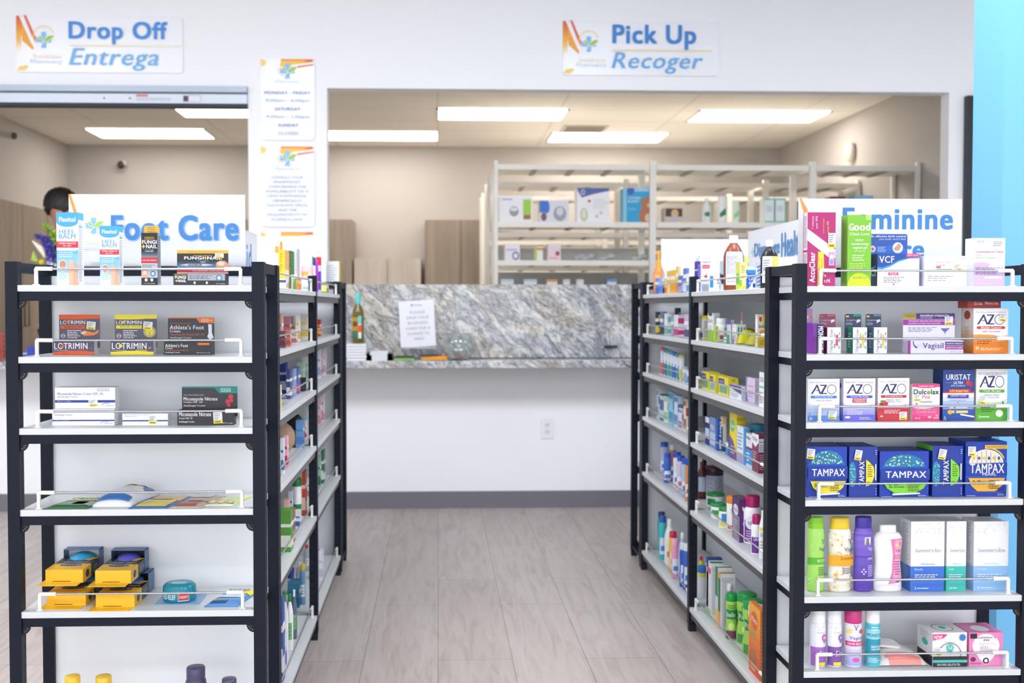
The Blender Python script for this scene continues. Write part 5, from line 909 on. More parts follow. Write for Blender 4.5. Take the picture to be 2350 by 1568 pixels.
EC('R', 5, 2139, 2219, 1452, .1, '#f0f1f2', 'white, teal and black wipes carton on the lowest right shelf', {'F': circ+[('r', 0, 0, 1, .3, '#26262c'), ('r', 0, .12, 1, .2, '#4cc0b4'), ('p', [(0, .78), (0, .96), (.42, .96), (.3, .84)], '#e03a7e'), ('t', 'NEW!', .03, .82, .27, .93, '#fff', 'b'), ('e', .86, .86, .09, .1, '#2f7fc8'), ('t', "Summer's Eve", .34, .72, .66, .76, '#b8bcc2'), ('e', .5, .56, .1, .11, '#4cc0b4'), ('p', [(.41, .53), (.59, .53), (.5, .34)], '#4cc0b4'), ('t', 'S.E', .45, .52, .56, .6, '#fff', 'b'), ('s', .16, .45, .2, .22, 0, 1.1), ('l', .12, .03, .9, .1, 2, '#dcdce0')], 'L': [('r', 0, 0, 1, .3, '#26262c'), ('e', .5, .6, .2, .1, '#4cc0b4'), ('l', .2, .7, .8, .95, 6, '#b8bcc2')], 'T': [('a', .5, .5, .3, .35, 0, 360, .1, '#8a8f98'), ('e', .5, .5, .1, .14, '#4cc0b4')]}, .035)
EC('R', 5, 2223, 2302, 1452, .1, '#e88abc', 'pink wipes carton, rightmost on the lowest right shelf', {'F': [('e', .5, .6, .4, .36, '#f4f0f4'), ('p', [(.12, .5), (.88, .5), (.68, .2), (.5, .04), (.32, .2)], '#f4f0f4'), ('r', .03, .82, .23, .97, '#2a2230'), ('t', 'summer\'s', .24, .82, .78, .9, '#55405a', 'b'), ('t', 'eve', .42, .74, .6, .8, '#55405a', 'b'), ('t', 'Simply Sensitive', .3, .64, .76, .68, '#c98ab8'), ('l', .32, .4, .7, .6, 5, '#b8a0b8'), ('e', .5, .16, .09, .09, '#2a2230'), ('e', .5, .16, .05, .05, '#f4f0f4'), ('t', 'DO NOT FLUSH', .03, .05, .35, .1, '#6a2050', 'b'), ('e', .12, .2, .08, .07, '#7a2a5e')], 'T': [('e', .5, .4, .25, .3, '#f4f0f4')]}, .035)

# ================================================================== PRODUCTS ON THE TWO AISLE RACKS
def bands(*a):
    """front print: background, then (v0, v1, colour) bands and optional words"""
    it = [('r', 0, 0, 1, 1, a[0])]
    for q in a[1:]:
        if isinstance(q[0], str): it.append(('t', q[0], q[1], q[2], q[3], q[4], q[5], q[6] if len(q) > 6 else 'b'))
        else: it.append(('r', 0, q[0], 1, q[1], q[2]))
    return it
def AX(side, inset): return SLX-inset if side == 'l' else SRX+inset
def AC(side, lv, a, m_, b, yt, col, label, front=None, near=None, inset=.05, name='carton', cat='carton', top=None, card=None):
    """a..m_ : pixel span of the face to the aisle (far to near edge), m_..b : the end towards us"""
    X = AX(side, inset); z = LV[lv]; ya, ym = onX(a, 800, X).y, onX(m_, 800, X).y
    y0, y1 = (SLY0, SLY1) if side == 'l' else (SRY0, SRY1); w = ya-ym; sh = min(0, y1-.04-ya)+max(0, y0+.04-ym); ya += sh; ym += sh; dx = abs(onY(b, 800, ym).x-X); zt = onX(m_, yt, X).z; h = max(zt-z, .02)
    y0, y1 = (SLY0, SLY1) if side == 'l' else (SRY0, SRY1)
    dx = min(max(dx, .012), SD-.03-inset)
    rz = PI/2 if side == 'l' else -PI/2
    arts = {'F': front or [('r', .1, .55, .9, .8, WH), ('l', .1, .12, .9, .45, 5, '#8a8e98')]}
    nf = 'R' if side == 'r' else 'L'; arts[nf] = near if near is not None else [('l', .15, .1, .85, .9, 12, '#9a9ea8')]
    if top: arts['T'] = top
    return carton(name, label, cat, (X, (ya+ym)/2, z+.0005), w, dx, h, col, arts, rotz=rz, card=card)
def AB(side, lv, c, r_px, yt, kind, col, cap, label, items=None, inset=.05, sy=1.0, **k):
    z = LV[lv]; X = AX(side, inset); y = onX(c, 800, X).y; r = r_px*y/FPX; X += (1 if side == 'r' else -1)*r; y = y/(AX(side, inset))*X if side == 'r' else onX(c, 800, X).y
    y = min(max(y, (SLY0 if side == 'l' else SRY0)+.04+r), (SLY1 if side == 'l' else SRY1)-.04-r); h = max(onY(c, yt, y).z-z, .04)
    return bottle('bottle', label, 'bottle', (X, y, z+.0005), r, h, kind, col, cap, items, rotz=(-PI*.28 if side == 'r' else PI*.28)*(0 if k.pop('face', 0) else 1), sy=sy, **k)
T1, T2, T3, T4, T5, T6 = 'top shelf', 'second shelf', 'third shelf', 'fourth shelf', 'fifth shelf', 'lowest shelf'
RN, RF = 'right aisle near bay', 'right aisle far bay'
# ---------- right, near bay, top shelf
AC('r', 0, 1593, 1600, 1603, 600, '#3f2f9e', 'thin violet carton at the far end of the '+RN+' top', bands('#3f2f9e', (0, .4, '#dfe2f0'), (.7, .74, '#dfe2f0')), inset=.07)
AC('r', 0, 1596, 1604, 1608, 592, '#ece9f2', 'thin white carton with red spots beside the violet one, aisle rack top', bands('#ece9f2', (.35, .6, '#c24a62'), (.8, .9, '#8a82c0')), inset=.09)
AC('r', 0, 1601, 1606, 1633, 588, '#e6e7ee', 'white anti nausea carton with a red lozenge, on the '+RN+' top', None, [('t', 'Emetrol', .1, .8, .86, .88, '#3a4668', 'b'), ('r', .1, .66, .8, .76, '#d6344a'), ('t', 'Nausea Relief', .2, .69, .72, .73, '#fbe6ea', 'b'), ('l', .1, .9, .9, .97, 1, '#b8bcc6'), ('p', [(.25, .45), (.45, .48), (.55, .58), (.52, .5), (.62, .44), (.5, .4), (.4, .42)], '#d6344a'), ('l', .1, .3, .9, .37, 2, '#9a9ea8'), ('r', 0, 0, 1, .25, '#b9bcc4'), ('l', .1, .05, .9, .22, 4, '#70747e')], inset=.12)
AB('r', 0, 1638, 12, 610, 'pill', '#f3f4f6', '#f4f5f7', 'white bottle with blue and red label behind the guard rail, aisle rack top', [('r', .05, .15, .35, .6, '#2f86b8'), ('e', .7, .45, .1, .06, '#d8462f'), ('r', .6, .3, .8, .34, '#2f5cae')], inset=.04, face=1)
AC('r', 0, 1651, 1654, 1658, 600, '#bcd3dc', 'narrow pale blue rounded carton just left of the brown bottle', bands('#bcd3dc', (.35, .6, '#2a3040')), bands('#a9c8d6', (.25, .55, '#2a3040'), (0, .2, '#e6eaf0')), inset=.05)
AB('r', 0, 1682, 23.5, 541, 'tall', '#8a3f22', '#f1eff2', 'large brown plastic bottle with white ribbed cap and white label', [('r', .08, .1, .82, .7, '#e6e9f2'), ('a', .45, .4, .3, .2, 0, 0.1, .1, '#8a8f9c'), ('l', .15, .3, .66, .67, 16, '#7d828f'), ('r', .13, .28, .14, .68, '#6a6f7c'), ('r', .68, .5, .69, .68, '#6a6f7c'), ('l', .15, .14, .6, .24, 2, '#a8acb8')], inset=.035, face=1, capm=1)
AC('r', 0, 1688, 1696, 1714, 602, '#dcdf8a', 'pale yellow green carton with a sprig print just right of the brown bottle', bands('#8cc84a', (0, .2, '#c8d83a'), (.6, 1, '#e0e05a')), [('r', 0, 0, 1, 1, '#eeeaa0'), ('r', 0, .1, .3, .35, '#9ac84a'), ('t', 'HOT', .2, .42, .6, .5, '#4a5020', 'b'), ('r', .15, .02, .8, .14, '#f0e03a'), ('l', .2, .6, .8, .9, 4, '#b8b060')], inset=.03)
AC('r', 0, 1702, 1708, 1716, 587, '#cfe08a', 'small yellow green carton standing behind the sprig carton, aisle rack top', bands('#cfe08a', (.4, .6, '#8cc070')), bands('#e8e88a', (.5, .8, '#8cc070')), inset=.14)
AB('r', 0, 1719, 15, 613, 'pill', '#f3f4f6', '#f4f5f7', 'white bottle partly hidden by a bright blue carton, aisle rack top', [('l', .1, .2, .6, .6, 5, '#c0c4cc')], inset=.06, face=1)
AC('r', 0, 1711, 1714, 1736, 620, '#1f6fd0', 'bright blue and white carton behind the guard rail, aisle rack top', None, [('r', 0, 0, 1, 1, '#e9eef6'), ('p', [(0, 0), (0, 1), (1, 1), (1, .75), (.2, .1)], '#1f5fd0'), ('r', 0, .8, 1, 1, '#2fa0e8'), ('t', 'Cold', .15, .45, .8, .7, '#fff', 'b'), ('l', .15, .25, .6, .4, 2, '#fff'), ('e', .7, .2, .15, .12, '#28489a')], inset=.03)
AC('r', 0, 1733, 1736, 1746, 603, '#b8c8e0', 'slim carton with blue stripes between blue carton and black bottle', None, [('r', 0, 0, 1, 1, '#dfe6f2')]+[('p', [(0, .08+.14*k), (1, .16+.14*k), (1, .22+.14*k), (0, .14+.14*k)], '#5a82c0') for k in range(6)], inset=.04)
AB('r', 0, 1764, 20.5, 551, 'tall', '#15151c', '#f1f3f6', 'black bottle with white cap and white and yellow label, aisle rack top', [('r', .05, .12, .5, .66, '#e9edf6'), ('r', .5, .12, .95, .66, '#ece47a'), ('l', .1, .3, .45, .6, 6, '#8a90a0'), ('t', 'LIQUID', .12, .38, .36, .44, '#4a5060'), ('r', .25, .16, .5, .24, '#d8402f')], inset=.05, face=1)
# white jar lid beyond the end post
loc = onY(1792, 607, 3.86); r_ = 22*3.86/FPX
bottle('bottle', 'white wide lidded tub above the post, left of the magenta carton', 'bottle', (loc.x, 3.8, LV[0]+.0005), r_, onY(1792, 592, 3.8).z-LV[0], 'lid', '#f0f1f2', '#f5f6f7', None)
# ---------- right, near bay, second shelf
AC('r', 1, 1607, 1613, 1629, 725, '#e6d85a', 'yellow white carton by middle post, second shelf of the '+RN, bands('#e6e6e0', (.1, .3, '#3a5a9a'), (.85, 1, '#e6d43a')), [('r', 0, 0, 1, 1, '#e9e6e0'), ('r', 0, .85, 1, 1, '#e6d43a'), ('r', 0, 0, 1, .08, '#e6d43a'), ('l', .1, .1, .9, .8, 12, '#70747e')], inset=.05)
AC('r', 1, 1624, 1637, 1651, 719, '#eef0ee', 'white laxative carton with a dark green emblem, second shelf of the '+RN, [('r', 0, 0, 1, 1, '#f0f2ee'), ('e', .45, .95, .35, .06, '#2a4a3a'), ('t', 'Dulce', .05, .66, .85, .8, '#5a6a62', 'b'), ('r', 0, 0, 1, .38, '#9ccc3a'), ('l', .2, .42, .8, .55, 2, '#a8b0a8')], [('r', 0, 0, 1, 1, '#dcdfe0'), ('l', .15, .1, .85, .9, 12, '#a8acb0')], inset=.05)
AC('r', 1, 1637, 1641, 1645, 748, '#c8dc4a', 'lime green narrow carton beside the white bottle, second shelf', bands('#c8dc4a', (0, .2, '#9cb83a')), inset=.03)
AB('r', 1, 1656, 15.5, 731, 'pill', '#f3f4f7', '#f5f6f8', 'white supplement bottle with wide white cap, second shelf of the '+RN, [('t', 'Natu', .55, .5, .95, .62, '#55585f', 'b'), ('e', .4, .22, .12, .07, '#d8462f'), ('r', .3, .12, .5, .16, '#2f5cae'), ('r', .0, .1, .2, .5, '#c8dc4a')], inset=.045, face=1)
AC('r', 1, 1661, 1667, 1674, 768, '#6fae84', 'small sage green carton in front of the white bottle, second shelf', bands('#6fae84', (.5, .7, '#e0ece0'), (.15, .3, '#dce8dc')), inset=.03)
AC('r', 1, 1668, 1677, 1681, 735, '#d8dcec', 'small lilac box with violet top near the opened carton, second shelf', bands('#d8dcec', (.8, 1, '#5a58b0')), inset=.08)
AC('r', 1, 1680, 1690, 1712, 745, '#e6e6e4', 'white tray carton with three teal windows and a raised flap', None, [('r', 0, 0, 1, 1, '#e8e8e4'), ('r', 0, 0, 1, .3, '#e8955a')]+[('r', .12+.3*k, .35, .3+.3*k, .85, '#3f9ab4') for k in range(3)], inset=.06, card=(.1, .4, .045, '#d8dce0', [('r', 0, .3, 1, .9, '#c86a4a')]))
AC('r', 1, 1733, 1738, 1760, 722, '#f0ead0', 'tall yellow and white laxative carton at the near end of the second shelf', None, [('r', 0, 0, 1, 1, '#f3efe0'), ('p', [(.5, 1), (1, 1), (1, .3), (.6, .6)], '#eadc5a'), ('r', 0, 0, 1, .3, '#f0cc3a'), ('e', .3, .85, .15, .08, '#d9542f'), ('t', 'Senokot', .1, .58, .8, .7, '#3a4a2a', 'b'), ('e', .5, .45, .3, .08, '#f4b04a'), ('l', .2, .06, .8, .22, 3, '#a88a1a')], inset=.05)
zz2 = LV[1]
def bagp(px, y_, w, col, label, lv=1, hh=.035):
    X = AX('r', .05)+.02; y = onX(px, 800, X).y; mb = MB(); vs = []; n = 10
    for j in range(n+1):
        for i in range(n+1):
            u, v = i/n, j/n; e = (max(0, math.sin(PI*u))*max(0, math.sin(PI*v)))**.5; vs.append(((v-.5)*.09+.02*u, (u-.5)*w, .002+e*hh*(1+.3*math.sin(7*u))))
    fs = [(j*(n+1)+i, j*(n+1)+i+1, (j+1)*(n+1)+i+1, (j+1)*(n+1)+i) for j in range(n) for i in range(n)]
    mb.mesh(vs, fs, mat(col, .25), True); mb.mesh([(a, b, 0.0) for a, b, c in vs], [f[::-1] for f in fs], mat(col, .3))
    for (i0, i1, j0, j1, c) in ((2, 5, 4, 8, '#7a7430'), (6, 8, 3, 7, '#c8b83a')):
        for j in range(j0, j1):
            for i in range(i0, i1): k = j*(n+1)+i; mb.poly([(vs[q][0], vs[q][1], vs[q][2]+.0012) for q in (k, k+1, k+n+2, k+n+1)], c)
    return tag(mb.build('packet', loc=(X+.03, y, LV[lv]+.0005)), label, 'packet')
bagp(1692, 790, .11, '#d8cf2f', 'crumpled yellow packet with pointed corner, second shelf of the '+RN, hh=.05)
bagp(1716, 790, .12, '#c2c04a', 'folded olive yellow packet beside the tall laxative carton', hh=.045)
# ---------- right, near bay, third shelf
AC('r', 2, 1608, 1613, 1631, 845, '#c9ccd0', 'grey white carton behind the yellow cartons, third shelf of the '+RN, inset=.15)
for a_, m1, b_, yt, lab in ((1612, 1627, 1652, 856, 'farthest of the three yellow cartons with navy panels'), (1630, 1642, 1668, 862, 'middle one of the three yellow cartons with navy panels'), (1650, 1672, 1695, 869, 'nearest of the three yellow cartons with navy panels')):
    AC('r', 2, a_, m1, b_, yt, '#efdc2a', lab, [('r', 0, 0, 1, 1, '#efdc2a'), ('r', .0, .6, .6, .9, '#3a3f8a'), ('r', .1, .1, .9, .5, '#8fb8d0' if 'middle' in lab else '#7ab08a'), ('t', 'acid', .08, .68, .5, .82, '#dfe0ee', 'b')], [('r', 0, 0, 1, 1, '#efdc2a'), ('l', .3, .8, .9, .95, 2, '#5a5a7a'), ('r', 0, .3, .2, .7, '#f2e65a')], top=[('r', 0, 0, 1, 1, '#f2e23a')], inset=.04)
AC('r', 2, 1675, 1702, 1716, 889, '#e3e4ec', 'low white and purple carton beside the yellow ones, third shelf', [('r', 0, 0, 1, .5, '#eceef2'), ('p', [(0, 1), (1, 1), (1, .45), (.5, .6), (0, .9)], '#5a4f96'), ('r', 0, .75, 1, 1, '#5a4f96'), ('l', .1, .1, .9, .4, 3, '#8a90a0')], inset=.035)
AC('r', 2, 1712, 1733, 1744, 870, '#dccfe8', 'lilac carton standing upright on the third shelf of the '+RN, [('r', 0, 0, 1, 1, '#dccfe8'), ('p', [(0, 1), (.2, 1), (.1, .5), (.3, 0), (0, 0)], '#8a78b8'), ('t', 'equate', .25, .6, .85, .7, '#b86a9a'), ('l', .25, .2, .85, .5, 3, '#b8a8c8')], inset=.05)
AC('r', 2, 1743, 1754, 1762, 856, '#eef0f0', 'white carton with black lettering and teal band at the near end of the third shelf', [('r', 0, 0, 1, 1, '#f0f2f0'), ('t', 'TUCKS', .05, .72, .95, .85, '#23252a', 'b'), ('r', 0, .55, 1, .6, '#7cc8b8'), ('l', .1, .1, .8, .45, 5, '#9a9ea4')], inset=.035)
# ---------- right, near bay, fourth shelf
AC('r', 3, 1620, 1629, 1640, 960, '#2c4ea8', 'dark blue and white carton by middle post, fourth shelf of the '+RN, bands('#2a3a7a', (.3, .6, '#c8d4ec'), (.8, 1, '#dfe4f2')), inset=.05)
AC('r', 3, 1630, 1643, 1655, 962, '#6f8ac0', 'pale blue carton with starry print on the fourth shelf', bands('#7a94c8', (.1, .5, '#b8c8e4'), ('MILK', .1, .6, .8, .75, '#f2e6c0')), inset=.05)
AC('r', 3, 1643, 1648, 1661, 964, '#1f58b0', 'bright blue dairy relief carton on the fourth shelf', bands('#1f58b0'), [('r', 0, 0, 1, 1, '#1f58b0'), ('t', 'Dairy', .3, .42, .75, .92, '#f4f6fa', 'BD'), ('r', .3, .05, .8, .35, '#c8d4e8')], inset=.045)
AC('r', 3, 1655, 1660, 1668, 958, '#d8cdb8', 'tan and navy tall card carton leaning on the dairy relief carton', bands('#23407e', (.7, 1, '#e6d0a0')), bands('#d9d4c8', (0, .2, '#2a4a8a'), (.8, 1, '#e6b86a')), inset=.06)
AC('r', 3, 1667, 1673, 1678, 1015, '#3f88c8', 'short blue box tucked before the yellow carton on the fourth shelf', bands('#3f88c8', (.6, .9, '#e6eef6')), inset=.05)
AC('r', 3, 1676, 1692, 1712, 952, '#e9d92f', 'tall yellow carton with green oval and purple base, fourth shelf', [('r', 0, 0, 1, 1, '#ead92f'), ('e', .42, .72, .35, .13, '#6aba7a'), ('t', 'Colace', .12, .68, .74, .77, '#f0f4e0', 'b'), ('p', [(0, 0), (1, 0), (1, .15), (.5, .4), (0, .5)], '#6f4a8e'), ('l', .2, .1, .8, .3, 3, '#d8c8e0')], bands('#e4d22a', (.85, .93, '#c8b41a')), inset=.045)
AC('r', 3, 1693, 1712, 1722, 984, '#d3e4f2', 'white and blue medium carton on the fourth shelf, right of the tall yellow one', [('r', 0, 0, 1, 1, '#dceaf4'), ('r', .78, 0, 1, 1, '#3f9ad6'), ('r', 0, .0, .75, .25, '#a8a0cc'), ('l', .1, .35, .7, .85, 5, '#8aa0c0')], bands('#5aa8dc', (.3, .34, '#e6f0f8')), inset=.045)
AB('r', 3, 1741, 19, 973, 'jar', '#b9c4cc', '#3f9ac0', 'wide jar with a sky blue lid at the back of the fourth shelf', [('r', .1, .1, .9, .5, '#e0e6ea')], inset=.09, face=1)
AC('r', 3, 1714, 1728, 1745, 1000, '#dfe2ee', 'white, magenta and blue medicine carton on the fourth shelf', [('r', 0, .6, 1, 1, '#e3e5ee'), ('r', 0, .52, 1, .6, '#8a2a5e'), ('r', 0, .08, 1, .52, '#2f8fd8'), ('t', 'Phillips', .05, .8, .7, .92, '#5a6080', 'b'), ('l', .1, .15, .7, .45, 3, '#e0f0fa')], inset=.045)
AC('r', 3, 1728, 1743, 1761, 1000, '#7a2a48', 'maroon and white supplement carton at the near end of the fourth shelf', [('r', 0, 0, 1, 1, '#7c2b4a'), ('p', [(0, 1), (1, 1), (1, .8), (.5, .65), (0, .75)], '#eceef4'), ('t', 'Phillips', .08, .78, .8, .92, '#4a5080', 'b'), ('l', .1, .3, .7, .55, 4, '#d8b8c4')], [('r', 0, 0, 1, 1, '#7c2b4a'), ('r', 0, .55, 1, .9, '#e0e2ee'), ('t', 'Supplement', .05, .78, .95, .85, '#3a3f60', 'b'), ('l', .08, .57, .9, .75, 4, '#6a6e8a'), ('l', .1, .08, .9, .5, 8, '#c8a0b0')], inset=.035)
# ---------- right, near bay, fifth shelf
AB('r', 4, 1640, 23, 1070, 'jar', '#8f94ae', '#3f1a26', 'large jar with dark maroon lid and grey label at the back of the fifth shelf', [('r', .05, .12, .95, .72, '#b6b9cc'), ('l', .15, .2, .85, .68, 9, '#5a5e74'), ('r', 0, .74, 1, .8, '#24283f')], inset=.13, face=1)
AB('r', 4, 1613, 11, 1060, 'tall', '#5a2a30', '#6a3038', 'dark maroon bottle half behind the middle post on the fifth shelf', [('r', .1, .2, .9, .6, '#b8cce0')], inset=.1, face=1)
def tub(c, r, yt, col, lid, label, its, inset=.05, lv=4): return AB('r', lv, c, r, yt, 'jar', col, lid, label, its, inset=inset, face=1)
tub(1644, 22, 1131, '#e9eeec', '#2f9a4a', 'large tub with green lid at the back of the fifth shelf', [('r', .0, .2, .4, .65, '#2f9a5a'), ('r', .4, .15, .8, .5, '#9ac8e6')], .09)
tub(1651, 18, 1155, '#e6ede8', '#2a9448', 'medium tub with green lid on the fifth shelf, before the large one', [('r', .0, .3, .9, .6, '#3aa45a'), ('e', .5, .25, .2, .12, '#f0c84a')], .045)
tub(1665, 13, 1163, '#e9ede8', '#2f8a4a', 'small tub with green lid and blue patch on the fifth shelf', [('r', .2, .3, .8, .7, '#2f86c8'), ('r', .1, .1, .5, .3, '#e8d84a')], .03)
tub(1691, 22, 1139, '#f0ece8', '#e8862f', 'white tub with an orange lid on the fifth shelf', [('e', .6, .3, .25, .16, '#e89a4a'), ('r', .0, .05, .9, .16, '#d8492f'), ('l', .2, .5, .8, .7, 3, '#8a8f98')], .05)
AC('r', 4, 1683, 1700, 1717, 1150, '#4a2460', 'dark purple laxative carton with grey swirl front on the fifth shelf', [('r', 0, 0, 1, 1, '#8a7f94'), ('r', 0, .6, 1, 1, '#4a2460'), ('e', .5, .72, .35, .13, '#e0dce8'), ('t', 'MiraLAX', .2, .68, .85, .76, '#4a2460', 'b'), ('l', .1, .1, .8, .5, 6, '#c8c0d0')], [('r', 0, 0, 1, 1, '#5a2a72'), ('a', .3, .6, .5, .25, -60, 80, .3, '#e8e0ee')], top=[('l', .2, .3, .8, .7, 2, '#b8a8c8')], inset=.035)
AB('r', 4, 1730, 21, 1137, 'pill', '#f2f2f5', '#b8206a', 'big white bottle with magenta cap and purple label on the fifth shelf', [('r', .0, .05, 1, .5, '#6f2f96'), ('e', .35, .45, .3, .14, '#e6e4f0'), ('t', 'raLAX', .2, .41, .62, .5, '#5a3a7a', 'b'), ('l', .1, .1, .6, .3, 4, '#d8c8e8')], inset=.05, face=1)
AB('r', 4, 1739, 12, 1181, 'pill', '#f2f2f5', '#b8206a', 'small white bottle with magenta cap before the big one on the fifth shelf', [('r', .0, .05, 1, .45, '#6f2f96'), ('t', 'LAX', .2, .36, .6, .44, '#fff', 'b')], inset=.025, face=1)
AB('r', 4, 1754, 9, 1172, 'tall', '#eef0f2', '#f4f5f6', 'slim white bottle at the near end of the fifth shelf', [('t', 'Glycol', .1, .45, .8, .55, '#4a4e5a'), ('r', .0, .6, .4, .66, '#e6d84a'), ('l', .1, .15, .7, .4, 4, '#a8acb4')], inset=.03, face=1)
# ---------- right, near bay, lowest shelf
AB('r', 5, 1612, 9, 1277, 'tall', '#e6d83a', '#d8305a', 'yellow striped bottle with pink cap behind the middle post, lowest shelf', [('r', 0, .2, 1, .5, '#2f7fc0')], inset=.12, face=1)
AB('r', 5, 1615, 12, 1299, 'jar', '#dfe4ea', '#2f7fc8', 'pale canister with blue lid and yellow band, lowest shelf', [('r', 0, .68, 1, .78, '#e6d83a')], inset=.07, face=1)
for a_, m1, b_, yt, c, lab, fr in ((1624, 1629, 1661, 1286, '#2a4a8e', 'white carton with navy top by the middle post, lowest shelf', bands('#e6e8f0', (.9, 1, '#2a4a8e'))),
      (1625, 1635, 1664, 1297, '#e9ebee', 'tall white carton with a green edge on the lowest shelf', bands('#e9ebee', (0, .15, '#9ccc8a'), (.8, .9, '#d8667a'))),
      (1645, 1651, 1684, 1307, '#e4e8ec', 'tall white and green carton, left of the orange cornered one, lowest shelf', bands('#3f8a5a', (0, .3, '#e8c86a'), (.3, .5, '#cfe0ea'))),
      (1652, 1657, 1691, 1321, '#e3e6ea', 'tall white carton with orange top corner on the lowest shelf', bands('#2f7a4a', (0, .3, '#f0a050'), (.9, 1, '#f0a050')))):
    AC('r', 5, a_, m1, b_, yt, c, lab, fr, [('r', 0, 0, 1, .97, '#e3e6ea'), ('l', .12, .06, .88, .9, 26, '#9a9ea8'), ('r', .08, .86, .9, .93, '#c6cad0')], top=[('r', 0, 0, .5, 1, '#f0a050' if 'orange top' in lab else c), ('r', .5, 0, 1, 1, '#3f8a5a' if 'green' in lab or 'orange' in lab else c)], inset=.05)
AB('r', 5, 1678, 13, 1341, 'tall', '#c9cdd3', '#eceef0', 'clear bottle with white cap on the lowest shelf, behind green tubs', [('l', .1, .1, .9, .5, 8, '#8a90a0')], inset=.06, face=1, trans=.6)
for c, r, yt, lab, ins in ((1683, 14, 1362, 'slim green fiber canister, farthest of the green group on the lowest shelf', .04), (1692, 12, 1377, 'small green fiber canister half hidden in the green group', .065), (1718, 24, 1361, 'large green fiber canister at the back of the group', .07), (1732, 24, 1377, 'large green fiber canister nearest the white lidded canister', .055)):
    AB('r', 5, c, r, yt, 'shaped', '#9ccf5a', '#1f9a4a', lab, [('r', 0, .45, 1, .66, '#1f8f4a'), ('t', 'Benefiber', .02, .5, .75, .6, '#f4f8f0', 'bi'), ('r', 0, .03, 1, .2, '#3f9a4a' if 'large' in lab else '#7a3a6a'), ('e', .4, .3, .2, .08, '#d9e88a'), ('l', .2, .68, .8, .78, 2, '#5a8a2a')], inset=ins, face=1)
AB('r', 5, 1741, 19, 1389, 'jar', '#e8963a', '#eceef0', 'orange canister with a white lid at the near end of the lowest shelf', [('r', 0, .6, 1, .8, '#24408e'), ('t', 'er', .1, .5, .4, .58, '#fff', 'b'), ('e', .35, .35, .15, .05, '#d8402f'), ('l', .1, .1, .7, .28, 4, '#8a4a14')], inset=.05, face=1)
AC('r', 5, 1724, 1750, 1764, 1408, '#e8842a', 'tall orange fiber powder carton at the near end of the lowest shelf', [('g', 0, 0, 1, 1, '#d8502a', '#f2a83a'), ('e', .48, .78, .3, .14, '#c8862a'), ('e', .48, .78, .26, .12, '#d9642a'), ('t', 'Meta', .24, .75, .72, .83, '#f8ecd0', 'b'), ('e', .4, .25, .28, .1, '#a8724a'), ('r', .1, .55, .6, .6, '#8fa84a'), ('l', .1, .05, .8, .14, 3, '#f8dca8')], [('r', 0, 0, 1, 1, '#e67a28'), ('l', .2, .1, .8, .85, 14, '#f6c890')], inset=.03)
# ---------- right, far bay (soft in the photograph)
AB('r', 0, 1505, 12, 576, 'spray', '#f08a3a', '#f2a42a', 'orange spray bottle with yellow orange pump on the '+RF+' top', [('r', .1, .08, .5, .45, '#f6b07a')], inset=.05, face=1)
for a_, m1, b_, yt, c, c2, lab in ((1503, 1512, 1521, 638, '#7f96d8', '#4a72c8', 'small blue and white carton'), (1519, 1524, 1527, 627, '#c8d0dc', '#7d8fb4', 'narrow grey carton with blue top'), (1521, 1529, 1534, 640, '#ecd45a', '#e07a50', 'small yellow carton with red foot'), (1530, 1537, 1543, 622, '#f0c060', '#f2d8a0', 'pale orange carton'),
                              (1538, 1549, 1557, 620, '#f2c01a', '#f2a81a', 'bright yellow carton'), (1551, 1555, 1559, 612, '#d8c080', '#c88a7a', 'slim tan carton'), (1556, 1563, 1570, 633, '#5a74b8', '#b8a8d0', 'small navy and lilac carton'), (1567, 1574, 1580, 616, '#5a78c0', '#dfe6f0', 'blue carton with white label'), (1574, 1581, 1588, 628, '#eef0f4', '#5aa0d8', 'white carton with blue spots')):
    AC('r', 0, a_, m1, b_, yt, c, lab+' on the top shelf, '+RF, bands(c, (.05, .4, c2), (.6, .75, WH)), bands(c, (.1, .5, c2)), inset=.04)
for a_, m1, b_, yt, c, c2, lab in ((1504, 1511, 1515, 716, '#2a2a34', '#e0cf4a', 'black carton with yellow tip'), (1514, 1522, 1530, 716, '#5f7fb8', '#2a2a34', 'dark and blue carton'), (1524, 1532, 1541, 720, '#eaf0f2', '#7fc0b0', 'white carton with teal band'), (1540, 1545, 1549, 724, '#8fa8cc', '#b0b8d0', 'grey blue narrow carton'),
                              (1548, 1556, 1562, 707, '#2a3648', '#8a9ab8', 'black phone shaped carton'), (1546, 1556, 1573, 723, '#e9e6ec', '#d03a86', 'white carton with magenta and teal stripe'), (1570, 1580, 1588, 722, '#cfc4e0', '#5a4a80', 'lilac and plum carton')):
    AC('r', 1, a_, m1, b_, yt, c, lab+' on the second shelf, '+RF, bands(c, (.05, .35, c2), (.55, .7, WH)), bands(c, (.6, .85, c2), (.1, .3, c2)), inset=.05 if 'phone' not in lab else .12)
for k, (px, c, lab) in enumerate(((1521, '#e0603a', 'red and orange'), (1528, '#2f78c8', 'blue, left'), (1535, '#4fae6a', 'green, left'), (1542, '#3f9ad0', 'light blue'), (1549, '#1f5fb8', 'deep blue'), (1556, '#2a9ab8', 'teal'), (1564, '#e0cf4a', 'yellow topped'), (1573, '#8fb8d8', 'pale blue'), (1582, '#4a86d0', 'blue, nearest'))):
    AC('r', 2, px-5, px, px+4, 797+k*3+(25 if k > 6 else 0), '#dfe8f2', 'toothbrush pack, %s, on the third shelf of the %s' % (lab, RF), bands('#e6ecf4', (.05, .45, c), (.85, 1, c)), [('r', 0, 0, 1, .55, c), ('r', .35, .1, .65, .95, '#f2f4f8'), ('r', 0, .9, 1, 1, c)], inset=.05, name='toothbrush_pack', cat='package')
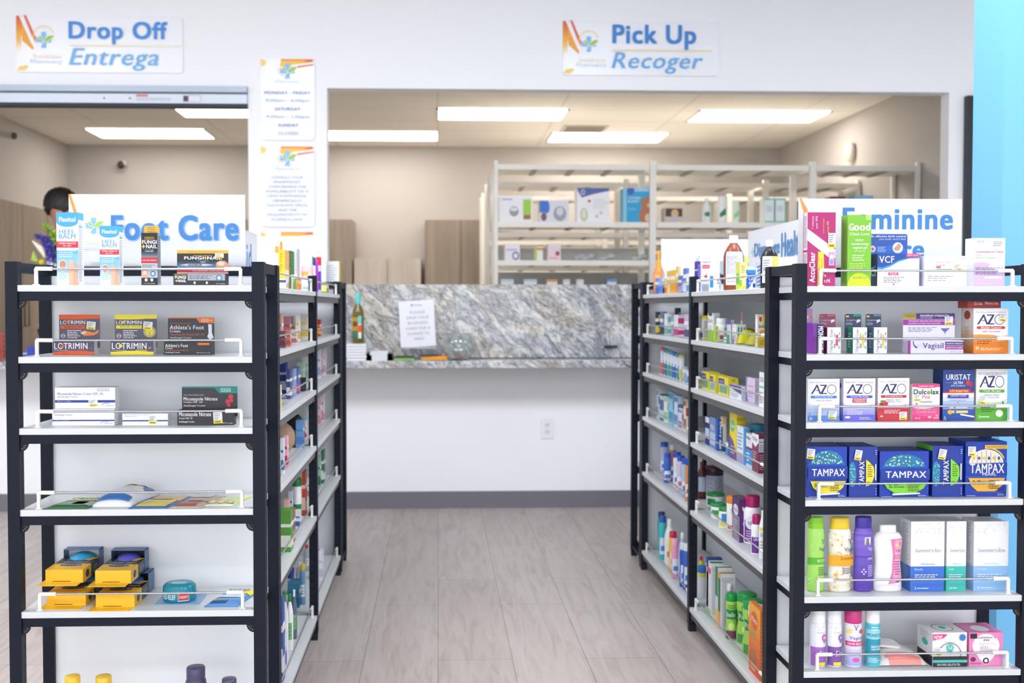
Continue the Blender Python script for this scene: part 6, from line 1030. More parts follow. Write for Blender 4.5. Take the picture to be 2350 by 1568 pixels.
for a_, m1, b_, yt, c, c2, lab in ((1508, 1511, 1537, 894, '#dfe4e8', '#8f98a8', 'white pack with grey print'), (1515, 1524, 1537, 908, '#3f6a9a', '#c8e0ec', 'navy topped toothpaste carton'), (1524, 1532, 1538, 912, '#e6efe8', '#a8cc8a', 'cream and pale green toothpaste carton'), (1535, 1545, 1566, 902, '#8fc8e0', '#2f9ac0', 'sky blue toothpaste carton'), (1548, 1556, 1568, 910, '#cfe0f0', '#5a8ac8', 'white and blue toothpaste carton'), (1558, 1566, 1573, 940, '#e0dcea', '#8f82b8', 'small lilac toothpaste carton'), (1570, 1575, 1588, 918, '#e4e4cc', '#b8503a', 'cream carton with red oval')):
    AC('r', 3, a_, m1, b_, yt, c, lab+' on the fourth shelf, '+RF, bands(c, (.1, .4, c2), (.8, .95, c2)), bands(c, (.5, .75, c2)), inset=.06)
for c, r, yt, col, lab, ins in ((1525, 10, 1015, '#b8bcd8', 'pale violet mouthwash bottle, farthest', .09), (1533, 9, 1040, '#3f6ac8', 'blue mouthwash bottle, short', .04), (1545, 8, 1020, '#b87a78', 'reddish mouthwash bottle', .08), (1556, 10, 1038, '#e0e2ea', 'white mouthwash bottle', .06), (1564, 10, 1046, '#d0c8dc', 'clear mouthwash bottle with pink base', .05), (1574, 9, 1052, '#a8c4e0', 'light blue mouthwash bottle', .04), (1582, 9, 1053, '#d8905a', 'orange mouthwash bottle, nearest', .03)):
    AB('r', 4, c, r, yt, 'wash', col, '#2456c8' if 'reddish' not in lab else '#d8dce4', lab+', on the fifth shelf', [('r', .1, .1, .9, .4, '#e8ecf4'), ('r', .2, .15, .8, .28, '#e0705a' if 'clear' in lab or 'orange' in lab else '#4a78d0')], inset=ins, face=1, sy=.7)
for c, r, yt, col, cap, k_, lab, ins in ((1516, 9, 1175, '#2fa8b8', '#2a3a68', 'wash', 'teal bottle with navy cap, farthest on the lowest shelf', .08), (1523, 9, 1184, '#3fc0c8', '#2f5ab0', 'wash', 'turquoise bottle with blue cap on the lowest shelf', .05), (1539, 12, 1192, '#f0f1f4', '#f2f3f5', 'tall', 'white bottle with narrow neck on the lowest shelf', .05), (1547, 10, 1220, '#f0c83a', '#d8305a', 'wash', 'yellow bottle with pink cap on the lowest shelf', .045), (1552, 9, 1236, '#f0a0c0', '#f4b0cc', 'wash', 'pink bottle on the lowest shelf', .03),
                                 (1569, 11, 1223, '#b0c4ec', '#f2f4f8', 'tall', 'pale blue bottle with white cap on the lowest shelf', .06), (1571, 9, 1246, '#2a56b8', '#dfe6f2', 'wash', 'deep blue bottle with pale cap, nearest but one', .035), (1580, 10, 1248, '#3a6ac8', '#e6ecf4', 'wash', 'blue bottle with pale cap beside the middle post', .04)):
    AB('r', 5, c, r, yt, k_, col, cap, lab+', far bay', [('r', .15, .12, .85, .5, '#e6ecf2'), ('r', .25, .2, .75, .32, '#e07a4a' if 'white' in lab or 'yellow' in lab else '#5a8ad0')], inset=ins, face=1, sy=.75)
# ---------- left aisle rack, near bay
LN, LF = 'left aisle near bay', 'left aisle far bay'
AB('l', 0, 613, 10.5, 541, 'spray', '#f0f2f5', '#eef0f4', 'white nozzle bottle above the post on the left aisle rack', None, inset=.12, face=1)
AC('l', 0, 644, 640, 634, 566, '#e6eaf0', 'white and green leaflet carton behind the yellow carton, '+LN+' top', bands('#e6eaf0', (0, .6, '#3fa84a')), bands('#e9edf2', (0, .5, '#3fa84a'), (.85, 1, '#f0a83a')), inset=.1)
AC('l', 0, 664, 655, 640, 574, '#f2cf2a', 'bright yellow bite relief carton with a hanging tab, left aisle rack top', bands('#e0b070', (.2, .5, '#f0e0c0'), (0, .15, '#e89030')), [('r', 0, 0, 1, 1, '#f2cf2a'), ('t', 'After Bite', .25, .45, .6, .93, '#e07a2a', 'bD'), ('r', 0, 0, 1, .22, '#e0e2ee'), ('r', 0, .22, 1, .27, '#5a4f9a')], inset=.04, card=(.2, .8, .03, '#f0a83a', []))
AC('l', 0, 676, 669, 661, 576, '#2f6a3c', 'dark green carton with red lettering, left aisle rack top', bands('#3a7a48', (0, .4, '#dce0d8')), [('r', 0, 0, 1, 1, '#2f6a3c'), ('t', 'After Bite', .2, .35, .75, .94, '#d84a3a', 'bD')], inset=.045)
AC('l', 0, 689, 682, 671, 571, '#e6eae6', 'white and pale green carton right of the dark green one, left aisle rack top', bands('#d0c4cc', (0, .3, '#6aae6a')), bands('#e9ece9', (0, .3, '#3f9a4a'), (.4, .9, '#b8c4bc')), inset=.06)
AC('l', 0, 661, 657, 642, 640, '#dcdfea', 'low white and violet box lying before the yellow carton, left aisle rack', None, bands('#e3e6ee', (.6, .85, '#5a4f9a')), inset=.015)
AC('l', 0, 691, 688, 682, 640, '#e8882f', 'small orange box near the guard bracket, left aisle rack top', None, bands('#e8882f', (.6, .9, '#f0a860')), inset=.02)
AC('l', 0, 709, 706, 695, 648, '#eef1f2', 'small white box beside the small orange one, left aisle rack top', None, bands('#eef1f2', (.2, .5, '#8ab8d8')), inset=.02)
AB('l', 0, 706, 15, 586, 'pill', '#e8b8bc', '#f4f2f2', 'pale pink bottle with white cap, left aisle rack top', [('r', .1, .05, .8, .5, '#f0e8ea'), ('r', .1, .45, .6, .56, '#f0a83a'), ('t', 'STAR', .15, .34, .6, .44, '#3a4a7a', 'b')], inset=.05, face=1)
for px, yt, c, lab in ((711, 587, '#8a2a4a', 'maroon'), (716, 588, '#2f8a9a', 'teal'), (721, 591, '#23386a', 'navy'), (727, 597, '#a83ac0', 'purple')):
    AB('l', 0, px, 4, yt, 'aerosol', '#e6e2ee' if c != '#a83ac0' else c, c, 'slim tube with %s cap on the left aisle rack top' % lab, [('r', .1, .2, .9, .5, '#d0506a')], inset=.06, face=1)
AB('l', 0, 732, 6.5, 590, 'aerosol', '#d8c8dc', '#e0202a', 'white tube with bright red cap on the left aisle rack top', [('r', .1, .1, .9, .6, '#6a3ac0')], inset=.05, face=1)
AC('l', 0, 755, 749, 737, 650, '#d8c05a', 'small green and yellow box, far bay of the left aisle rack top', None, bands('#e0cf7a', (0, .25, '#4a9a4a'), (.8, 1, '#4a9a4a')), inset=.05)
Yq = SLY1+.12; a, b = onY(748, 640, Yq), onY(778, 600, Yq)
carton('carton', 'square white printed box on top of the far left end rack', 'carton', ((a.x+b.x)/2, Yq, LV[0]+.0005), b.x-a.x, .09, b.z-LV[0], '#e9ebee', {'F': [('l', .1, .1, .9, .9, 12, '#b8bcc6')], 'R': [('r', 0, 0, 1, 1, '#e6d05a')]})
def lrow(lv, rows, where):
    for q in rows:
        a_, m1, b_, yt, c, c2, lab = q[:7]
        AC('l', lv, a_, m1, b_, yt, c, lab+' on the '+where, bands(c, (.1, .3, c2), (.6, .7, WH)), bands(c, (.12, .4, c2), (.6, .68, c2)), inset=q[7] if len(q) > 7 else .06)
lrow(1, ((651, 646, 633, 720, '#d8a898', '#b87a6a', 'tall dusty pink carton'), (672, 665, 650, 727, '#c8808a', '#b0606e', 'rose pink carton', .09), (657, 654, 640, 760, '#8a4a5a', '#6a3444', 'short maroon box', .025), (669, 666, 654, 758, '#d88a6a', '#b05a4a', 'short copper box', .02), (683, 680, 668, 757, '#e6d8d4', '#b87a80', 'short pale pink box', .03), (682, 678, 664, 749, '#e0a82a', '#b8841a', 'low amber box', .14),
      (690, 686, 678, 722, '#efe4dc', '#e8c04a', 'leaning white and yellow carton', .06), (710, 706, 691, 722, '#efe6d8', '#f0cf5a', 'tall cream and yellow carton', .06)), 'second shelf of the '+LN)
lrow(1, ((738, 735, 728, 734, '#b8342a', '#f0a83a', 'red and orange box'),), 'second shelf of the '+LF)
lrow(2, ((660, 655, 634, 832, '#1f3a9a', '#c8ccd6', 'broad royal blue and grey carton', .1), (646, 643, 634, 885, '#d8d0b0', '#e0cf3a', 'low box with yellow foot', .02), (670, 665, 657, 850, '#3f4a8a', '#e6e6ee', 'navy and white carton', .05), (680, 674, 665, 847, '#8fa8d0', '#e0b8b8', 'blue and pink carton', .05), (689, 684, 673, 844, '#5a78b8', '#e05a9a', 'blue carton with pink patch', .05), (700, 696, 682, 832, '#bcd8b8', '#e0e4c0', 'pale green carton', .1), (712, 707, 692, 818, '#dfe3e0', '#a8ccb8', 'tall whitish carton', .1), (702, 699, 689, 868, '#1e2024', '#3a3c44', 'black box behind the guard rail', .04)), 'third shelf of the '+LN)
lrow(2, ((737, 734, 728, 803, '#dfe2ea', '#8fa0c8', 'white and blue slim carton'), (742, 739, 734, 804, '#d8b8c4', '#b87a90', 'pink slim carton'), (749, 746, 740, 801, '#e6dfe6', '#c898a8', 'white and rose slim carton')), 'third shelf of the '+LF)
lrow(3, ((643, 641, 634, 1010, '#e8d84a', '#d0304a', 'low red and yellow carton', .02), (652, 649, 642, 1008, '#dfe8f2', '#2f7fc0', 'white and blue slim carton', .03), (661, 658, 650, 1003, '#f0b8c4', '#c82a6a', 'pink slim carton', .035), (698, 694, 678, 966, '#6fa0d8', '#4f86c8', 'sky blue flat carton', .05), (704, 701, 692, 968, '#e3e0e0', '#c84a4a', 'white leaning card', .07), (710, 706, 698, 930, '#bcd4ea', '#e6c8b0', 'pale blue tall carton', .1)), 'fourth shelf of the '+LN)
for px, c, hh, lab, tr in ((648, '#b8967a', .12, 'tan cloth bandage in a clear bag', 0), (672, '#23252a', .13, 'black brace in a clear crinkled bag', 0), (664, '#e6b8a8', .07, 'pinkish soft packet', 0)):
    X = SLX-.11; y = onX(px, 1000, X).y; m = MB(); m.ball((0, 0, hh*.5+.001), .05, .045, hh*.5, mat(c, .5)); o = tag(m.build('bag', loc=(X, y, LV[3])), lab+', fourth shelf of the left aisle rack', 'bag')
lrow(3, ((737, 734, 729, 912, '#d8b8c0', '#b88a98', 'dusty pink slim carton'), (745, 742, 736, 900, '#ead8dc', '#c88a9a', 'pink and white tall slim carton')), 'fourth shelf of the '+LF)
lrow(4, ((671, 665, 637, 1176, '#5a9a3a', '#e6ead8', 'large green and white box', .02), (676, 672, 660, 1172, '#a8604a', '#ece4da', 'brown and white box', .03), (664, 661, 650, 1150, '#f0c0b4', '#e6e0e0', 'salmon topped slim box', .08), (689, 686, 674, 1176, '#dfe6ee', '#2f5cae', 'white and blue square box', .04), (671, 668, 660, 1130, '#c8d0e0', '#3a3f60', 'slim grey box with dark print', .09), (703, 699, 691, 1083, '#c83a2a', '#e0c0a8', 'red and white tall carton', .05), (692, 690, 686, 1090, '#b8d8b8', '#e6ece6', 'pale green slim carton', .09), (712, 708, 702, 1100, '#e6d8d8', '#b88a80', 'white carton with brown cap', .08)), 'fifth shelf of the '+LN)
AB('l', 4, 680, 11, 1098, 'jar', '#e6eae8', '#1f7a3f', 'white jar with dark green lid on the left aisle rack fifth shelf', [('r', 0, .05, 1, .35, '#1f7a3f')], inset=.06, face=1)
lrow(4, ((736, 733, 729, 1050, '#8fb8a8', '#2f6a4a', 'pale slim carton with green base'), (745, 741, 736, 1037, '#2f6a48', '#dfe6e0', 'dark green slim carton')), 'fifth shelf of the '+LF)
for c, r, yt, col, cap, k_, lab, ins, tr in ((665, 8, 1290, '#2f4a9e', '#e6eaf0', 'wash', 'royal blue bottle at the back', .14, 0), (702, 8, 1250, '#cfd6dc', '#e0202a', 'tall', 'clear bottle with red cap', .12, .5), (685, 9, 1290, '#c8ced6', '#e6e9ec', 'tall', 'clear bottle with pale cap', .1, .5), (692, 7, 1295, '#6fa0c8', '#e6c84a', 'wash', 'blue and yellow slim bottle', .07, 0),
      (650, 8.5, 1357, '#eef0ee', '#1f8a3f', 'tall', 'white bottle with green cap, nearer', .035, 0), (662, 8, 1363, '#eef0ee', '#1f8a3f', 'tall', 'white bottle with green cap, farther', .04, 0), (672, 6.5, 1354, '#5a6a7a', '#eef0f2', 'tall', 'small dark bottle with white cap', .045, 0)):
    AB('l', 5, c, r, yt, k_, col, cap, lab+', lowest shelf of the left aisle rack', [('r', .2, .2, .8, .5, '#f0f0ee' if 'white' not in lab else '#7ab86a'), ('l', .25, .25, .75, .45, 3, '#7a8090')], inset=ins, face=1, trans=tr)
lrow(5, ((650, 645, 636, 1382, '#3a5aa8', '#e3e6f0', 'navy and white carton', .03), (655, 651, 644, 1398, '#dfe2f0', '#7a6ab0', 'white and lilac carton', .035), (690, 684, 658, 1345, '#2a7a9a', '#1f5f88', 'deep teal tall carton', .09)), 'lowest shelf of the '+LN)
lrow(5, ((748, 742, 729, 1250, '#2a3f9a', '#4a5fc0', 'navy blue box', .1), (741, 738, 729, 1270, '#e6e8ee', '#c8ccd6', 'short white box', .04)), 'lowest shelf of the '+LF)

# ================================================================== ON THE COUNTER
ZC = ZL+.0005
def cpos(px, py): return onZ(px, py, ZL)
# paper stacks
def stack(px0, px1, y, h, n, label, col='#eceef2'):
    a, b = onY(px0, 826, y), onY(px1, 826, y); w = b.x-a.x; r = empty('paper_stack', ((a.x+b.x)/2, y, ZC), label, 'papers'); rr = random.Random(n)
    m = MB()
    for k in range(n): dx, dy = (rr.random()-.5)*.008, (rr.random()-.5)*.008; m.box(-w/2+dx, w/2+dx, dy, .2+dy, k*h/n, (k+.86)*h/n, mat(col, .6))
    m.build('sheets', parent=r); return r
s1 = stack(795, 841, 6.94, onY(0, 790, 6.94).z-ZL, 6, 'tall stack of white folded papers under the wine bottle')
s2 = stack(850, 890, 6.94, onY(0, 808, 6.94).z-ZL, 5, 'lower stack of white cards between black binder clips')
for px in (846, 895):
    p = onY(px, 820, 6.92); r = empty('binder_clip', (p.x, 6.94, ZC), 'black binder clip at the %s end of the white cards' % ('left' if px < 870 else 'right'), 'clip')
    m = MB(); m.poly([(-.02, 0, 0), (.02, 0, 0), (.006, 0, .05), (-.006, 0, .05)], '#17181c'); m.box(-.018, .018, 0, .05, 0, .045, mat('#17181c', .4)); m.build('body', parent=r)
    m = MB(); m.tube([(-.006, .01, .045), (-.012, .01, .075), (.012, .01, .075), (.006, .01, .045)], .0015, CHR, 6); m.build('wire_handle', parent=r)
# wine bottle on the stack
p = onY(822, 790, 7.0)
zt_ = onY(822, 672, 7.0).z; zb0 = ZC+(onY(0, 790, 6.94).z-ZL)+.001; H = zt_-zb0
r = empty('wine_bottle', (p.x, 7.0, zb0), 'wine bottle with turquoise capsule and orange tag on a stack of papers', 'bottle')
m = MB(); GLS = mat('#8a7a1f', .08, 0, .55)
m.lathe([(1e-4, .004), (.036, 0), (.0385, .006), (.0385, H*.58), (.034, H*.66), (.016, H*.76), (.0145, H*.95), (.0155, H)], GLS, caps=False); m.build('glass_body', parent=r)
m = MB(); m.lathe([(.0165, H*.78), (.0165, H*.995), (.014, H+.001), (1e-4, H+.001)], mat('#5fd0cc', .35), caps=False); m.build('capsule', parent=r)
m = MB()
def P(u, v, o): a_ = -PI/2+(u-.5)*2.6; return Vector(((.0392+o)*math.cos(a_), (.0392+o)*math.sin(a_), H*.06+v*H*.46))
art(m, P, [('r', 0, .05, .75, .95, '#3f6a4a'), ('r', 0, .4, .6, .98, '#c8921f'), ('e', .3, .7, .2, .12, '#6a4a14'), ('e', .35, .3, .2, .12, '#2f7a5a')], nu=10, step=.0002); m.build('wine_label', parent=r)
m = MB(); m.box(.004, .024, -.044, -.041, H*.1, H*.5, mat('#e8ecec', .5)); m.box(.003, .025, -.0448, -.0441, H*.22, H*.36, mat('#e8582a', .5)); m.box(.003, .025, -.0448, -.0441, H*.38, H*.54, mat('#6fcfd0', .5)); m.build('gift_tag', parent=r)
# acrylic sign
a, b = onY(920, 800, 7.16), onY(1001, 694, 7.16)
r = empty('paper_sign', ((a.x+b.x)/2, 7.15, a.z), 'white paper sign asking for business cards, leaning on the granite', 'sign'); w, h = b.x-a.x, b.z-a.z
m = MB(); m.box(-w/2, w/2, 0, .003, 0, h, mat('#f2f3f8', .5))
it = [('t', 'Sunshine', .42, .88, .66, .93, '#6f8fc0'), ('e', .37, .905, .03, .025, '#6fa0d8')]
for i, s in enumerate(('PLEASE', 'DROP YOUR', 'BUSINESS', 'CARD FOR A', 'CHANCE TO', 'WIN!')): q = len(s)*.035; it.append(('t', s, .52-q, .72-.115*i, .52+q, .775-.115*i, '#a3a6b4'))
art(m, plane_map((-w/2, 0, 0), (1, 0, 0), (0, 0, 1), (0, -1, 0), w, h), it, step=.0003); m.build('sheet', parent=r, rot=(0, math.radians(-3), 0))
m = MB(); m.box(-w*.5, w*.5, -.02, .004, -.012, -.001, mat('#e6ecf2', .05, 0, .7)); m.build('holder_foot', parent=r)
o = r; r.location.z = a.z+.012 if a.z > ZL+.02 else ZL+.013
# note pad, tray, pens
a, b = onY(905, 828, 6.94), onY(950, 822, 6.94)
m = MB(); m.box(-(b.x-a.x)/2, (b.x-a.x)/2, 0, .12, 0, .016, mat('#7fb85a', .5)); m.box(-(b.x-a.x)/2, (b.x-a.x)/2, .0, .12, .016, .026, mat('#2c2e36', .5)); tag(m.build('notepad', loc=((a.x+b.x)/2, 6.94, ZC)), 'dark notepad with green pages left of the orange tray', 'notepad')
a, b = onY(966, 828, 6.94), onY(1026, 818, 6.94); w = b.x-a.x
r = empty('pen_tray', ((a.x+b.x)/2, 6.94, ZC), 'shallow orange tray holding pens on the granite ledge', 'tray'); OR = mat('#f0a020', .4)
m = MB()
for q in ((-w/2, w/2, 0, .005, 0, .03), (-w/2, w/2, .095, .1, 0, .03), (-w/2, -w/2+.005, .005, .095, 0, .03), (w/2-.005, w/2, .005, .095, 0, .03), (-w/2, w/2, 0, .1, 0, .003)): m.box(*q, OR)
m.build('tray_body', parent=r)
for k in range(4):
    m = MB(); c = ['#2a3050', '#3a3a44', '#e6e6ea', '#2a3050'][k]; m.tube([(-.06, 0, 0), (.06, .01, .004)], .005, mat(c, .35), 8); m.tube([(.06, .01, .004), (.07, .011, .0045)], [.004, .001], mat('#b8bac0', .3, .8), 8)
    tag(m.build('pen', loc=(r.location.x-.03+.02*k, 6.925+.016*k, ZC+.033)), '%s pen resting in the orange tray, %s from the left' % (['dark blue', 'black', 'white', 'navy'][k], ['first', 'second', 'third', 'fourth'][k]), 'pen')
# fish bowl with orange card
p = onY(1052, 826, 6.98); R_ = 40*6.98/FPX
r = empty('fish_bowl', (p.x, 6.98, ZC), 'clear round glass bowl right of the paper sign', 'bowl')
m = MB(); G = mat('#eef4f5', .03, 0, .96); pr = []
for k in range(15): t = -PI/2+.42+k*(PI-.42-.75)/14; pr.append((R_*math.cos(t), R_*.92*(1+math.sin(t))-R_*.07))
z0 = pr[0][1]; pr = [(1e-4, 0)]+[(q, z_-z0) for q, z_ in pr]
inn = [(max(q-.003, 1e-4), z_+(.003 if i < 2 else 0)) for i, (q, z_) in enumerate(pr)][::-1]
m.lathe(pr+[(pr[-1][0]+.003, pr[-1][1]+.002)]+inn, G, n=40, caps=False); m.build('glass', parent=r)
m = MB(); m.box(-.045, .045, -.02, .025, 0, .002, mat('#f08a2a', .5)); tag(m.build('business_card', loc=(p.x+.01, 6.98, ZC+.018), rot=(.1, -.15, .3)), 'orange card lying inside the glass bowl', 'card')
m = MB(); m.box(-.035, .035, -.02, .02, 0, .001, mat('#e6e6ea', .5)); tag(m.build('business_card', loc=(p.x-.02, 6.99, ZC+.01), rot=(.0, .1, -.4)), 'white card lying inside the glass bowl', 'card')
a, b = onY(1387, 796, 7.17), onY(1418, 794, 7.17)
r = empty('pen_holder', ((a.x+b.x)/2, 7.2, a.z), 'small black bar fixed on the granite splash at right', 'holder')
m = MB(); w = b.x-a.x; m.tube([(-w/2, -.01, 0), (w/2, -.01, 0)], .008, mat('#15161a', .4)); m.build('bar', parent=r)
# flowers on the drop-off counter
p = onY(108, 605, 6.95); zf = ZC
r = empty('flower_arrangement', (p.x, 6.98, zf), 'purple and green flower arrangement in a vase behind the left rack', 'flowers')
m = MB(); m.lathe([(1e-4, .0), (.05, 0), (.06, .1), (.045, .22), (.055, .28), (.05, .28), (.04, .22), (.05, .1), (1e-4, .01)], mat('#c8dcd8', .1, 0, .6), caps=False); m.build('vase', parent=r)
def fp(px, py): q = onY(px, py, 6.95); return Vector((q.x-r.location.x, 0, q.z-zf))
rr = random.Random(5)
def spike(name, pts, cols, n, s0, s1, spread):
    m = MB(); m.tube([(0, 0, .05)]+[tuple(q) for q in pts], .004, mat('#4f7a3a', .5), 6)
    for k in range(n):
        t = k/n; i = min(len(pts)-2, int(t*(len(pts)-1))); f = t*(len(pts)-1)-i; c = pts[i].lerp(pts[i+1], f); s = s0+(s1-s0)*t
        a_ = rr.random()*2*PI; d = Vector((math.cos(a_), math.sin(a_), .2*rr.random())); c = c+d*spread*(1-.5*t); n_ = d.cross(Vector((0, 0, 1))).normalized()
        for q in range(4):
            aa = q*PI/2+rr.random(); e1 = (n_*math.cos(aa)+Vector((0, 0, 1))*math.sin(aa)); e2 = d*.5+n_*-math.sin(aa)*.4+Vector((0, 0, 1))*math.cos(aa)*.4
            m.poly([c, c+e1*s*.6+e2*s*.35, c+e1*s+d*s*.3, c+e1*s*.6-e2*s*.35], mat(rr.choice(cols), .6), True)
    return m.build(name, parent=r)
spike('delphinium', [fp(120, 600), fp(112, 575), fp(100, 552), fp(82, 540)], ['#4a3fa8', '#5a4fc0', '#3a3490', '#6f66cc'], 110, .03, .018, .03)
spike('delphinium', [fp(128, 600), fp(124, 580), fp(116, 560), fp(108, 545)], ['#4a3fa8', '#3a3490', '#6f66cc'], 70, .028, .016, .025)
spike('gladiolus', [fp(130, 590), fp(126, 560), fp(116, 535), fp(96, 514)], ['#9cc83a', '#b8d84a', '#7fae2f'], 60, .035, .02, .018)
for k, (pts, c) in enumerate((([fp(100, 590), fp(90, 570), fp(70, 552)], '#ece4cc'), ([fp(82, 600), fp(74, 595), fp(73, 577)], '#a8c85a'), ([fp(95, 605), fp(90, 600), fp(88, 596)], '#e6c82f'))):
    m = MB(); m.tube([(0, 0, .05), tuple(pts[0])], .003, mat('#4f7a3a', .5), 6); m.tube([tuple(q) for q in pts], [.01, .022, .004], mat(c, .5), 8); m.build('bud', parent=r)
# things on the drop-off counter seen through the rack
p = onY(75, 760, 7.1)
m = MB(); m.box(-.1, .12, 0, .16, 0, .04, mat('#2a44b8', .4)); m.box(-.1, -.02, .0, .16, .04, .045, mat('#e0e4f4', .5)); m.box(-.02, .1, 0, .16, .04, .09, mat('#2a44b8', .4)); tag(m.build('tray', loc=(p.x, 7.05, ZC+.0)), 'blue plastic tray on the drop off counter seen through the rack', 'tray')
p = onY(12, 760, 6.98)
r = empty('basket', (p.x, 6.98, ZC), 'small red wire basket at the left edge of the drop off counter', 'basket')
m = MB(); RD = mat('#c03a3a', .4)
for k in range(6): m.tube([(-.05, -.05, .02+.03*k), (.05, -.05, .02+.03*k), (.05, .05, .02+.03*k), (-.05, .05, .02+.03*k), (-.05, -.05, .02+.03*k)], .003, RD, 6)
for x in (-.05, 0, .05):
    for y in (-.05, .05): m.tube([(x, y, .0), (x, y, .18)], .003, RD, 6)
m.build('wires', parent=r)
# pale base cabinet behind the drop-off counter
r = empty('cabinet', (-2.2, 9.2, .3), 'pale low cabinet standing behind the drop off counter', 'cabinet')
m = MB(); m.box(-1.1, 1.1, 0, .6, 0, .95, mat('#d9d2c8', .6)); m.build('body', parent=r)
m = MB(); m.box(-1.12, 1.12, -.02, .6, .951, .99, mat('#3c3836', .3)); m.build('top', parent=r)

# ================================================================== PERSON behind the counter
def skinned(name, nodes, edges, mt, parent=None, sub=2, root=0):
    me = bpy.data.meshes.new(name); me.from_pydata([n[:3] for n in nodes], edges, []); o = bpy.data.objects.new(name, me); C.objects.link(o)
    s = o.modifiers.new('skin', 'SKIN')
    for i, n in enumerate(nodes):
        q = me.skin_vertices[0].data[i]; rr_ = n[3]; q.radius = rr_ if isinstance(rr_, tuple) else (rr_, rr_); q.use_root = (i == root)
    s.use_smooth_shade = True
    u = o.modifiers.new('sub', 'SUBSURF'); u.levels = u.render_levels = sub; me.materials.append(mt)
    if parent: o.parent = parent
    return o
PYY = 7.88; hp = onY(157, 478, PYY); ZF = .3
r = empty('person', (hp.x+.02, PYY, ZF), 'dark haired person bending over work behind the drop off window', 'person'); hz = hp.z-ZF
SK, HR = mat('#c88f74', .55), paint_mat('hair_black', '#17130f', .5, .5)
N_ = [(0, 0, .98, .15), (0, 0, 1.2, .14), (-.01, -.01, hz-.36, .17), (-.02, -.02, hz-.22, .07), (-.04, -.03, hz-.14, .055), (-.05, -.03, hz-.03, .088), (-.05, -.03, hz+.06, .085),  # 0-6 spine and head
      (0, .19, hz-.33, .07), (.0, .25, hz-.62, .05), (-.08, .14, hz-.8, .038), (-.1, .08, hz-.83, .028),      # 7-10 far arm
      (0, -.19, hz-.33, .07), (.0, -.25, hz-.62, .05), (-.06, -.16, hz-.8, .038), (-.08, -.1, hz-.83, .028),  # 11-14 near arm
      (0, .09, .9, .1), (.01, .1, .5, .065), (0, .1, .08, .045), (-.14, .11, .03, .035),                        # 15-18 leg
      (0, -.09, .9, .1), (.01, -.1, .5, .065), (0, -.1, .08, .045), (-.14, -.11, .03, .035)]                    # 19-22 leg
Ed = [(0, 1), (1, 2), (2, 3), (3, 4), (4, 5), (5, 6), (2, 7), (7, 8), (8, 9), (9, 10), (2, 11), (11, 12), (12, 13), (13, 14), (0, 15), (15, 16), (16, 17), (17, 18), (0, 19), (19, 20), (20, 21), (21, 22)]
for base, sg in ((10, 1), (14, -1)):
    bx, by, bz, _ = N_[base]
    for k, (dy, L) in enumerate(((-.03, .07), (-.01, .085), (.01, .08), (.03, .065))):
        i = len(N_); N_ += [(bx-.05, by+dy, bz-.005, .011), (bx-.05-L*.5, by+dy*1.1, bz-.01, .009), (bx-.05-L, by+dy*1.1, bz-.03, .008)]; Ed += [(base, i), (i, i+1), (i+1, i+2)]
    i = len(N_); N_ += [(bx-.02, by-sg*.045, bz-.005, .011), (bx-.05, by-sg*.06, bz-.015, .009)]; Ed += [(base, i), (i, i+1)]
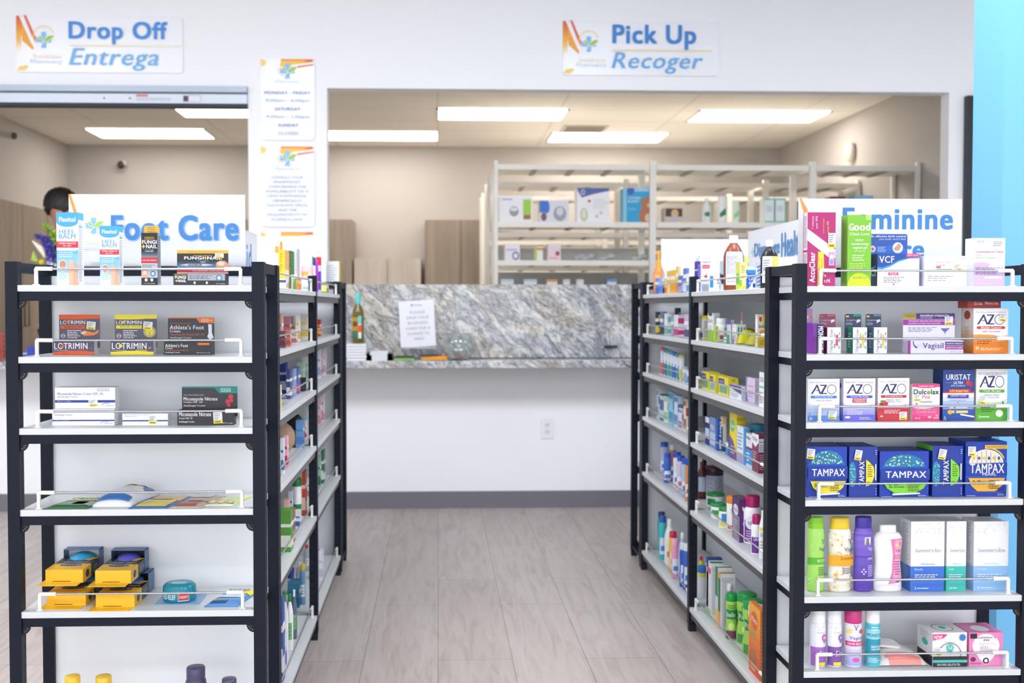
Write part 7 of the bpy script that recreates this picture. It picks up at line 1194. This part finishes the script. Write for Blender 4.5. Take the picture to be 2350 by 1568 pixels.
# nose, brow, ears grow from the head
i = len(N_); N_ += [(-.145, -.03, hz-.0, .014), (-.05, -.125, hz-.0, .016), (-.05, .065, hz-.0, .016)]; Ed += [(5, i), (5, i+1), (5, i+2)]
skinned('body', N_, Ed, SK, r)
hb = MB(); vs = []; fs = []; n = 28; m_ = 16
for j in range(m_+1):
    for k in range(n):
        t = PI*j/m_*.7; a_ = 2*PI*k/n; lump = 1+.07*math.sin(5*a_+3*j)+.05*math.sin(11*a_+j*1.7)
        front = .55+.45*(1-math.cos(a_-PI)*.0); rx, ry = .128*lump, .105*lump
        zz = .135*math.cos(t)*lump
        if math.cos(a_) < -.35 and t > 1.45: zz = .13*math.cos(1.45)
        vs.append((rx*math.sin(t)*math.cos(a_), ry*math.sin(t)*math.sin(a_), zz))
for j in range(m_):
    for k in range(n): a_, b_ = j*n+k, j*n+(k+1) % n; fs.append((a_, b_, b_+n, a_+n))
hb.mesh(vs, fs, HR, True); o = hb.build('hair', parent=r, loc=(-.055, -.03, hz+.02), rot=(0, -.75, 0)); q = o.modifiers.new('sub', 'SUBSURF'); q.levels = q.render_levels = 1
CT = mat('#dfe4ec', .7)
T_ = [(0, 0, .8, .19), (0, 0, 1.0, .175), (0, 0, 1.2, .165), (-.01, -.01, hz-.36, .19), (-.015, -.015, hz-.26, .1), (0, .2, hz-.33, .085), (.0, .255, hz-.62, .066), (-.07, .155, hz-.77, .052), (0, -.2, hz-.33, .085), (.0, -.255, hz-.62, .066), (-.05, -.175, hz-.77, .052)]
skinned('coat', T_, [(0, 1), (1, 2), (2, 3), (3, 4), (3, 5), (5, 6), (6, 7), (3, 8), (8, 9), (9, 10)], CT, r)
skinned('trousers', [(0, 0, .86, .17), (0, .1, .8, .115), (.01, .105, .5, .085), (0, .105, .12, .065), (0, -.1, .8, .115), (.01, -.105, .5, .085), (0, -.105, .12, .065)], [(0, 1), (1, 2), (2, 3), (0, 4), (4, 5), (5, 6)], mat('#2a2e3a', .7), r)
m = MB()
for y in (-.07, .01): m.tube([(-.155+.02*math.cos(t), y-.0+.025*math.sin(t), hz-.0+.022*math.cos(t)) for t in [k*PI/6 for k in range(13)]], .0022, mat('#c8d0dc', .2, .2), 6)
m.tube([(-.15, -.09, hz+.0), (-.05, -.125, hz+.01)], .002, mat('#c8d0dc', .2, .2), 6); m.tube([(-.15, .035, hz+.0), (-.05, .07, hz+.01)], .002, mat('#c8d0dc', .2, .2), 6)
m.build('glasses', parent=r)
for y in (-.065, .005):
    m = MB(); m.ball((-.128, y, hz+.012), .013, .012, .01, mat('#f2efec', .3)); m.ball((-.139, y, hz+.012), .004, .006, .006, mat('#2a1c14', .3)); m.build('eye', parent=r)
m = MB(); m.ball((-.132, -.03, hz-.055), .01, .024, .007, mat('#a85a50', .5)); m.build('mouth', parent=r)
